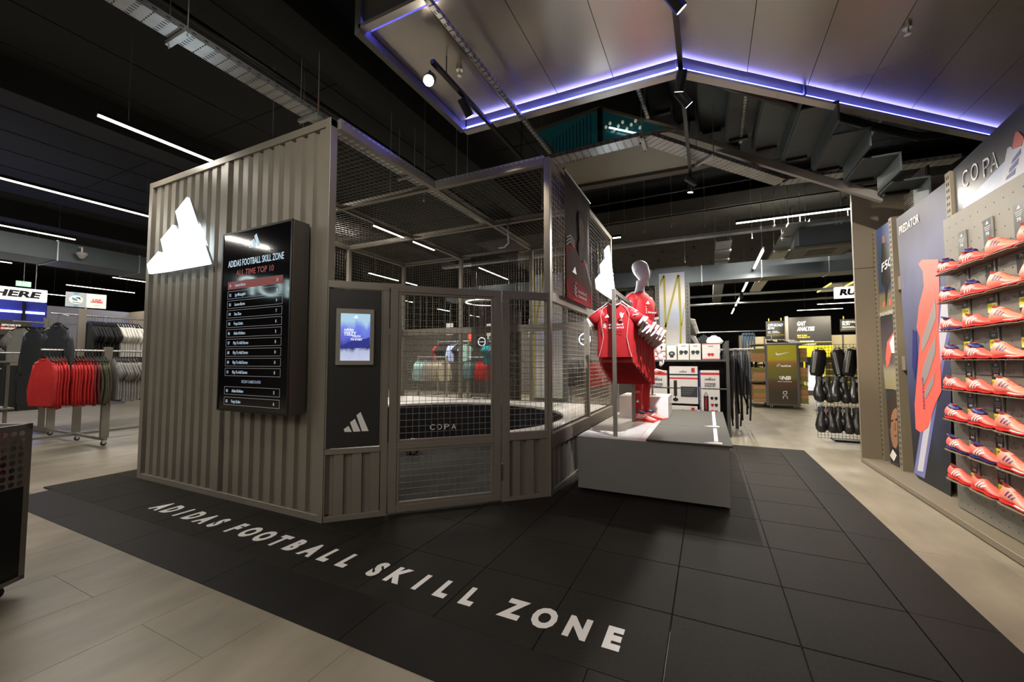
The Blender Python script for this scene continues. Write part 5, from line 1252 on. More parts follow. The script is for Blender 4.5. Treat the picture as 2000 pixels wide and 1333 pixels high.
poly_at(XP, [(6.702, 0.609), (6.637, 0.63), (6.639, 0.611), (6.704, 0.589)], M_BLACK, 'printed_eye', f5, 0.001, 0.0064); poly_at(XP, [(6.574, 0.644), (6.512, 0.658), (6.514, 0.639), (6.576, 0.625)], M_BLACK, 'printed_eye', f5, 0.001, 0.0064)
poly_at(XP, [(6.61, 0.596), (6.564, 0.602), (6.575, 0.501), (6.621, 0.494)], mat('printed nose shade', (0.20, 0.09, 0.045), 0.5), 'printed_nose', f5, 0.001, 0.0064)
poly_at(XP, [(6.762, 0.229), (6.676, 0.29), (6.541, 0.272), (6.516, 0.106), (6.746, 0.092)], M_BLACK, 'printed_collar', f5, 0.001, 0.0058)
for k in range(3): poly_at(XP, [(y - 0.0 + 0.03 * k, z - 0.03 * k) for y, z in [(6.695, 0.255), (6.579, 0.203), (6.613, 0.171), (6.731, 0.216)]], M_WHITE, 'printed_stripe', f5, 0.001, 0.0066)
co = thing('copa_poster', 'dark and pale blue header poster of a laced boot reading COPA', 'poster', (0, 0, 0))
poly_at(XP, [(5.02, 3.10), (5.02, 2.55), (2.9, 2.55), (2.9, 3.27), (3.2, 3.27)], mat('charcoal blue print', (0.035, 0.038, 0.050), 0.28, noise=0.3, nscale=2), 'print_sheet', co, 0.004)
poly_at(XP, [(4.898, 2.728), (4.383, 2.851), (4.292, 2.87), (4.071, 2.805), (4.091, 2.593), (4.904, 2.587)], mat('pale blue print', (0.26, 0.31, 0.45), 0.3, noise=0.15, nscale=3), 'pale_ground', co, 0.001, 0.005)
poly_at(XP, [(4.403, 2.658), (4.359, 2.741), (4.325, 2.846), (4.281, 2.944), (4.247, 2.943), (4.217, 2.905), (4.161, 2.923), (4.046, 2.932), (4.072, 2.641), (4.241, 2.646)], mat('printed silver boot', (0.32, 0.34, 0.42), 0.35), 'boot_picture', co, 0.001, 0.007)
poly_at(XP, [(4.18, 3.017), (4.149, 3.005), (4.102, 2.939), (4.128, 2.889), (4.229, 2.911), (4.2, 2.982)], mat('printed red lining', (0.30, 0.035, 0.025), 0.4), 'lining_picture', co, 0.001, 0.009)
for pts in ([(4.23, 2.834), (4.139, 2.875), (4.143, 2.839), (4.244, 2.81)], [(4.269, 2.782), (4.166, 2.82), (4.18, 2.781), (4.277, 2.754)], [(4.302, 2.737), (4.204, 2.761), (4.218, 2.722), (4.316, 2.715)]): poly_at(XP, pts, M_BNAVY, 'stripe_picture', co, 0.001, 0.009)
for k, (c_, px) in enumerate(zip('COPA', [(4.882, 2.869), (4.75, 2.871), (4.582, 2.845), (4.488, 2.848)])):
    text(c_, frame((XP - 0.0065, px[0], px[1]), (0, -1, 0.0), (0, 0, 1)), 0.155, M_WHITE, co, width=[0.085, 0.10, 0.085, 0.09][k], bold=-0.004)
    text(c_, frame((XP - 0.0085, px[0] - 0.012, px[1] + 0.020), (0, -1, 0.0), (0, 0, 1)), 0.115, MATS['charcoal blue print'], co, width=[0.06, 0.072, 0.06, 0.064][k], bold=-0.012)

# ================================================================ SHIRT RAIL
rl = thing('garment_rail', 'greige floor mounted rail on the platform holding the red football shirts', 'clothes rail', (-0.875, 4.27, PZ))
MB().cbox(-0.020, 0.020, -0.012, 0.012, 0.0, 1.53, 0.002).build('post', M_TAUPE, rl); MB().cbox(-0.020, 0.020, 1.128, 1.152, 0.0, 1.53, 0.002).build('post', M_TAUPE, rl)
MB().box(-0.015, 0.015, 0.0125, 1.1275, 1.485, 1.525).build('top_bar', M_TAUPE, rl)
s = MB()
for k in range(50): s.box(0.0151, 0.0156, 0.03 + k * 0.0215, 0.038 + k * 0.0215, 1.492, 1.518); s.box(-0.009, 0.009, 0.03 + k * 0.0215, 0.036 + k * 0.0215, 1.5252, 1.5257)
o = s.build('slot_rows', M_HOLE, rl); o['kind'] = 'stuff'
def lfc_shirt(label, sang=36):
    t = thing('football_shirt', label, 'shirt', (0, 0, 0), 0, 'red football shirts on the platform rail')
    kw = dict(L=0.60, w=0.195, sh=0.165, neck=0.062, th=0.024, sleeve=0.150, sang=sang, sw=0.066, seed=3, cuff_w=0.024)
    body, sl, cf = shirt_geo(**kw); dz = -0.12
    body.build('torso', M_RED, t, smooth=True, loc=(0, 0, dz)); halves(sl, 'sleeve', M_RED, t, smooth=True, loc=(0, 0, dz), fix=True)
    halves(cf, 'cuff', M_WHTC, t, smooth=True, loc=(0, 0, dz), fix=True)
    MB().tube([(0.062 * math.cos(a), -0.002 + 0.031 * math.sin(a), dz - 0.004 - (0.030 * (1 - (abs(math.cos(a))) ** 2) if math.sin(a) < 0 else 0)) for a in [2 * PI * i / 20 for i in range(20)]], 0.006, 6, closed=True).build('collar', M_WHTC, t, smooth=True)
    # three white shoulder stripes on each side
    for s in (-1, 1):
        b = MB()
        for k in range(3):
            y = -0.012 + k * 0.012
            pts = [(s * 0.070, y, dz + 0.004), (s * 0.105, y, dz - 0.026), (s * 0.140, y, dz - 0.050), (s * 0.178, y * 0.8, dz - 0.074), (s * 0.235, y * 0.7, dz - 0.112)]
            z_ = 0.012 - 0.0035 * abs(k - 1)
            b.tube([(p[0], p[1], p[2] + z_) for p in pts], 0.0048, 4)
        b.build('shoulder_stripes', M_WHTC, t)
    F = frame((0, -0.045, dz), (1, 0, 0), (0, 0, 1))
    # thin white piping curves down both flanks
    for s in (-1, 1):
        pts = [(s * 0.066, -0.012, dz - 0.02), (s * 0.125, -0.030, dz - 0.06), (s * 0.150, -0.034, dz - 0.14), (s * 0.135, -0.036, dz - 0.26), (s * 0.122, -0.038, dz - 0.38), (s * 0.145, -0.041, dz - 0.50), (s * 0.172, -0.040, dz - 0.598)]
        MB().tube(pts, 0.0022, 4).build('side_piping', M_WHTC, t)
    mark(F @ T(-0.105, -0.165, 0.0), 0.048, 0.036, M_WHITE, t, 0.006)
    # crest: long-necked bird
    b = MB(F @ T(0.050, -0.180, 0.0)); q_ = 1.0
    b.prism([(0.018, 0.0), (0.026, 0.0), (0.030, 0.012), (0.040, 0.020), (0.036, 0.034), (0.046, 0.048), (0.056, 0.060), (0.038, 0.056), (0.028, 0.048), (0.024, 0.062), (0.012, 0.066), (0.006, 0.060), (0.016, 0.056), (0.014, 0.040), (0.006, 0.052), (0.0, 0.054), (0.006, 0.034), (0.012, 0.022)], 0, 0.006)
    b.build('bird_crest', M_WHITE, t)
    text('LFC', F @ T(0.048, -0.206, 0.0), 0.014, M_WHITE, t, width=0.036, lift=0.006)
    sc_logo(F @ T(-0.125, -0.285, 0.004), 0.045, M_WHITE, t)
    text('standard', F @ T(-0.060, -0.255, 0.0), 0.024, M_WHITE, t, width=0.148, lift=0.007, bold=0.01); text('chartered', F @ T(-0.062, -0.288, 0.0), 0.024, M_WHITE, t, width=0.155, lift=0.007, bold=0.01)
    text('Expedia', frame((0.186, -0.036, dz - 0.155), (1, 0, 0.15), (0, 0, 1)), 0.020, M_WHITE, t, width=0.058)
    MB(frame((0.205, -0.036, dz - 0.118), (1, 0, 0), (0, 0, 1))).cbox(0, 0.018, 0, 0.018, 0, 0.004, 0.002).build('sleeve_badge', M_WHITE, t)
    hanger(t, 0.13, mat('brown grey hanger', (0.06, 0.055, 0.045), 0.5), 0.115)
    return t
S0 = lfc_shirt('small red football shirt facing forward at the front of the platform rail'); SV = [lfc_shirt('x', a) for a in (30, 44, 52)]
NSH = 18
ordn = ['second', 'third', 'fourth', 'fifth', 'sixth', 'seventh', 'eighth', 'ninth', 'tenth', 'eleventh', 'twelfth', 'thirteenth', 'fourteenth', 'fifteenth', 'sixteenth', 'seventeenth', 'rearmost']
for i in range(NSH):
    t = S0 if i == 0 else (SV[i - 1] if i < 4 else dup(SV[(i * 7) % 3]))
    if i: t['label'] = '%s red football shirt from the front of the platform rail' % ordn[i - 1]
    sc = 1.0 + 0.42 * (i / (NSH - 1)) ** 0.8
    t.scale = (sc * 0.98, 1.0, sc if i else 0.96); t.location = (-0.875, 4.335 + i * 0.058 + (0.02 if i else 0), 2.087)
    t.rotation_euler = (0, 0, 0.06 if i == 0 else random.uniform(-0.10, 0.10))

# ================================================================ MANNEQUIN
mn = thing('mannequin', 'grey mannequin in a full red football kit standing on the platform', 'mannequin', (-0.80, 5.66, PZ), -0.38)
# faces +X; figure height 2.12
def limb(pts, rad, n=12): return MB().tube(pts, rad, n)
hd = MB(); prof_h = [(0.000, 1.770, 0.055, 0.058), (0.003, 1.80, 0.056, 0.060), (0.012, 1.835, 0.068, 0.066), (0.052, 1.862, 0.064, 0.060), (0.046, 1.90, 0.086, 0.076), (0.026, 1.95, 0.106, 0.090), (0.008, 2.00, 0.114, 0.096), (-0.004, 2.05, 0.112, 0.094), (-0.010, 2.09, 0.098, 0.084), (-0.012, 2.115, 0.074, 0.062), (-0.012, 2.130, 0.046, 0.038), (-0.012, 2.136, 0.010, 0.008)]
hd.ell([(x, 0, z, rx, ry) for x, z, rx, ry in prof_h], 24); ho = hd.build('head', M_MANN, mn, smooth=True, fix=True)
fx = MB()   # moulded face: brow ridge, nose, mouth, ears in very low relief
fx.rings([[(0.150 + 0.010 * math.cos(a), 0.009 * math.sin(a) * k, z) for a in [2 * PI * j / 8 for j in range(8)]] for z, k in [(1.985, 0.4), (1.955, 0.9), (1.935, 1.3), (1.928, 0.3)]]).build('nose', M_MANN, ho, smooth=True, fix=True)
for s in (-1, 1): MB().tube([(0.005, s * 0.097, 1.985), (-0.008, s * 0.103, 1.97), (-0.004, s * 0.101, 1.945), (0.004, s * 0.097, 1.93)], 0.006, 6).build('ear', M_MANN, ho, smooth=True)
nk = MB(); nk.ell([(-0.03, 0, 1.66, 0.085, 0.12), (-0.022, 0, 1.70, 0.070, 0.085), (-0.012, 0, 1.74, 0.058, 0.062), (0.0, 0, 1.80, 0.056, 0.058), (0.008, 0, 1.86, 0.06, 0.058)], 20); nk.build('neck', M_MANN, mn, smooth=True, fix=True)
to = MB(); to.ell([(0.0, 0, 0.90, 0.130, 0.190), (0.0, 0, 1.00, 0.128, 0.185), (0.005, 0, 1.15, 0.122, 0.172), (0.012, 0, 1.30, 0.138, 0.188), (0.015, 0, 1.42, 0.150, 0.208), (0.008, 0, 1.54, 0.146, 0.222), (-0.008, 0, 1.62, 0.120, 0.215), (-0.018, 0, 1.67, 0.092, 0.160), (-0.022, 0, 1.70, 0.075, 0.095), (-0.02, 0, 1.715, 0.066, 0.070)], 28)
to.build('red_shirt', M_RED, mn, smooth=True, fix=True)
for s in (-1, 1):
    MB().tube([(-0.015, s * 0.185, 1.60), (-0.01, s * 0.245, 1.55), (0.0, s * 0.275, 1.46), (0.008, s * 0.288, 1.37)], [0.085, 0.083, 0.080, 0.082], 16).build('shirt_sleeve', M_RED, mn, smooth=True)
    MB().tube([(0.008, s * 0.288, 1.375), (0.011, s * 0.292, 1.345)], [0.0835, 0.0835], 16).build('sleeve_cuff', M_WHTC, mn)
    MB().tube([(0.0, s * 0.275, 1.44), (0.02, s * 0.300, 1.20), (0.035, s * 0.305, 1.10), (0.075, s * 0.300, 0.95), (0.10, s * 0.295, 0.86)], [0.052, 0.047, 0.042, 0.038, 0.028], 12).build('arm', M_MANN, mn, smooth=True)
    hb = MB(); hb.tube([(0.10, s * 0.295, 0.87), (0.115, s * 0.293, 0.83), (0.125, s * 0.290, 0.785)], [0.026, 0.034, 0.030], 10)
    hh = hb.build('hand', M_MANN, mn, smooth=True)
    for k in range(4):
        dy = (k - 1.5) * 0.0; dx = (k - 1.5) * 0.017; Lf = [0.075, 0.085, 0.080, 0.062][k]
        MB().tube([(0.128 + dx, s * 0.290, 0.790), (0.134 + dx, s * 0.288, 0.790 - Lf * 0.5), (0.130 + dx, s * 0.276, 0.790 - Lf)], [0.0095, 0.0085, 0.006], 8).build('finger', M_MANN, hh, smooth=True)
    MB().tube([(0.135, s * 0.280, 0.845), (0.158, s * 0.268, 0.815), (0.160, s * 0.262, 0.785)], [0.012, 0.010, 0.007], 8).build('thumb', M_MANN, hh, smooth=True)
    for k in range(3):
        y = s * (0.12 + 0.0 * k); x = -0.048 + k * 0.030
        MB().tube([(x, s * 0.095, 1.708 - 0.004 * abs(k - 1)), (x + 0.002, s * 0.15, 1.690), (x + 0.003, s * 0.205, 1.655), (x + 0.006, s * 0.262, 1.605), (x + 0.009, s * 0.300, 1.545)], 0.0065, 4).build('shoulder_stripe', M_WHTC, mn)
    # legs: shorts, socks
    MB().tube([(0.0, s * 0.085, 0.97), (0.005, s * 0.100, 0.85), (0.010, s * 0.105, 0.66)], [0.112, 0.112, 0.118], 16).build('shorts_leg', M_RED, mn, smooth=True)
    MB().tube([(0.01, s * 0.10, 0.68), (0.015, s * 0.10, 0.55), (0.012, s * 0.10, 0.49)], [0.078, 0.066, 0.060], 14).build('thigh', M_MANN, mn, smooth=True)
    MB().tube([(0.012, s * 0.10, 0.50), (-0.012, s * 0.10, 0.38), (-0.015, s * 0.10, 0.30), (0.0, s * 0.10, 0.16), (0.0, s * 0.10, 0.09)], [0.062, 0.066, 0.060, 0.045, 0.042], 14).build('red_sock', M_RED, mn, smooth=True)
text('LFC', frame((0.0, -0.164, 0.36), (1, 0, 0), (0, 0, 1)), 0.03, M_WHITE, mn, width=0.07)
mark(frame((0.0, -0.158, 0.24), (1, 0, 0), (0, 0, 1)), 0.045, 0.035, M_WHITE, mn, 0.004)
sc_logo(frame((0.10, -0.14, 1.40), (0.8, 0.6, 0), (0, 0, 1)), 0.07, M_WHITE, mn)
text('chartered', frame((0.155, -0.10, 1.40), (0.25, 0.97, 0), (0, 0, 1)), 0.03, M_WHITE, mn, width=0.15)
mark(frame((0.13, -0.11, 1.52), (0.5, 0.87, 0), (0, 0, 1)), 0.06, 0.045, M_WHITE, mn, 0.004)
for s, lb in ((-1, "coral boot on the mannequin's foot nearer the viewer"), (1, "coral boot on the mannequin's far foot")):
    put_boot('fold', (-0.80 - 0.075 + s * 0.037, 5.66 + s * 0.095, PZ), -0.42 if s < 0 else -0.25, lb, 1.02)
put_boot('blue', (-0.87, 6.08, 1.182), 0.0, 'coral boot displayed on a slim stand behind the red shirts', 0.95)
put_boot('white', (-1.10, 6.1, 1.182), 0.0, 'coral boot displayed on the stand hidden behind the mannequin', 0.95)
# lights over the boots and platform come from the track spots

# ================================================================ LEFT: RAILS AND SIGNS
def rack_frame(name, label, posts, bars, base=True, loc=(0, 0, 0), feet=True):
    t = thing(name, label, 'clothes rack', loc)
    for (x, y, z1) in posts: MB().cbox(x - 0.02, x + 0.02, y - 0.045, y + 0.045, 0.10, z1, 0.003).build('upright', M_TAUPE, t)
    for (x, y0, y1, z) in bars: MB().cyl((x, y0, z), (x, y1, z), 0.015, 8).build('hanging_bar', M_STEEL, t)
    return t
rk = thing('clothes_rack', 'tall greige rack on castors with sportswear on upper and lower bars', 'clothes rack', (-9.0, 2.3, 0))
def cb(x0, x1, y0, y1, z0, z1, nm): return MB(T(9.0, -2.3, 0)).cbox(x0, x1, y0, y1, z0, z1, 0.003).build(nm, M_TAUPE, rk)
for y in (3.10, 5.5):
    cb(-10.92, -8.72, y - 0.025, y + 0.025, 0.085, 0.125, 'base_bar')
    cb(-8.80, -8.74, y - 0.05, y + 0.05, 0.1255, 1.58 if y < 4 else 1.56, 'upright'); cb(-10.92, -10.86, y - 0.05, y + 0.05, 0.1255, 1.56, 'upright'); cb(-9.93, -9.87, y + 0.03 - 0.05, y + 0.08, 0.1255, 2.28, 'upright')
    for x in (-8.78, -9.75, -10.88):
        c = MB(T(9.0, -2.3, 0)); c.cyl((x - 0.012, y, 0.036), (x + 0.012, y, 0.036), 0.036, 14); w1 = c.build('castor_wheel', M_BLACK, rk)
        f = MB(T(9.0, -2.3, 0)); f.box(x - 0.02, x - 0.014, y - 0.02, y + 0.02, 0.03, 0.084); f.box(x + 0.014, x + 0.02, y - 0.02, y + 0.02, 0.03, 0.084); f.build('castor_fork', M_CHROME, w1)
cb(-9.84, -9.80, 1.0, 6.5, 0.086, 0.124, 'base_beam')
for x, z, y0, y1 in ((-8.77, 1.52, 2.36, 5.6), (-9.90, 2.16, 2.75, 5.8), (-10.89, 1.50, 2.4, 5.6)):
    MB(T(9.0, -2.3, 0)).cyl((x, y0, z), (x, y1, z), 0.016, 10).build('hanging_bar', M_STEEL, rk)
MB(T(9.0, -2.3, 0)).tube([(-9.9, 2.9, 2.16), (-9.3, 2.75, 2.10), (-9.05, 2.72, 2.06)], 0.016, 8).build('front_arm', M_STEEL, rk)
ORD = ['first', 'second', 'third', 'fourth', 'fifth', 'sixth', 'seventh', 'eighth', 'ninth', 'tenth', 'eleventh', 'twelfth', 'thirteenth', 'fourteenth', 'fifteenth']
LS = dict(L=0.70, w=0.24, sh=0.20, neck=0.07, th=0.020, sleeve=0.58, sang=68, sw=0.070)
SS = dict(L=0.68, w=0.24, sh=0.20, neck=0.07, th=0.018, sleeve=0.20, sang=45, sw=0.085)
def hang_row(items, x, z, y0, dy, rz=0.0):
    y = y0
    for (proto_key, n, label, group) in items:
        for k in range(n):
            t = make_proto(proto_key); t.location = (x, y, z); t.rotation_euler = (0, 0, rz + random.uniform(-0.05, 0.05))
            s = random.uniform(0.97, 1.04); t.scale = (s, 1, s); t['label'] = label if n == 1 else '%s, %s from the near end' % (label, ORD[k]); t['group'] = group; y += dy
    return y
_P = {}
def make_proto(key):
    kind, mname = key
    if key not in _P:
        m = {'red': M_REDT, 'dred': M_REDD, 'olive': M_OLIVE, 'grey': M_GREY, 'navy': M_NAVY, 'black': M_BLKC, 'white': M_WHTC, 'blue': M_BLUE, 'teal': mat('pale teal jersey', (0.20, 0.32, 0.30), 0.8), 'ice': mat('ice blue jersey', (0.35, 0.42, 0.62), 0.8), 'sand': mat('sand jersey', (0.24, 0.21, 0.15), 0.8), 'dteal': mat('deep teal jersey', (0.05, 0.09, 0.09), 0.8), 'aqua': mat('aqua jersey', (0.05, 0.45, 0.50), 0.7), 'brred': mat('bright red jersey', (0.55, 0.01, 0.015), 0.7)}[mname]
        kw = dict(LS if kind == 'long' else SS)
        nm = {'long': 'long_sleeve_top', 'tee': 'tee_shirt'}[kind]
        t = garment(nm, 'x', 'top' if kind == 'long' else 'tee', m, None, (0, 0, 0), seed=len(_P) + 5, **kw)
        _P[key] = t; return t
    return dup(_P[key])
# lower front bar, from the near end away
f1 = make_proto(('long', 'red')); f1.location = (-8.77, 2.40, 1.52); f1.rotation_euler = (0, 0, 0.25); f1['label'] = 'red long sleeve top facing out at the end of the left rail'; f1['group'] = 'red long sleeve tops'
text('sondico', frame((-0.15, -0.022, -0.20), (1, 0, 0.25), (0, 0, 1)), 0.018, M_WHITE, f1, width=0.09, name='print_mark')
y = hang_row([(('long', 'red'), 12, 'red long sleeve top on the left rail', 'red long sleeve tops'), (('long', 'dred'), 2, 'dark red top beside the red tops', 'dark red tops'), (('long', 'olive'), 4, 'olive long sleeve top beside the rack upright', 'olive tops')], -8.77, 1.52, 2.45, 0.036)
y = hang_row([(('tee', 'grey'), 9, 'light grey tee on the lower left rail', 'grey tees on the lower rail'), (('tee', 'navy'), 4, 'dark navy tee beyond the grey tees', 'navy tees on the lower rail'), (('tee', 'red'), 4, 'red tee on the lower rail by the cage', 'red tees by the cage'), (('tee', 'blue'), 2, 'royal blue tee by the cage corner', 'blue tees by the cage')], -8.77, 1.52, 3.16, 0.036)
# middle tall bar
d1 = make_proto(('long', 'navy')); d1.location = (-8.98, 2.58, 2.06); d1.rotation_euler = (0, 0, 0.15); d1.scale = (1.45, 1.4, 1.25); d1['label'] = 'large black long sleeve top facing out above the red tops'
text('sondico', frame((-0.17, -0.024, -0.185), (1, 0, 0.3), (0, 0, 1)), 0.018, M_WHITE, d1, width=0.09, name='print_mark')
hang_row([(('long', 'navy'), 6, 'black long sleeve top left of the tall bar', 'black long sleeve tops')], -9.60, 1.98, 2.50, 0.05, 0.2)
y = hang_row([(('tee', 'black'), 10, 'black tee on the tall middle bar', 'black tees on the tall bar'), (('tee', 'white'), 9, 'white tee on the tall bar', 'white tees on the tall bar')], -9.90, 2.16, 3.22, 0.038)
hang_row([(('tee', 'grey'), 6, 'pale grey tee on the rear bar', 'grey tees on the rear bar')], -11.6, 2.10, 2.85, 0.05, 0.5)
rb = thing('clothes_rack', 'grey rear rack holding pale grey tees behind the large black top', 'clothes rack', (-11.6, 2.9, 0))
MB().cyl((0, -0.15, 2.10), (0, 2.4, 2.10), 0.016, 8).build('hanging_bar', M_STEEL, rb); MB().cbox(-0.03, 0.03, 0.24, 0.32, 0.1, 2.2, 0.003).build('upright', M_TAUPE, rb); MB().cbox(-0.4, 0.4, 0.25, 0.31, 0.02, 0.1, 0.003).build('base_foot', M_TAUPE, rb)
hang_row([(('tee', 'black'), 14, 'black tee low behind the red tops', 'low black tees')], -10.89, 1.40, 2.75, 0.06)
# offer board
ob = thing('offer_board', 'two part hanging board with a round sports emblem and 2 FOR OFFERS', 'sign', (-9.95, 2.93, 2.30))
OFo = frame((0, 0, 0), (0.26, 0.965, 0), (0, 0, 1))
MB(OFo).cbox(0, 0.50, 0, 0.255, -0.01, 0.0, 0.002).build('board', M_WHITE, ob)
MB(OFo).box(0.003, 0.25, 0.003, 0.252, 0.0002, 0.001).build('grey_half', mat('grey dotted print', (0.38, 0.42, 0.46), 0.5), ob)
b = MB(OFo @ T(0.125, 0.128, 0.0012)); b.prism([(0.085 * math.cos(a), 0.075 * math.sin(a)) for a in [2 * PI * i / 20 for i in range(20)]], 0, 0.0008); b.build('white_disc', M_WHITE, ob)
b = MB(OFo @ T(0.125, 0.135, 0.0022)); b.prism([(-0.055, 0.03), (-0.02, 0.02), (0.02, -0.005), (0.01, -0.03), (-0.04, -0.015)], 0, 0.0006); b.build('blue_swoosh', mat('print teal', (0.02, 0.25, 0.40), 0.5), ob)
b = MB(OFo @ T(0.125, 0.135, 0.0022)); b.prism([(-0.01, 0.035), (0.04, 0.038), (0.055, 0.01), (0.05, -0.01), (0.035, 0.012), (0.0, 0.022)], 0, 0.0006); b.build('black_swoosh', M_BLACK, ob)
text('Sondico', OFo @ T(0.085, 0.072, 0.0022), 0.022, M_BLACK, ob, width=0.085, bold=0.02)
for k in range(5): MB(OFo).box(0.10 + k * 0.011, 0.106 + k * 0.011, 0.006, 0.045, 0.0012, 0.0018).build('dot_column', MATS['print teal'], ob); MB(OFo).box(0.10 + k * 0.011, 0.106 + k * 0.011, 0.212, 0.25, 0.0012, 0.0018).build('dot_column', MATS['print teal'], ob)
MRT = mat('red print', (0.62, 0.01, 0.02), 0.5)
text('2 FOR', OFo @ T(0.318, 0.135, 0.0006), 0.030, MRT, ob, width=0.12, bold=0.05, slant=0.2); text('OFFERS', OFo @ T(0.298, 0.098, 0.0006), 0.030, MRT, ob, width=0.155, bold=0.05, slant=0.2)
MB(OFo).box(0.34, 0.42, 0.048, 0.052, 0.0002, 0.001).build('small_print', M_GREY, ob)
MB(OFo).cyl((0.25, -0.14, -0.006), (0.25, 0.01, -0.006), 0.012, 8).build('stem', M_STEEL, ob)
# lit HERE sign
hs = thing('lit_word_sign', 'lit white hanging sign with black bold italic word HERE', 'sign', (-14.0, 3.82, 2.74))
HF = frame((0, 0, 0), (0.05, 1, 0), (0, 0, 1))
MB(HF).cbox(-2.0, 0.0, 0, 0.28, -0.12, 0.0, 0.004).build('light_box', M_SIGNLIT, hs)
text('HERE', HF @ T(-0.12, 0.075, 0.001), 0.145, M_BLACK, hs, width=0.70, bold=0.05, slant=0.22, align='R')
text('EVERYTHING', HF @ T(-1.05, 0.075, 0.001), 0.145, M_BLACK, hs, width=0.9, bold=0.05, slant=0.22, align='R')
b = MB(HF); b.cyl((-0.18, 0.28, -0.06), (-0.18, 2.2, -0.06), 0.008, 6); b.build('suspension_pole', M_STEEL, hs)
ex = thing('exit_sign', 'small pale green emergency exit sign hanging left above the lit word', 'sign', (-15.0, 3.57, 3.18))
MB(HF).cbox(0, 0.24, 0, 0.125, -0.03, 0, 0.003).build('light_box', mat('green exit light', (0.6, 1, 0.7), 0.4, emit=(0.45, 0.85, 0.52), estr=0.9), ex)
b = MB(HF @ T(0, 0, 0.001)); b.prism([(0.02, 0.02), (0.045, 0.055), (0.05, 0.09), (0.07, 0.10), (0.075, 0.06), (0.06, 0.02), (0.05, 0.045)], 0, 0.001); b.build('running_figure', M_SIGNLIT, ex)
b = MB(HF @ T(0, 0, 0.001)); b.prism([(0.10, 0.055), (0.145, 0.055), (0.145, 0.04), (0.165, 0.0625), (0.145, 0.085), (0.145, 0.07), (0.10, 0.07)], 0, 0.001); b.box(0.18, 0.22, 0.02, 0.105, 0, 0.001); b.build('arrow_and_door', M_SIGNLIT, ex)
MB(HF).cyl((0.12, 0.125, -0.015), (0.12, 1.76, -0.015), 0.005, 6).build('suspension_rod', M_STEEL, ex)
# blue lit wall bays
bl_ = thing('lit_wall_bay', 'dark blue wall bays with glowing violet blue lights beyond the left rails', 'display wall', (-17.0, 0, 0))
M_BLUEW = mat('blue painted wall', (0.02, 0.03, 0.30), 0.5)
MB().box(-0.3, 0.0, -4, 4.64, 2.2, 3.3).build('back_board', M_BLUEW, bl_); MB().box(-0.3, 0.0, -4, 4.64, 0.0, 2.199).build('lower_board', M_BLACKM, bl_)
for (y0, y1) in ((2.0, 4.17), (4.24, 4.60)):
    MB().box(0.0, 0.03, y0, y1, 2.68, 2.74).build('light_tube', mat('violet blue tube', (0.5, 0.5, 1), 0.4, emit=(0.35, 0.38, 1.0), estr=6.0), bl_)
    MB().box(-0.001, 0.02, y0, y1, 2.25, 2.66).build('lit_header', M_BLUEW, bl_)
MB().box(0.0, 0.06, 4.18, 4.23, 0.0, 3.0).build('divider', M_BLACKM, bl_); MB().box(0.0, 0.06, -4, 4.6, 2.16, 2.2).build('shelf_edge', M_TAUPE, bl_)
area_light('blue_bay_light', (-16.8, 3.0, 2.7), 0.05, 2.2, 25, (0.3, 0.35, 1.0), (0, math.radians(-60), 0)); area_light('blue_bay_light', (-16.8, 4.42, 2.7), 0.05, 0.35, 6, (0.3, 0.35, 1.0), (0, math.radians(-60), 0))
struct(MB().box(-17.2, -17.0, 4.65, 6.5, 0, 2.95).build('wall_partition', mat('grey violet paint', (0.16, 0.16, 0.20), 0.7)))
struct(MB().box(-17.0, -14.9, 6.48, 6.6, 0, 2.95).build('wall_return', mat('warm beige paint', (0.34, 0.29, 0.21), 0.7)))
# small dark boards of the shop on the left edge
sb_ = thing('shop_board', 'brown board with white and red shop lettering at the left edge', 'sign', (-13.5, 2.86, 1.92))
MB(HF).cbox(0, 0.60, 0, 0.32, -0.04, 0, 0.004).build('board', mat('dark brown board', (0.03, 0.022, 0.016), 0.4), sb_)
text('SPORTS', HF @ T(0.18, 0.19, 0.001), 0.040, M_WHITE, sb_, width=0.27, bold=0.05, slant=0.15); MB(HF).box(0.16, 0.46, 0.115, 0.165, 0.001, 0.003).build('red_bar', MRT, sb_)
text('DIRECT', HF @ T(0.18, 0.122, 0.003), 0.034, M_WHITE, sb_, width=0.26, bold=0.05, slant=0.15)
b = MB(HF @ T(0.31, 0.055, 0.001)); b.tube([(0.022 * math.cos(a), 0.022 * math.sin(a), 0) for a in [2 * PI * i / 12 for i in range(12)]], 0.003, 4, closed=True); b.build('round_mark', M_WHITE, sb_)
sb2 = thing('shop_board', 'lower black board with small white lettering and code at the left edge', 'sign', (-13.5, 2.86, 1.45))
MB(HF).cbox(0.0, 0.55, 0, 0.32, -0.04, 0, 0.004).build('board', M_BLACKM, sb2); text('TRAINERS', HF @ T(0.08, 0.25, 0.001), 0.034, M_WHITE, sb2, width=0.30, bold=0.02)
for k, s_ in enumerate(('Shop', 'online', 'in store')): text(s_, HF @ T(0.08, 0.19 - 0.035 * k, 0.001), 0.022, M_WHITE, sb2, width=0.10 + 0.03 * k)
MB(HF).box(0.07, 0.15, 0.03, 0.085, 0.001, 0.003).build('pale_block', M_WHITE, sb2)
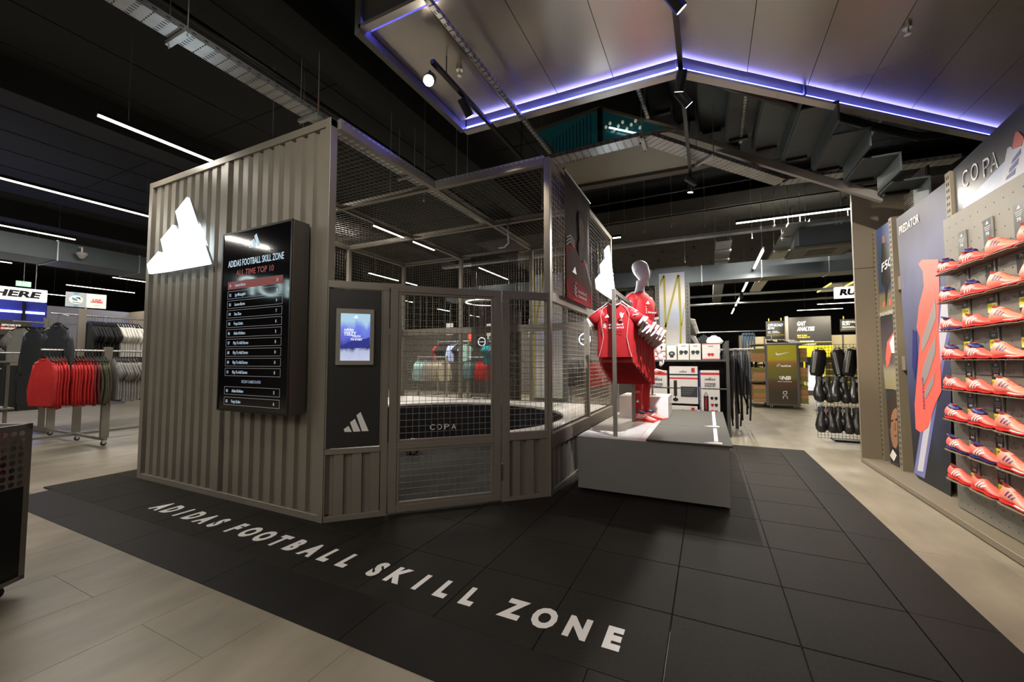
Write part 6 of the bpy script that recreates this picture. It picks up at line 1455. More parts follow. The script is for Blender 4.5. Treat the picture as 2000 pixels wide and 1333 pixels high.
# shelving with folded goods and black shorts at the extreme left
sf2 = thing('low_shelf_unit', 'grey shelf unit stacked with folded black goods at the left edge', 'shelf unit', (-7.9, 1.2, 0))
for z in (1.355, 0.80): MB().cbox(-0.5, 0.45, -0.3, 0.62, z - 0.02, z, 0.003).build('shelf', M_TAUPE, sf2)
for x in (-0.45, 0.4):
    for y in (-0.25, 0.56): MB().cbox(x - 0.015, x + 0.015, y - 0.015, y + 0.015, 0.0, 1.334 if True else 0, 0.002).build('leg', M_TAUPE, sf2)
MB().box(-0.45, 0.45, -0.28, 0.6, 0.10, 0.12).build('base_shelf', M_TAUPE, sf2)
random.seed(21)
for z, n_ in ((1.3555, 5), (0.8005, 5)):
    for k in range(n_):
        g = thing('folded_goods', ['black folded pack on the upper left shelf, ', 'dark folded pack on the lower left shelf, '][z < 1] + ORD[k] + ' from the front', 'pack', (-7.95 + (k % 2) * 0.3, 1.05 + k * 0.15, z), random.uniform(-0.15, 0.15), 'packs on the left shelves %s' % ('upper' if z > 1 else 'lower'))
        MB().cbox(-0.13, 0.13, -0.06, 0.06, 0, 0.05, 0.01).build('pack_body', M_BLKC, g)
        MB().tube([(-0.05, 0, 0.05), (-0.04, 0, 0.075), (0.04, 0, 0.08), (0.06, 0.03, 0.055)], 0.008, 6).build('clear_hook', M_STEEL, g)
for z, n_, m_, lb in ((1.30, 6, M_BLKC, 'black shorts pack hanging under the upper left shelf'), (0.74, 5, M_REDT, 'red shorts pack hanging under the lower left shelf')):
    for k in range(n_):
        g = thing('hanging_shorts', lb + ', ' + ORD[k] + ' from the front', 'shorts', (-7.42, 1.0 + k * 0.13, z), 0, lb.split(' pack')[0] + ' row')
        b = MB(); b.rings([[(x, y_, zz) for x, y_ in [(-0.20, -0.03), (0.02, -0.05), (0.02, 0.05), (-0.20, 0.03)]] for zz in (0, -0.16, -0.42)]); b.build('cloth', m_, g, fix=True)
        MB().box(-0.20, 0.024, -0.055, 0.055, -0.07, 0.02).build('card_header', M_BLACK, g)
        text('Sondico', frame((0.026, -0.05, -0.04), (0, 1, 0), (0, 0, 1)), 0.022, M_WHITE, g, width=0.09)
# foreground bin
bn = thing('ball_bin', 'perforated grey metal bin with a black lower panel at the left edge', 'bin', (-3.66, 0.97, 0.0))
# near face: plane facing the viewer through the corner; other face runs away
cA = Vector((0, 0, 0)); U1 = Vector((-0.78, -0.0, 0)); 
def plate_with_holes(F, w, z0, z1, nx, ny, r, name, parent):
    b = MB(F); px, pz = w / nx, (z1 - z0) / ny; k = 12
    for i in range(nx):
        for j in range(ny):
            x0, x1 = i * px, (i + 1) * px; a0, a1 = z0 + j * pz, z0 + (j + 1) * pz; cx = (x0 + x1) / 2; cz = (a0 + a1) / 2
            vs = []; 
            for q in range(k):
                a = 2 * PI * q / k + PI / 4; vs.append((cx + r * math.cos(a), cz + r * math.sin(a), 0))
            for q in range(k):
                a = 2 * PI * q / k + PI / 4; c_, s_ = math.cos(a), math.sin(a); m_ = max(abs(c_), abs(s_)); vs.append((cx + px / 2 * c_ / m_, cz + pz / 2 * s_ / m_, 0))
            b.add(vs, [(q, (q + 1) % k, k + (q + 1) % k, k + q) for q in range(k)])
    return b.build(name, M_PERF, parent, fix=False)
M_PERF = mat('perforated taupe plate', (0.19, 0.175, 0.15), 0.4, 0.3)
BH, BW = 0.98, 0.9
FA = frame((0, 0, 0), (-0.49, 0.872, 0), (0, 0, 1)) @ T(-BW, 0, 0)    # face seen, ends at the corner
dA = Vector((-0.49, 0.872, 0)); nA = dA.cross(Vector((0, 0, 1)))
plate_with_holes(FA, BW - 0.03, 0.62, BH - 0.03, 20, 8, 0.0155, 'perforated_plate', bn)
MB(FA).box(0, BW, BH - 0.03, BH, -0.02, 0.002).build('top_rail', M_PERF, bn); MB(FA).box(BW - 0.03, BW, 0.08, BH, -0.02, 0.002).build('corner_post', M_PERF, bn)
MB(FA).box(0, BW - 0.03, 0.10, 0.615, -0.004, 0.0).build('black_panel', M_BLACKM, bn); MB(FA).box(0, BW, 0.075, 0.10, -0.02, 0.002).build('bottom_rail', M_PERF, bn)
nB = -nA
FB_ = frame((0, 0, 0), nB, (0, 0, 1))
MB(FB_).box(0, 0.55, BH - 0.03, BH, -0.02, 0.002).build('top_rail', M_PERF, bn); MB(FB_).box(0, 0.55, 0.08, BH - 0.031, -0.004, 0.0).build('side_plate', M_PERF, bn)
FC = frame(tuple(-dA * BW + nB * 0.55), dA, (0, 0, 1)); MB(FC).box(0, BW, BH - 0.03, BH, 0, 0.02).build('top_rail', M_PERF, bn); MB(FC).box(0, BW, 0.08, BH - 0.031, 0, 0.004).build('rear_plate', M_PERF, bn)
b = MB(); v0 = -dA * BW; v1 = v0 + nB * 0.55; v2 = nB * 0.55
b.prism([(0, 0), (v0.x, v0.y), (v1.x, v1.y), (v2.x, v2.y)], 0.10, 0.12); b.build('floor_plate', M_BLACKM, bn)
for fr in (0.1, 0.85):
    c = -dA * BW * fr + nB * 0.06
    w1 = MB(); w1.cyl((c.x - 0.012, c.y, 0.036), (c.x + 0.012, c.y, 0.036), 0.036, 12); w1.build('castor_wheel', M_BLACK, bn)
cols = [M_RED, M_WHITE, M_YEL, M_CORAL, M_BLUE, M_RED, M_WHITE, MATS['orange'] if 'orange' in MATS else mat('orange', (0.7, 0.2, 0.02), 0.5)]
p0 = None; kk = 0; CN = ['red', 'white', 'yellow', 'coral', 'blue', 'crimson', 'pale', 'orange']
for layer in range(3):
    for i in range(4):
        for j in range(2):
            c = Vector((-3.66, 0.97, 0)) - dA * (0.14 + i * 0.2) + nB * (0.13 + j * 0.25); m_ = cols[kk % len(cols)]; kk += 1
            g = thing('small_ball', '%s small ball in the perforated bin, %s layer' % (CN[(kk - 1) % 8], ['lowest', 'middle', 'top'][layer]), 'ball', (c.x, c.y, 0.70 + layer * 0.105 - (0.03 if j else 0)), 0, 'balls in the perforated bin')
            b = MB(); b.ell([(0, 0, 0.088 * math.sin(t), 0.088 * math.cos(t) + 1e-4, 0.088 * math.cos(t) + 1e-4) for t in [(-PI / 2) + PI * q / 8 for q in range(9)]], 12)
            b.build('ball_skin', m_, g, smooth=True)
            MB().tube([(0.0885 * math.cos(a), 0.0885 * math.sin(a), 0.0) for a in [2 * PI * q / 14 for q in range(14)]], 0.006, 4, closed=True).build('seam_band', cols[(kk + 2) % len(cols)], g)

# ================================================================ RIGHT BACKGROUND
GY = 8.3
gd = thing('gondola_shelf', 'dark grey shop shelf full of boxing boxes behind the platform', 'shelf unit', (0, 0, 0))
MB().cbox(-1.35, 0.29, GY - 0.02, GY + 0.60, 1.383 - 0.035, 1.383, 0.003).build('top_shelf', mat('charcoal shelf metal', (0.09, 0.088, 0.082), 0.45, 0.3), gd)
SH = MATS['charcoal shelf metal']; ZT = 1.383
MB().cbox(0.292, 0.345, GY - 0.05, GY + 1.9, 0.0, 1.72, 0.004).build('end_upright', SH, gd)
MB().box(-1.35, 0.29, GY + 0.61, GY + 0.63, 0.05, ZT).build('back_panel', M_BLACKM, gd)
MB().cbox(-1.35, 0.29, GY, GY + 0.60, 0.06, 0.12, 0.003).build('base_shelf', SH, gd); MB().cbox(-1.35, 0.29, GY, GY + 0.60, 0.84, 0.86, 0.003).build('middle_shelf', SH, gd)
for x in (-0.83, -0.24): MB().box(x, x + 0.02, GY + 0.02, GY + 0.04, ZT - 0.25, ZT - 0.036).build('divider', M_BLACKM, gd)
def boxd(name, label, cat, x0, x1, z0, z1, base, d=0.3, y=GY, group=None):
    t = thing(name, label, cat, (x0, y, z0), 0, group)
    MB().cbox(0, x1 - x0, 0, d, 0, z1 - z0, 0.002).build('carton', base, t)
    return t, frame((0, -0.0005, 0), (1, 0, 0), (0, 0, 1)), x1 - x0, z1 - z0
M_BOXW = mat('white carton print', (0.66, 0.65, 0.62), 0.5); M_BOXK = mat('dark print', (0.03, 0.035, 0.045), 0.5); M_BOXR = mat('red carton print', (0.50, 0.02, 0.03), 0.5); M_BOXG = mat('grey print', (0.18, 0.18, 0.18), 0.5)
tops = [(-0.932, 1.692), (-0.732, 1.394), (-0.709, 1.649), (-0.532, 1.394), (-0.509, 1.684), (-0.318, 1.393), (-0.304, 1.681), (-0.119, 1.393), (-0.095, 1.686), (0.194, 1.392)]
def glove_print(F, cx, cz, r, m, parent, nm='glove_picture'):
    b = MB(F); b.prism([(cx + r * math.cos(a) * (1.0), cz + r * 0.85 * math.sin(a)) for a in [2 * PI * i / 14 for i in range(14)]], 0.0012, 0.002); b.prism([(cx - r * 0.5, cz - r * 1.2), (cx + r * 0.5, cz - r * 1.2), (cx + r * 0.55, cz - r * 0.7), (cx - r * 0.55, cz - r * 0.7)], 0.0012, 0.002)
    b.build(nm, m, parent)
labs = ['white and red carton on the shelf top behind the shirt sleeves', 'white headguard box on the shelf top', 'white box with two dark gloves, left one of the pair', 'white box with two dark gloves, right one of the pair', 'white and red box with red gloves at the shelf end']
for k in range(5):
    (x0, z1), (x1, z0) = tops[2 * k], tops[2 * k + 1]
    t, F, w_, h_ = boxd('glove_box', labs[k], 'box', x0, x1, ZT + 0.0005, z1, M_BOXW)
    if k == 0:
        for zz in (0.18, 0.50): MB(F).box(0.005, w_ - 0.002, h_ * zz, h_ * (zz + 0.06), 0, 0.001).build('red_band', M_BOXR, t)
        glove_print(F, w_ * 0.6, h_ * 0.78, 0.03, M_BOXK, t)
    elif k == 1: glove_print(F, w_ * 0.5, h_ * 0.42, w_ * 0.33, M_BOXK, t, 'headguard_picture'); text('PRO', F @ T(w_ * 0.38, h_ * 0.38, 0.002), 0.03, M_BOXW, t, width=w_ * 0.25, bold=0.03)
    elif k < 4:
        for q in (0.3, 0.7): glove_print(F, w_ * q, h_ * 0.48, w_ * 0.20, M_BOXK, t)
        text('GLOVES', F @ T(w_ * 0.32, h_ * 0.82, 0.0), 0.022, M_BOXK, t, width=w_ * 0.36, bold=0.02); MB(F).box(w_ * 0.08, w_ * 0.2, h_ * 0.3, h_ * 0.38, 0.002, 0.003).build('yellow_label', M_TAGY, t)
    else:
        for q in (0.40, 0.58): glove_print(F, w_ * q, h_ * 0.32, w_ * 0.10, M_BOXR, t)
        MB(F).box(0, w_, h_ * 0.94, h_, 0, 0.001).build('red_band', M_BOXR, t); MB(F).box(0, w_, 0, h_ * 0.06, 0, 0.001).build('red_band', M_BOXR, t)
        text('LONSDALE', F @ T(w_ * 0.34, h_ * 0.78, 0.0), 0.022, M_BOXK, t, width=w_ * 0.3, bold=0.03)
def lions(F, x, z, w_, parent): 
    text('LONSDALE', F @ T(x, z, 0.0), w_ * 0.18, M_BOXK, parent, width=w_, bold=0.05, name='brand_lettering')
    b = MB(F @ T(x + w_ * 0.38, z + w_ * 0.24, 0.0012)); b.prism([(0, 0), (w_ * 0.25, 0), (w_ * 0.22, w_ * 0.08), (w_ * 0.12, w_ * 0.04), (w_ * 0.03, w_ * 0.08)], 0, 0.0008); b.build('crown_mark', M_BOXR, parent)
for j, (ya, yb, lb) in enumerate(((722, 795, 'upper'), (797, 860, 'lower'))):
    (x0, z1), (x1, z0) = ([(-0.671, 1.257), (-0.179, 0.562)], [(-0.684, 0.519), (-0.194, -0.15)])[j]
    t, F, w_, h_ = boxd('punchbag_box', '%s white punch bag carton in the middle of the boxing shelf' % lb, 'box', x0, x1, z0, z1, M_BOXW)
    MB(F).box(0, w_, h_ * 0.76, h_ * 0.80, 0, 0.001).build('dark_band', M_BOXK, t); MB(F).box(0, w_, h_ * 0.66, h_ * 0.70, 0, 0.001).build('red_band', M_BOXR, t)
    MB(F).box(w_ * 0.40, w_ * 0.98, h_ * 0.18, h_ * 0.46, 0, 0.001).build('black_panel', M_BOXK, t)
    b = MB(F); b.box(w_ * 0.15, w_ * 0.27, h_ * 0.20, h_ * 0.62, 0.0002, 0.0015); b.prism([(w_ * (0.21 + 0.10 * math.cos(a)), h_ * (0.10 + 0.05 * math.sin(a))) for a in [2 * PI * i / 12 for i in range(12)]], 0.0002, 0.0015); b.box(w_ * 0.195, w_ * 0.225, h_ * 0.10, h_ * 0.2, 0.0002, 0.0015); b.build('bag_picture', M_BLACK, t)
    for q in range(4): MB(F).box(w_ * 0.45, w_ * (0.9 - 0.05 * q), h_ * (0.40 - 0.05 * q), h_ * (0.412 - 0.05 * q), 0.001, 0.0018).build('print_line', M_BOXG, t)
    lions(F, w_ * 0.36, h_ * 0.84, w_ * 0.26, t); MB(F).box(w_ * 0.78, w_ * 0.9, h_ * 0.84, h_ * 0.96, 0, 0.001).build('red_label', M_BOXR, t)
for j, lb in enumerate(('tall boxing set carton at the right end of the shelf', 'tall boxing set carton behind the red shirts')):
    (x0, z1), (x1, z0) = ([(-0.132, 1.185), (0.179, 0.376)], [(-1.093, 1.175), (-0.715, 0.325)])[j]
    t, F, w_, h_ = boxd('boxing_set_box', lb, 'box', x0, x1, z0, z1, M_BOXW)
    MB(F).box(0, w_, h_ * 0.90, h_ * 0.95, 0, 0.001).build('red_band', M_BOXR, t); lions(F, w_ * 0.22, h_ * 0.78, w_ * 0.55, t)
    text('CONTENDER', F @ T(w_ * 0.20, h_ * 0.68, 0), 0.030, M_BOXK, t, width=w_ * 0.6, bold=0.04); text('BOXING SET', F @ T(w_ * 0.22, h_ * 0.63, 0), 0.030, M_BOXK, t, width=w_ * 0.56, bold=0.04)
    b = MB(F); b.prism([(w_ * 0.14, h_ * 0.10), (w_ * 0.16, h_ * 0.07), (w_ * 0.38, h_ * 0.07), (w_ * 0.40, h_ * 0.10), (w_ * 0.40, h_ * 0.42), (w_ * 0.14, h_ * 0.42)], 0.0002, 0.0015); b.tube([(w_ * 0.16, h_ * 0.42, 0.001), (w_ * 0.27, h_ * 0.51, 0.001), (w_ * 0.38, h_ * 0.42, 0.001)], 0.006, 4); b.build('bag_picture', M_BLACK, t)
    text('LONSDALE', F @ T(w_ * 0.30, h_ * 0.12, 0.0016) @ RZ(PI / 2), 0.03, M_BOXR, t, width=h_ * 0.26, bold=0.04)
    for q, (gx, gz, m_) in enumerate(((0.58, 0.38, M_BLACK), (0.80, 0.38, M_BLACK), (0.60, 0.23, M_BOXR), (0.80, 0.23, M_BLACK), (0.60, 0.08, M_BOXR), (0.80, 0.08, M_BOXR))): glove_print(F, w_ * gx, h_ * gz, w_ * 0.09, m_, t)
    if j == 0:
        MB(frame((0, 0, 0), (1, 0, 0), (0, 0, 1))).box(-0.03, -0.0005, 0, h_, -0.25, 0.0).build('blue_side', mat('navy carton side', (0.02, 0.03, 0.14), 0.5), t)
        text('CHAMPIONS', frame((-0.006, -0.0012, 0.05), (0, 0, 1), (-1, 0, 0)), 0.02, M_BOXW, t, width=0.45)
# things hidden lower on the shelf
for k in range(2):
    t, F, w_, h_ = boxd('punchbag_box', ['pale carton on the shelf base left', 'pale carton on the shelf base right'][k], 'box', -1.25 + k * 0.72, -0.58 + k * 0.72, 0.1205, 0.45, M_BOXW)
    MB(F).box(0, w_, h_ * 0.7, h_ * 0.8, 0, 0.001).build('red_band', M_BOXR, t)

# striped graphic panels (white boards with yellow zigzag)
def zig_board(name, label, x0, x1, z0, z1, y, lines, grad=True):
    t = thing(name, label, 'display board', (x0, y, 0))
    w_ = x1 - x0
    MB().cbox(-0.10, w_ + 0.10, 0.01, 0.16, 0.0, z1 + 0.14, 0.005).build('slotted_frame', SH, t)
    F = frame((0, 0.009, 0), (1, 0, 0), (0, 0, 1))
    MB(F).box(0, w_, z0, z1, 0, 0.012).build('print_sheet', grad_mat('white blue cloud print', [(0.0, (0.52, 0.58, 0.50)), (0.3, (0.56, 0.55, 0.53)), (0.48, (0.35, 0.35, 0.36)), (0.62, (0.33, 0.38, 0.50)), (0.8, (0.62, 0.56, 0.50)), (1.0, (0.40, 0.42, 0.52))], 'Z', 0.4, 0.12), t)
    for pts in lines:
        MB(F).prism([(a - x0, b_) for a, b_ in pts], 0.012, 0.014).build('yellow_line', mat('mustard print', (0.30, 0.27, 0.015), 0.5), t)
    s = MB(F)
    for k in range(40):
        for xx in (-0.055, w_ + 0.045): s.box(xx, xx + 0.012, 0.15 + k * 0.085, 0.19 + k * 0.085, -0.0005, 0.0008)
    o = s.build('slot_rows', M_HOLE, t); o['kind'] = 'stuff'
    return t
L1 = [[(-0.973, 3.247), (-0.904, 3.361), (-0.871, 3.322), (-0.976, 3.078)], [(-0.904, 3.361), (-0.859, 3.357), (-0.847, 2.137), (-0.88, 1.545), (-0.913, 1.545), (-0.892, 2.138)], [(-0.892, 2.138), (-0.604, 3.334), (-0.561, 3.33), (-0.847, 2.137)], [(-0.593, 3.345), (-0.539, 3.339), (-0.519, 2.125), (-0.552, 1.542), (-0.584, 1.542), (-0.562, 2.126)], [(-0.539, 2.184), (-0.443, 2.707), (-0.445, 2.59), (-0.519, 2.125)]]
zig_board('graphic_board', 'tall pale cloud print board with mustard zigzag lines behind the boxes', -0.996, -0.445, 1.2, 3.40, 10.0, L1)
L2 = [[(-3.995, 3.658), (-3.925, 3.651), (-3.934, 0.47), (-3.99, 0.468)], [(-3.715, 3.631), (-3.66, 3.625), (-3.802, 2.725), (-3.887, 2.21), (-3.929, 2.211)]]
zig_board('graphic_board', 'tall pale board with yellow lines seen through the cage right corner', -3.998, -3.206, 0.45, 3.55, 9.5, L2)
yf = thing('yellow_frame_rack', 'narrow yellow edged stand seen through the mesh right of the brown panel', 'stand', (-3.86, 10.6, 0))
for x in (-0.14, 0.04): MB().cbox(x, x + 0.045, 0, 0.05, 0, 3.2, 0.004).build('yellow_post', M_YEL, yf)
MB().cbox(-0.10, 0.04, 0.0, 0.04, 1.2, 1.7, 0.004).build('print_card', M_WHITE, yf); MB().cbox(-0.10, 0.04, 0.0, 0.04, 0.3, 0.34, 0.004).build('cross_bar', M_YEL, yf)

# hanging clothes left of the zigzag board
hr = thing('clothes_rack', 'high rail of dark trousers beside the zigzag board', 'clothes rack', (-1.45, 10.3, 0))
MB().cyl((-0.6, 0, 3.15), (0.55, 0, 3.15), 0.015, 8).build('hanging_bar', M_STEEL, hr); MB().cyl((0.52, 0, 0), (0.52, 0, 3.2), 0.02, 8).build('upright', M_STEEL, hr); MB().cyl((-0.58, 0, 0), (-0.58, 0, 3.2), 0.02, 8).build('upright', M_STEEL, hr)
for z in (1.65, 2.0): MB().cbox(-0.6, 0.5, -0.1, 0.25, z, z + 0.03, 0.003).build('shelf', M_TAUPE, hr)
def trousers(label, loc, m, h=0.95, group=None, rz=0):
    t = thing('hanging_trousers', label, 'trousers', loc, rz, group)
    b = MB()
    for s in (-1, 1): b.tube([(s * 0.03, 0, -0.10), (s * 0.045, 0.01, -h * 0.45), (s * 0.04, -0.005, -h)], [0.045, 0.036, 0.026], 8)
    b.tube([(0, 0, -0.06), (0, 0, -0.16)], 0.06, 8); b.build('leg_cloth', m, t, smooth=True)
    MB().tube([(0, 0, -0.06), (0, 0, -0.01), (0.014, 0, 0.01), (0, 0, 0.02), (-0.012, 0, 0.01)], 0.003, 5).build('hook', M_CHROME, t); return t
T0 = trousers('dark teal trousers on the high rail beside the zigzag board', (-1.75, 10.3, 3.135), mat('dark teal cloth', (0.04, 0.075, 0.08), 0.8), 1.05, 'teal trousers on the high rail')
for k in range(3): dup(T0, (-1.66 + k * 0.09, 10.3, 3.135), label='dark teal trousers on the high rail, %s from the left' % ORD[k + 1])
T1 = trousers('grey brown trousers on the high rail beside the zigzag board', (-1.36, 10.3, 3.135), mat('grey brown cloth', (0.11, 0.10, 0.085), 0.8), 1.0, 'grey trousers on the high rail')
for k in range(3): dup(T1, (-1.26 + k * 0.09, 10.3, 3.135), label='grey brown trousers on the high rail, %s from the left' % ORD[k + 1])

# straps / leggings rail right of the boxing shelf
pr_ = thing('clothes_rack', 'low grey rail holding long dark leggings right of the boxing shelf', 'clothes rack', (0.50, 9.3, 0))
MB().cbox(-0.28, 0.32, -0.015, 0.015, 1.585, 1.61, 0.003).build('hanging_bar', M_STEEL, pr_); MB().cbox(-0.03, 0.03, 0.10, 0.14, 0.0, 1.62, 0.003).build('upright', M_TAUPE, pr_); MB().cbox(-0.02, 0.02, 0.0, 0.12, 1.555, 1.585, 0.003).build('bracket', M_TAUPE, pr_)
def legging(label, loc, m, L, sd, group):
    r = random.Random(sd); t = thing('hanging_leggings', label, 'leggings', loc, 0, group)
    b = MB(); a = r.uniform(-0.05, 0.05); c = r.uniform(-0.06, 0.06)
    b.tube([(0, 0, -0.02), (0.005, 0, -0.25), (a * 0.6, -0.02, -L * 0.45), (a, -0.03, -L * 0.75), (c, -0.02, -L)], [0.012, 0.028, 0.026, 0.020, 0.016], 7); b.build('cloth', m, t, smooth=True)
    MB().box(-0.012, 0.012, -0.01, 0.01, -0.18, 0.0).build('waist_clip', M_BLACK, t); return t
for k in range(11): legging('long dark legging on the low rail beside the boxing shelf, %s from the left' % ORD[k], (0.28 + k * 0.045, 9.27 + (k % 3) * 0.015, 1.58), [M_BLKC, mat('slate cloth', (0.06, 0.065, 0.075), 0.6), M_NAVY][k % 3], 1.15 + 0.12 * (k % 4), k, 'leggings on the low rail')
# mesh panel stand behind them
ms = thing('mesh_display_stand', 'grey wire mesh panel stand on castors behind the leggings', 'display stand', (1.22, 17.5, 0))
mesh_panel(frame((-0.25, 0, 0.1), (1, 0, 0), (0, 0, 1)), 0.42, 1.5, 0.04, 0.006, M_WIRE, ms); MB().cbox(-0.27, -0.25, -0.02, 0.02, 0.06, 1.62, 0.003).build('side_post', M_TAUPE, ms); MB().cbox(0.17, 0.19, -0.02, 0.02, 0.06, 1.62, 0.003).build('side_post', M_TAUPE, ms)
MB().box(-0.25, 0.17, 0.02, 0.04, 0.1, 1.6).build('backing', M_BLACKM, ms)
for x in (-0.22, 0.15): MB().cyl((x - 0.01, 0, 0.03), (x + 0.01, 0, 0.03), 0.03, 10).build('castor_wheel', M_BLACK, ms)

# shoe box trolley
CY = 13.85
tr = thing('shoe_box_trolley', 'trolley of shoe boxes with a green to brown end panel carrying four sports logos', 'trolley', (1.50, CY, 0))
TW_ = 0.80
MB().cbox(-0.01, TW_ + 0.01, -0.02, 0.03, 0.10, 1.86, 0.004).build('end_frame', mat('grey slotted metal', (0.12, 0.115, 0.11), 0.45, 0.3), tr)
Ft = frame((0, -0.021, 0), (1, 0, 0), (0, 0, 1))
MB(Ft).box(0.05, TW_ - 0.05, 0.14, 1.82, 0, 0.004).build('gradient_panel', grad_mat('lime to brown print', [(0.0, (0.045, 0.030, 0.012)), (0.18, (0.035, 0.026, 0.012)), (0.38, (0.085, 0.035, 0.012)), (0.45, (0.12, 0.105, 0.015)), (0.63, (0.15, 0.12, 0.015)), (0.70, (0.30, 0.12, 0.03)), (0.76, (0.38, 0.33, 0.01)), (1.0, (0.42, 0.38, 0.01))], 'Z', 0.45), tr)
b = MB(Ft); b.prism([(0.25, 1.585), (0.27, 1.53), (0.32, 1.525), (0.60, 1.62), (0.34, 1.575), (0.29, 1.57), (0.275, 1.60), (0.285, 1.635)], 0.004, 0.007); b.build('swoosh_logo', M_WHITE, tr)
text('asics', Ft @ T(0.37, 1.20, 0.004), 0.06, M_WHITE, tr, width=0.24, bold=0.04, slant=0.15)
b = MB(Ft); b.tube([(0.27, 1.20, 0.005), (0.30, 1.27, 0.005), (0.345, 1.28, 0.005), (0.35, 1.24, 0.005), (0.30, 1.21, 0.005)], 0.008, 4); b.build('spiral_logo', M_WHITE, tr)
text('NB', Ft @ T(0.38, 0.835, 0.004), 0.10, M_WHITE, tr, width=0.22, bold=0.06, slant=0.2); text('new balance', Ft @ T(0.28, 0.765, 0.004), 0.035, M_WHITE, tr, width=0.34, bold=0.01)
b = MB(Ft)
for q in range(4): b.box(0.34 - q * 0.01, 0.42, 0.84 + q * 0.024, 0.852 + q * 0.024, 0.004, 0.006)
b.build('speed_lines', M_WHITE, tr)
b = MB(Ft); b.tube([(0.45 + 0.045 * math.cos(a), 0.46 + 0.045 * math.sin(a), 0.005) for a in [2 * PI * i / 14 for i in range(14)]], 0.010, 4, closed=True); b.tube([(0.50, 0.505, 0.005), (0.45, 0.505, 0.005)], 0.010, 4); b.tube([(0.40, 0.29, 0.005), (0.40, 0.34, 0.005), (0.425, 0.375, 0.005), (0.475, 0.375, 0.005), (0.50, 0.34, 0.005), (0.50, 0.29, 0.005)], 0.010, 4); b.build('running_logo', M_WHITE, tr)
s = MB(Ft)
for k in range(42):
    for x in (0.012, TW_ - 0.026): s.box(x, x + 0.014, 0.15 + k * 0.04, 0.168 + k * 0.04, 0.0, 0.001)
for k in range(20): s.box(0.05 + k * 0.04, 0.07 + k * 0.04, 0.115, 0.128, 0, 0.001)
o = s.build('slot_rows', M_HOLE, tr); o['kind'] = 'stuff'
for z in (0.16, 0.78, 1.34, 1.84): MB().cbox(-0.35, TW_ + 0.22, 0.035, 1.6, z, z + 0.025, 0.003).build('shelf', M_TAUPE, tr)
MB().box(0.3, 0.32, 0.04, 1.6, 0.19, 1.84).build('centre_panel', M_TAUPE_D, tr)
for x in (0.12, TW_ - 0.1):
    for y in (0.08, 1.4):
        w1 = MB().cyl((x - 0.015, y, 0.04), (x + 0.015, y, 0.04), 0.04, 12).build('castor_wheel', M_BLACK, tr); f = MB(); f.box(x - 0.03, x - 0.018, y - 0.03, y + 0.03, 0.03, 0.1); f.box(x + 0.018, x + 0.03, y - 0.03, y + 0.03, 0.03, 0.1); f.build('castor_fork', M_CHROME, w1)
sbx = thing('shoe_box', 'x', 'shoe box', (0, 0, 0)); MB().cbox(0, 0.33, 0, 0.19, 0, 0.115, 0.002).build('carton', M_CARD, sbx); MB().cbox(-0.003, 0.333, -0.003, 0.193, 0.085, 0.118, 0.002).build('lid', M_CARD, sbx)
sbo = thing('shoe_box', 'x', 'shoe box', (0, 0, 0)); MB().cbox(0, 0.33, 0, 0.19, 0, 0.115, 0.002).build('carton', M_CARDO, sbo); MB().cbox(-0.003, 0.333, -0.003, 0.193, 0.085, 0.118, 0.002).build('lid', M_CARDO, sbo)
first = {0: True, 1: True}
for z, lv in ((0.186, 'bottom'), (0.806, 'middle'), (1.366, 'top')):
    for side, xs_ in (('left', -0.31), ('right', TW_ - 0.12)):
        for j in range(7):
            for l in range(4 if lv == 'bottom' else 3):
                kind = 1 if (j + l + (side == 'left')) % 3 == 0 else 0
                src = sbo if kind else sbx
                t = src if first[kind] else dup(src)
                first[kind] = False
                t.location = (1.50 + xs_, CY + 0.06 + j * 0.21, z + l * 0.122); t['label'] = '%s shoe box, %s shelf, %s side, %s stack back, %s up' % ('olive' if kind else 'brown card', lv, side, ORD[j], ORD[l]); t['group'] = '%s shoe boxes, %s shelf %s side' % ('olive' if kind else 'card', lv, side)
for k in range(3):
    t = thing('trainer', ['white soled black trainer on top of the trolley, left', 'black trainer on top of the trolley, middle', 'white trainer on top of the trolley, right'][k], 'trainer', (1.55 + k * 0.27, CY + 0.12, 1.866), 0)
    S = boot_sections(); R = [[(x * 0.9, *prof(2 * PI * j / 12, w_, z0 - 0.006, z1)) for j in range(12)] for x, w_, z0, z1 in S]
    MB().rings(R).build('upper', [M_BLKC, M_BLKC, M_WHTC][k], t, smooth=True, fix=True); MB().rings([[(x * 0.92, w_ * 1.08 * math.cos(2 * PI * j / 10), 0.012 + 0.012 * math.sin(2 * PI * j / 10)) for j in range(10)] for x, w_, z0, z1 in S]).build('sole', M_WHITE, t, smooth=True, fix=True)

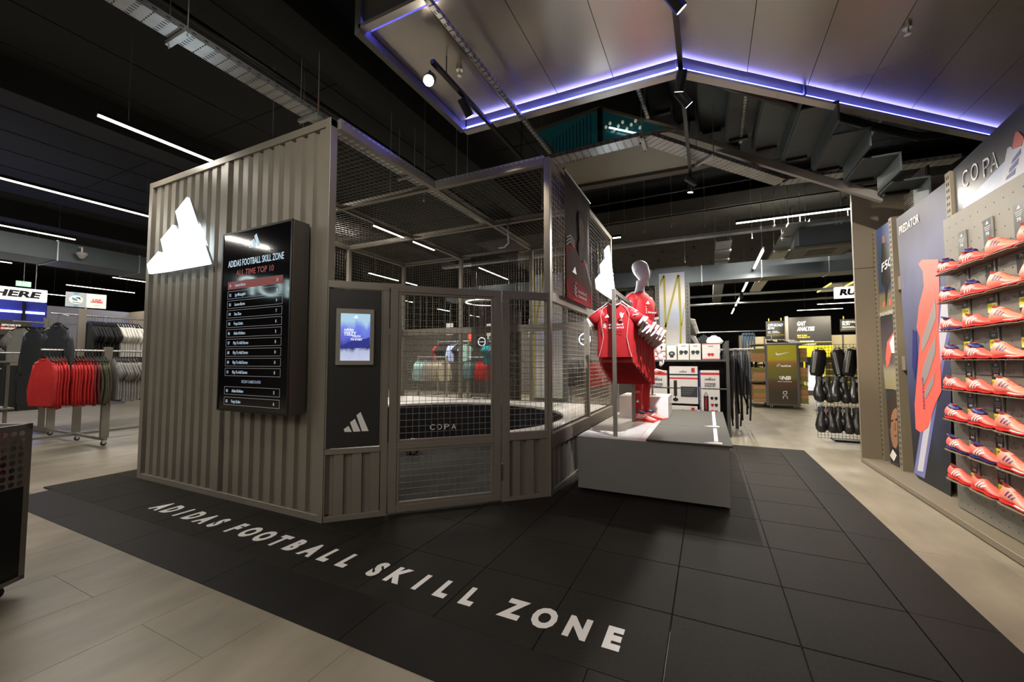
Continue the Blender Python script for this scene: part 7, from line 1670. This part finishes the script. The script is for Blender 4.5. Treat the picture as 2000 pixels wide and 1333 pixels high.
# boxing bag and glove rack beside the tall end panel
gr = thing('glove_rack', 'black wire rack of bagged boxing gloves and pads beside the tall end panel', 'display rack', (1.60, 8.6, 0))
mesh_panel(frame((0.08, 0.08, 0.04), (1, 0, 0), (0, 0, 1)), 0.68, 1.60, 0.05, 0.003, M_BLACKM, gr, 'back_mesh'); MB().cbox(0.74, 0.78, 0.05, 0.09, 0.03, 1.66, 0.004).build('upright', M_BLACKM, gr)
MB().cbox(0.30, 0.78, 0.0, 0.30, 0.0, 0.03, 0.004).build('base', M_BLACKM, gr)
for z in (1.58, 1.08, 0.58):
    for x in (0.10, 0.32, 0.54): MB().cyl((x, 0.06, z), (x, -0.10, z), 0.006, 6).build('prong', M_STEEL, gr)
def glove_bag(label, loc, kind, sd):
    t = thing('boxing_gloves' if kind != 'bag' else 'kit_bag', label, 'gloves' if kind != 'bag' else 'bag', loc)
    r = random.Random(sd)
    if kind == 'bag':
        b = MB(); b.rings([[(0.085 * k * math.cos(2 * PI * j / 12) + 0.004 * math.sin(5 * j), 0.045 * k * math.sin(2 * PI * j / 12), z) for j in range(12)] for z, k in [(-0.02, 0.75), (-0.06, 1.0), (-0.2, 1.08), (-0.36, 1.05), (-0.42, 0.8)]]); b.build('bag_body', mat('black nylon', (0.010, 0.010, 0.010), 0.35, bump=0.4, bscale=14), t, smooth=True, fix=True)
        MB().tube([(-0.05, 0, -0.04), (-0.03, -0.02, 0.0), (0.03, -0.02, 0.0), (0.05, 0, -0.04)], 0.006, 5).build('strap', M_BLACK, t)
        MB().cbox(-0.085, -0.05, -0.052, -0.045, -0.38, -0.06, 0.001).build('clear_label', mat('clear label', (0.25, 0.25, 0.25), 0.2), t)
    else:
        for s in (-1, 1):
            b = MB(); b.tube([(s * 0.045, 0, -0.02), (s * 0.045, -0.01, -0.12), (s * 0.055, -0.02, -0.22), (s * 0.06, -0.05, -0.30), (s * 0.06, -0.07, -0.36), (s * 0.058, -0.075, -0.40)], [0.036, 0.040, 0.055, 0.068, 0.060, 0.030], 12); g = b.build('glove', mat('black leather', (0.016, 0.016, 0.016), 0.3), t, smooth=True)
            MB().tube([(s * 0.01, -0.02, -0.16), (s * 0.0, -0.065, -0.22), (s * 0.005, -0.09, -0.28)], [0.02, 0.026, 0.018], 8).build('thumb', MATS['black leather'], g, smooth=True)
            MB().tube([(s * 0.045, -0.001, -0.03), (s * 0.045, -0.01, -0.09)], 0.0415, 12).build('cuff_band', mat('dark grey cuff', (0.03, 0.03, 0.03), 0.4), g)
        MB().tube([(-0.04, 0, -0.03), (0, -0.005, 0.0), (0.04, 0, -0.03)], 0.004, 5).build('lace', M_WHTC, t); MB().box(-0.02, 0.02, -0.045, -0.041, -0.10, -0.05).build('white_label', M_GREY, t)
    t.rotation_euler = (0, r.uniform(-0.22, 0.22), r.uniform(-0.5, 0.5)); t.scale = (1.25, 1.25, 1.12)
pos_n = ['left', 'middle', 'right']
for k in range(3): glove_bag('black kit bag on the top prongs of the glove rack, %s one' % pos_n[k], (1.72 + k * 0.22, 8.50, 1.57), 'bag', k)
for k in range(3): glove_bag('pair of black boxing gloves on the middle row, %s one' % pos_n[k], (1.74 + k * 0.23, 8.48, 1.12), 'glove', 5 + k)
for k in range(3): glove_bag('pair of black boxing gloves on the lowest row, %s one' % pos_n[k], (1.76 + k * 0.23, 8.48, 0.62), 'glove', 9 + k)

# gait analysis stand and running wall
BY = 21.0
rw = thing('running_wall', 'pale lit back wall of running shoes with yellow shelf edges', 'display wall', (0, 0, 0))
M_RW = mat('cream wall board', (0.42, 0.36, 0.22), 0.6); M_RW2 = mat('grey cream board', (0.36, 0.35, 0.30), 0.6)
MB().box(1.25, 8.0, BY, BY + 0.15, 0, 2.45).build('back_board', M_RW, rw); MB().box(1.25, 1.5, BY - 0.5, BY, 0, 2.5).build('end_wall', M_SHELF, rw)
for x in (2.25, 3.1, 5.0): MB().box(x, x + 0.04, BY - 0.06, BY, 0, 2.45).build('upright', SH, rw)
for z in (1.50, 1.25, 1.0, 0.75, 0.5, 0.25):
    MB().box(1.55, 8.0, BY - 0.35, BY, z, z + 0.03).build('shelf', mat('yellow shelf', (0.50, 0.42, 0.03), 0.5), rw)
random.seed(5); TRN = None
for zi, z in enumerate((1.53, 1.28, 1.03, 0.78, 0.53)):
    for k in range(5):
        x = 1.62 + k * 0.40
        if TRN is None:
            t = thing('trainer', 'x', 'trainer', (0, 0, 0)); S = boot_sections()
            MB().rings([[(x_ * 0.95, *prof(2 * PI * j / 10, w_, z0 - 0.006, z1)) for j in range(10)] for x_, w_, z0, z1 in S]).build('upper', mat('trainer upper', (0.42, 0.40, 0.38), 0.6, rnd=0.6), t, smooth=True, fix=True)
            MB().rings([[(x_ * 0.97, w_ * 1.08 * math.cos(2 * PI * j / 8), 0.014 + 0.014 * math.sin(2 * PI * j / 8)) for j in range(8)] for x_, w_, z0, z1 in S]).build('sole', M_WHITE, t, smooth=True, fix=True); TRN = t
        else: t = dup(TRN)
        t.location = (x, BY - 0.2, z); t['label'] = 'running trainer on the %s yellow shelf, %s from the left' % (['top', 'second', 'third', 'fourth', 'fifth'][zi], ORD[k]); t['group'] = 'running trainers, %s shelf' % ['top', 'second', 'third', 'fourth', 'fifth'][zi]
for k, (x, w_, m_) in enumerate(((4.9, 0.30, 0), (5.35, 0.30, 0))):
    for z in (1.53, 1.28):
        t = dup(TRN, (x, BY - 0.2, z), label='white running trainer right of the gait board, %s shelf, %s one' % ('upper' if z > 1.4 else 'lower', 'left' if k == 0 else 'right'), group='white trainers right of the gait board')
gb_ = thing('gait_board', 'big black board reading GAIT ANALYSIS above a yellow counter', 'display board', (3.024, 20.3, 0))
(gx0, gz1), (gx1, gz0) = [(3.181, 3.197), (4.503, 2.018)]
gx0 -= 3.024; gx1 -= 3.024
Fg = frame((0, 0, 0), (1, 0, 0), (0, 0, 1))
MB(Fg).cbox(gx0 - 0.12, gx1, gz0, gz1, -0.2, 0, 0.01).build('board', mat('matt black board', (0.018, 0.017, 0.015), 0.5), gb_); MB(Fg).cbox(gx0 - 0.24, gx0 - 0.12, 0, gz1 + 0.05, -0.2, 0.02, 0.01).build('upright', M_TAUPE, gb_)
gw = gx1 - gx0
text('GAIT', Fg @ T(gx0 + gw * 0.13, gz1 - 0.36, 0.002), 0.17, M_WHITE, gb_, width=gw * 0.22, bold=0.03, slant=0.15); text('ANALYSIS', Fg @ T(gx0 + gw * 0.13, gz1 - 0.58, 0.002), 0.17, M_WHITE, gb_, width=gw * 0.44, bold=0.03, slant=0.15)
text('READY TO FIND', Fg @ T(gx0 + gw * 0.13, gz1 - 0.80, 0.002), 0.06, M_YEL, gb_, width=gw * 0.25, bold=0.03); text('YOUR PERFECT FIT?', Fg @ T(gx0 + gw * 0.13, gz1 - 0.88, 0.002), 0.06, M_YEL, gb_, width=gw * 0.33, bold=0.03)
for k, s_ in enumerate(('1.  REMOVE YOUR SHOES', '2.  STAND ON THE FOOTPLATE', '3.  TOUCH THE SCREEN TO START')): text(s_, Fg @ T(gx0 + gw * 0.15, gz1 - 1.05 - k * 0.12, 0.002), 0.06, M_WHITE, gb_, width=gw * (0.40 + 0.06 * k), bold=0.03)
MB(Fg).box(gx0, gx1, gz0 + 0.12, gz0 + 0.14, 0.001, 0.004).build('yellow_line', M_YEL, gb_)
(cx0, cz1), (cx1, cz0) = [(3.393, 1.996), (4.537, 1.524)]
cx0 -= 3.024; cx1 -= 3.024
MB(Fg).cbox(cx0, cx1, cz0, cz1, -0.3, 0.02, 0.01).build('yellow_counter', M_YEL, gb_); MB(Fg).cbox(cx0, cx0 + 0.9, cz0 - 0.32, cz0 - 0.01, -0.3, 0.10, 0.01).build('scanner_head', M_BLACKM, gb_)
b = MB(Fg); b.prism([(cx0 + 0.25, 0.28), (cx0 + 0.95, 0.28), (cx0 + 0.80, cz0 - 0.33), (cx0 + 0.32, cz0 - 0.33)], -0.2, 0.05); b.build('white_column', mat('backlit white column', (0.8, 0.8, 0.8), 0.4, emit=(0.7, 0.8, 1.0), estr=0.25), gb_)
MB(Fg).cbox(cx0 + 0.1, cx1 + 0.3, 0.0, 0.20, -0.6, 0.4, 0.02).build('foot_plate', SH, gb_); MB(Fg).box(cx0 + 0.2, cx1, 0.20, 0.24, -0.4, 0.3).build('lit_strip', mat('pale blue lit strip', (1, 1, 1), 0.4, emit=(0.7, 0.8, 1.0), estr=1.0), gb_)
for x in (cx0 + 0.12, cx1 - 0.35): MB(Fg).cbox(x, x + 0.06, 0.24, cz0, 0.06, 0.12, 0.005).build('yellow_post', M_YEL, gb_)
for (px0, py0, px1, py1, l1, l2, lb) in ((1495, 628, 1533, 660, 'OFF-ROAD', 'RUN', 'black board reading OFF-ROAD RUN on the running wall'), (1640, 623, 1680, 645, 'EVERYDAY', 'RUN', 'black board reading EVERYDAY RUN at the right of the running wall')):
    (x0, z1), (x1, z0) = {1495: [(2.312, 3.117), (3.01, 2.377)], 1640: [(4.925, 3.089), (5.636, 2.579)]}[px0]
    t = thing('running_board', lb, 'sign', (x0, 20.9, z0)); w_ = x1 - x0; h_ = z1 - z0
    MB(Fg).cbox(0, w_, 0, h_, -0.0995, 0, 0.01).build('board', MATS['matt black board'], t)
    mm = E_W if px0 == 1495 else M_WHITE
    text(l1, Fg @ T(w_ * 0.1, h_ * 0.68, 0.002), h_ * 0.16, mm, t, width=w_ * 0.8, bold=0.05, slant=0.2); text(l2, Fg @ T(w_ * 0.1, h_ * 0.50, 0.002), h_ * 0.15, mm, t, width=w_ * 0.34, bold=0.05, slant=0.2)
    for q in range(2): MB(Fg).box(w_ * 0.1, w_ * (0.65 + 0.1 * q), h_ * (0.36 - 0.08 * q), h_ * (0.40 - 0.08 * q), 0.001, 0.004).build('print_line', mm, t)
    MB(Fg).box(w_ * 0.05, w_, h_ * 0.16, h_ * 0.18, 0.001, 0.004).build('yellow_line', M_YEL, t)
    for x in (0.15, 0.8): MB(Fg).box(w_ * x, w_ * x + 0.04, h_, h_ + 0.12, -0.03, -0.01).build('yellow_hanger', M_YEL, t)
rs = thing('lit_word_sign', 'lit white hanging sign showing RU beside the tall end panel', 'sign', (2.99, 13.0, 2.98))
MB(Fg).cbox(0, 1.6, 0, 0.285, -0.12, 0, 0.004).build('light_box', M_SIGNLIT, rs); text('RUN', Fg @ T(0.09, 0.075, 0.001), 0.15, M_BLACK, rs, width=0.52, bold=0.06, slant=0.2)
for x in (0.2, 1.4): MB(Fg).cyl((x, 0.285, -0.06), (x, 1.5, -0.06), 0.006, 6).build('suspension_rod', M_BLACKM, rs)
pn = thing('ceiling_light_panel', 'pale slanted light panels with yellow edges above the lit running sign', 'light', (3.2, 15.0, 3.55))
for k in range(3): MB().cbox(0.0 + k * 0.5, 0.42 + k * 0.5, -0.8, 0.8, 0, 0.03, 0.005).build('panel', M_STEEL, pn); MB().box(-0.03 + k * 0.5, 0.0 + k * 0.5, -0.8, 0.8, -0.01, 0.03).build('yellow_edge', mat('glowing yellow edge', (1, 0.8, 0.2), 0.4, emit=(1, 0.75, 0.2), estr=1.2), pn)
# far clothes beyond the boxes
ft = thing('clothes_rack', 'far rail with a navy and a white tee facing out under the black soffit', 'clothes rack', (0.1, 17.0, 0))
MB().cyl((-1.2, 0, 2.45), (2.0, 0, 2.45), 0.02, 8).build('hanging_bar', M_STEEL, ft)
for x in (-1.15, 1.95): MB().cyl((x, 0, 0), (x, 0, 2.5), 0.025, 8).build('upright', M_STEEL, ft)
for key, px, lb in ((('tee', 'navy'), 1374, 'navy tee facing out on the far rail left of the white one'), (('tee', 'white'), 1394, 'bright white tee facing out on the far rail')):
    t = make_proto(key); t.location = ({1374: -0.133, 1394: 0.214}[px], 16.95, 2.44); t.scale = (0.85, 1, 0.95); t['label'] = lb
    if 'group' in t: del t['group']
for k in range(4):
    t = trousers('blue grey garment on the far rail, %s from the left' % ORD[k], (1.20 + k * 0.09, 17.0, 2.44), mat('blue grey cloth', (0.06, 0.10, 0.14), 0.8), 0.9, 'blue garments on the far rail')
dk = thing('low_rack', 'dark low rack of clothes in front of the far rail', 'clothes rack', (0.9, 15.2, 0))
MB().cyl((-0.7, 0, 1.72), (0.7, 0, 1.72), 0.02, 8).build('hanging_bar', M_STEEL, dk)
for x in (-0.7, 0.7): MB().cyl((x, 0, 0), (x, 0, 1.75), 0.02, 6).build('upright', M_STEEL, dk)
for k in range(9): 
    t = make_proto(('tee', 'black')); t.location = (0.35 + k * 0.13, 15.2, 1.71); t.rotation_euler = (0, 0, 1.4); t['label'] = 'black garment on the low rack before the far rail, %s from the left' % ORD[k]; t['group'] = 'black garments on the low rack'
# shelves of shoes receding behind the zigzag board
rs2 = thing('receding_shoe_shelves', 'pale shoe shelves running away behind the zigzag board', 'shelf unit', (-0.55, 10.4, 0))
MB().box(-0.12, -0.08, 0, 6, 0, 3.1).build('side_panel', M_TAUPE, rs2)
for z in (2.3, 1.9, 1.5): MB().cbox(-0.08, 0.20, 0, 6, z, z + 0.02, 0.003).build('shelf', M_TAUPE, rs2)
for z in (2.321, 1.921):
    for k in range(12):
        t = dup(TRN, (-0.58, 10.6 + k * 0.45, z), 0.0, 'pale trainer on the receding %s shelf, %s from the near end' % ('upper' if z > 2 else 'lower', ORD[k]), group='trainers on the receding %s shelf' % ('upper' if z > 2 else 'lower'))
bt = thing('pump_bottle', 'white pump bottle with an orange cap on the floor by the glove rack', 'bottle', (2.75, 14.0, 0)); MB().ell([(0, 0, z, r, r) for z, r in [(0, 0.085), (0.02, 0.09), (0.22, 0.09), (0.25, 0.04), (0.27, 0.035)]], 14).build('bottle_body', M_WHITE, bt, smooth=True, fix=True); MB().ell([(0, 0, z, r, r) for z, r in [(0.27, 0.04), (0.31, 0.04), (0.33, 0.02)]], 10).build('cap', M_CORAL, bt, fix=True)
ct = tag(MB(T(2.72, 12.9, 0)).rings([[(0.12 * k * math.cos(a) , 0.16 * k * math.sin(a), z) for a in [2 * PI * j / 10 for j in range(10)]] for z, k in [(0, 1), (0.05, 1.1), (0.10, 0.7), (0.13, 0.3)]]).build('crumpled_cloth', M_CORAL, smooth=True), 'coral crumpled cloth on the floor by the glove rack', 'cloth')

# ================================================================ SEEN THROUGH THE CAGE
def tee_rack(name, label, x, y, items, zb=1.5, dx=0.055, rz=0.0):
    t = thing(name, label, 'clothes rack', (x, y, 0)); n = sum(i[1] for i in items); W_ = n * dx + 0.1
    MB().cyl((0, 0, zb), (W_, 0, zb), 0.016, 8).build('hanging_bar', M_STEEL, t)
    for xx in (0.02, W_ - 0.02): MB().cbox(xx - 0.02, xx + 0.02, -0.03, 0.03, 0.05, zb + 0.05, 0.003).build('upright', M_TAUPE, t); MB().cbox(xx - 0.02, xx + 0.02, -0.3, 0.3, 0.0, 0.05, 0.003).build('foot', M_TAUPE, t)
    k = 0
    for key, nn, lb in items:
        for _ in range(nn):
            g = make_proto(key); g.location = (x + 0.06 + k * dx, y, zb); g.rotation_euler = (0, 0, 1.25 + random.uniform(-0.08, 0.08)); g['label'] = lb if nn == 1 else '%s, %s from its left end' % (lb, ORD[_]); g['group'] = lb + ' row'; k += 1
tee_rack('clothes_rack', 'rail with pale teal and grey tops seen low through the gate mesh', -9.3, 11.6, [(('long', 'teal'), 7, 'pale teal top seen low through the gate'), (('long', 'grey'), 6, 'grey top beside the teal ones through the gate'), (('long', 'sand'), 8, 'sand coloured top seen through the gate')])
tee_rack('clothes_rack', 'rail with deep teal and red tops seen through the middle of the gate', -8.0, 12.8, [(('long', 'dteal'), 9, 'deep teal top seen through the gate middle'), (('long', 'brred'), 9, 'bright red top seen through the gate middle')])
tee_rack('clothes_rack', 'high rail with ice blue and black tops seen through the gate', -9.9, 13.6, [(('tee', 'brred'), 2, 'red tee high behind the gate left edge'), (('tee', 'black'), 9, 'black tee high behind the gate'), (('long', 'ice'), 6, 'ice blue top high behind the gate'), (('tee', 'black'), 5, 'black tee right of the ice blue tops'), (('tee', 'teal'), 3, 'pale tee beside the cage back post')], 2.15)
tee_rack('clothes_rack', 'rail with aqua tops seen through the gate beside the brown banner', -6.6, 11.8, [(('tee', 'aqua'), 5, 'aqua tee seen through the gate'), (('tee', 'ice'), 4, 'ice blue tee seen through the gate right part')], 2.05)
tee_rack('clothes_rack', 'rail with black and red tops seen through the side mesh', -3.7, 11.6, [(('long', 'black'), 12, 'black top seen through the cage side mesh'), (('long', 'brred'), 9, 'bright red top seen through the cage side mesh')], 1.45)
for k, (x, z, w_, h_, c, lb) in enumerate(((-10.2, 2.5, 0.35, 0.5, (0.5, 0.5, 0.5), 'pale poster seen through the gate top left'), (-9.1, 2.2, 0.18, 0.45, (0.7, 0.08, 0.05), 'small red poster seen through the gate'), (-8.2, 2.15, 0.45, 0.75, (0.75, 0.72, 0.65), 'bright cream poster seen through the gate'), (-6.3, 2.3, 0.3, 0.7, (0.45, 0.48, 0.5), 'grey poster beside the cage back post'))):
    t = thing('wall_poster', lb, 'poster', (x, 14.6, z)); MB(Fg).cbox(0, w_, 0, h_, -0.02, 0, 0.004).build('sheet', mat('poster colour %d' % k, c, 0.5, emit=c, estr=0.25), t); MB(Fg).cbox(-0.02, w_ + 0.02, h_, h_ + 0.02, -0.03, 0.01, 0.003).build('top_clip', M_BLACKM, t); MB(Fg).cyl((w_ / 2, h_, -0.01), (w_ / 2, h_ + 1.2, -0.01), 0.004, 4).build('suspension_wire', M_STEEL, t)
wb = struct(MB().box(-14, -1.5, 15.2, 15.3, 0, 2.6).build('wall_partition', mat('dark greige wall', (0.07, 0.062, 0.05), 0.7)))
ls = thing('round_neon_logo', 'round white neon emblem with a bar seen through the gate mesh', 'sign', (-6.922, 12.0, 2.02))
NW = mat('neon ring white', (1, 1, 1), 0.4, emit=(0.85, 0.95, 1.0), estr=2.6)
MB(Fg).tube([(0.14 * math.cos(a), 0.14 * math.sin(a), 0) for a in [2 * PI * i / 24 for i in range(24)]], 0.014, 6, closed=True).build('neon_ring', NW, ls); MB(Fg).tube([(-0.13, 0, 0), (0.13, 0, 0)], 0.011, 6).build('neon_bar', NW, ls); MB(Fg).cyl((0, 0.2, -0.022), (0, 3.0, -0.022), 0.004, 5).build('suspension_wire', M_STEEL, ls); MB(Fg).cbox(-0.2, 0.2, -0.2, 0.2, -0.03, -0.016, 0.005).build('backing', M_BLACKM, ls)
ls2 = thing('round_neon_logo', 'round greenish neon emblem seen through the cage side mesh', 'sign', (-3.901, 14.0, 2.134))
MB(Fg).tube([(0.20 * math.cos(a), 0.20 * math.sin(a), 0) for a in [2 * PI * i / 24 for i in range(24)]], 0.022, 6, closed=True).build('neon_ring', NW, ls2); MB(Fg).tube([(-0.1, 0, 0), (0.18, 0, 0)], 0.016, 6).build('neon_bar', NW, ls2); MB(Fg).cyl((0, 0.26, -0.03), (0, 3.0, -0.03), 0.004, 5).build('suspension_wire', M_STEEL, ls2); MB(Fg).cbox(-0.26, 0.26, -0.26, 0.26, -0.04, -0.024, 0.005).build('backing', M_BLACKM, ls2)
rg_ = thing('ring_light', 'large thin ring shaped light seen at the top right of the gate mesh', 'light', (-5.7, 10.2, 3.05))
for a in (0.5, 2.6, 4.7): MB().cyl((0.62 * math.cos(a), 0.62 * math.sin(a), 0.012), (0.62 * math.cos(a), 0.62 * math.sin(a), 1.89), 0.002, 4).build('suspension_wire', M_STEEL, rg_)
MB().tube([(0.62 * math.cos(a), 0.62 * math.sin(a), 0) for a in [2 * PI * i / 40 for i in range(40)]], 0.014, 6, closed=True).build('lit_ring', M_LED, rg_, smooth=True)
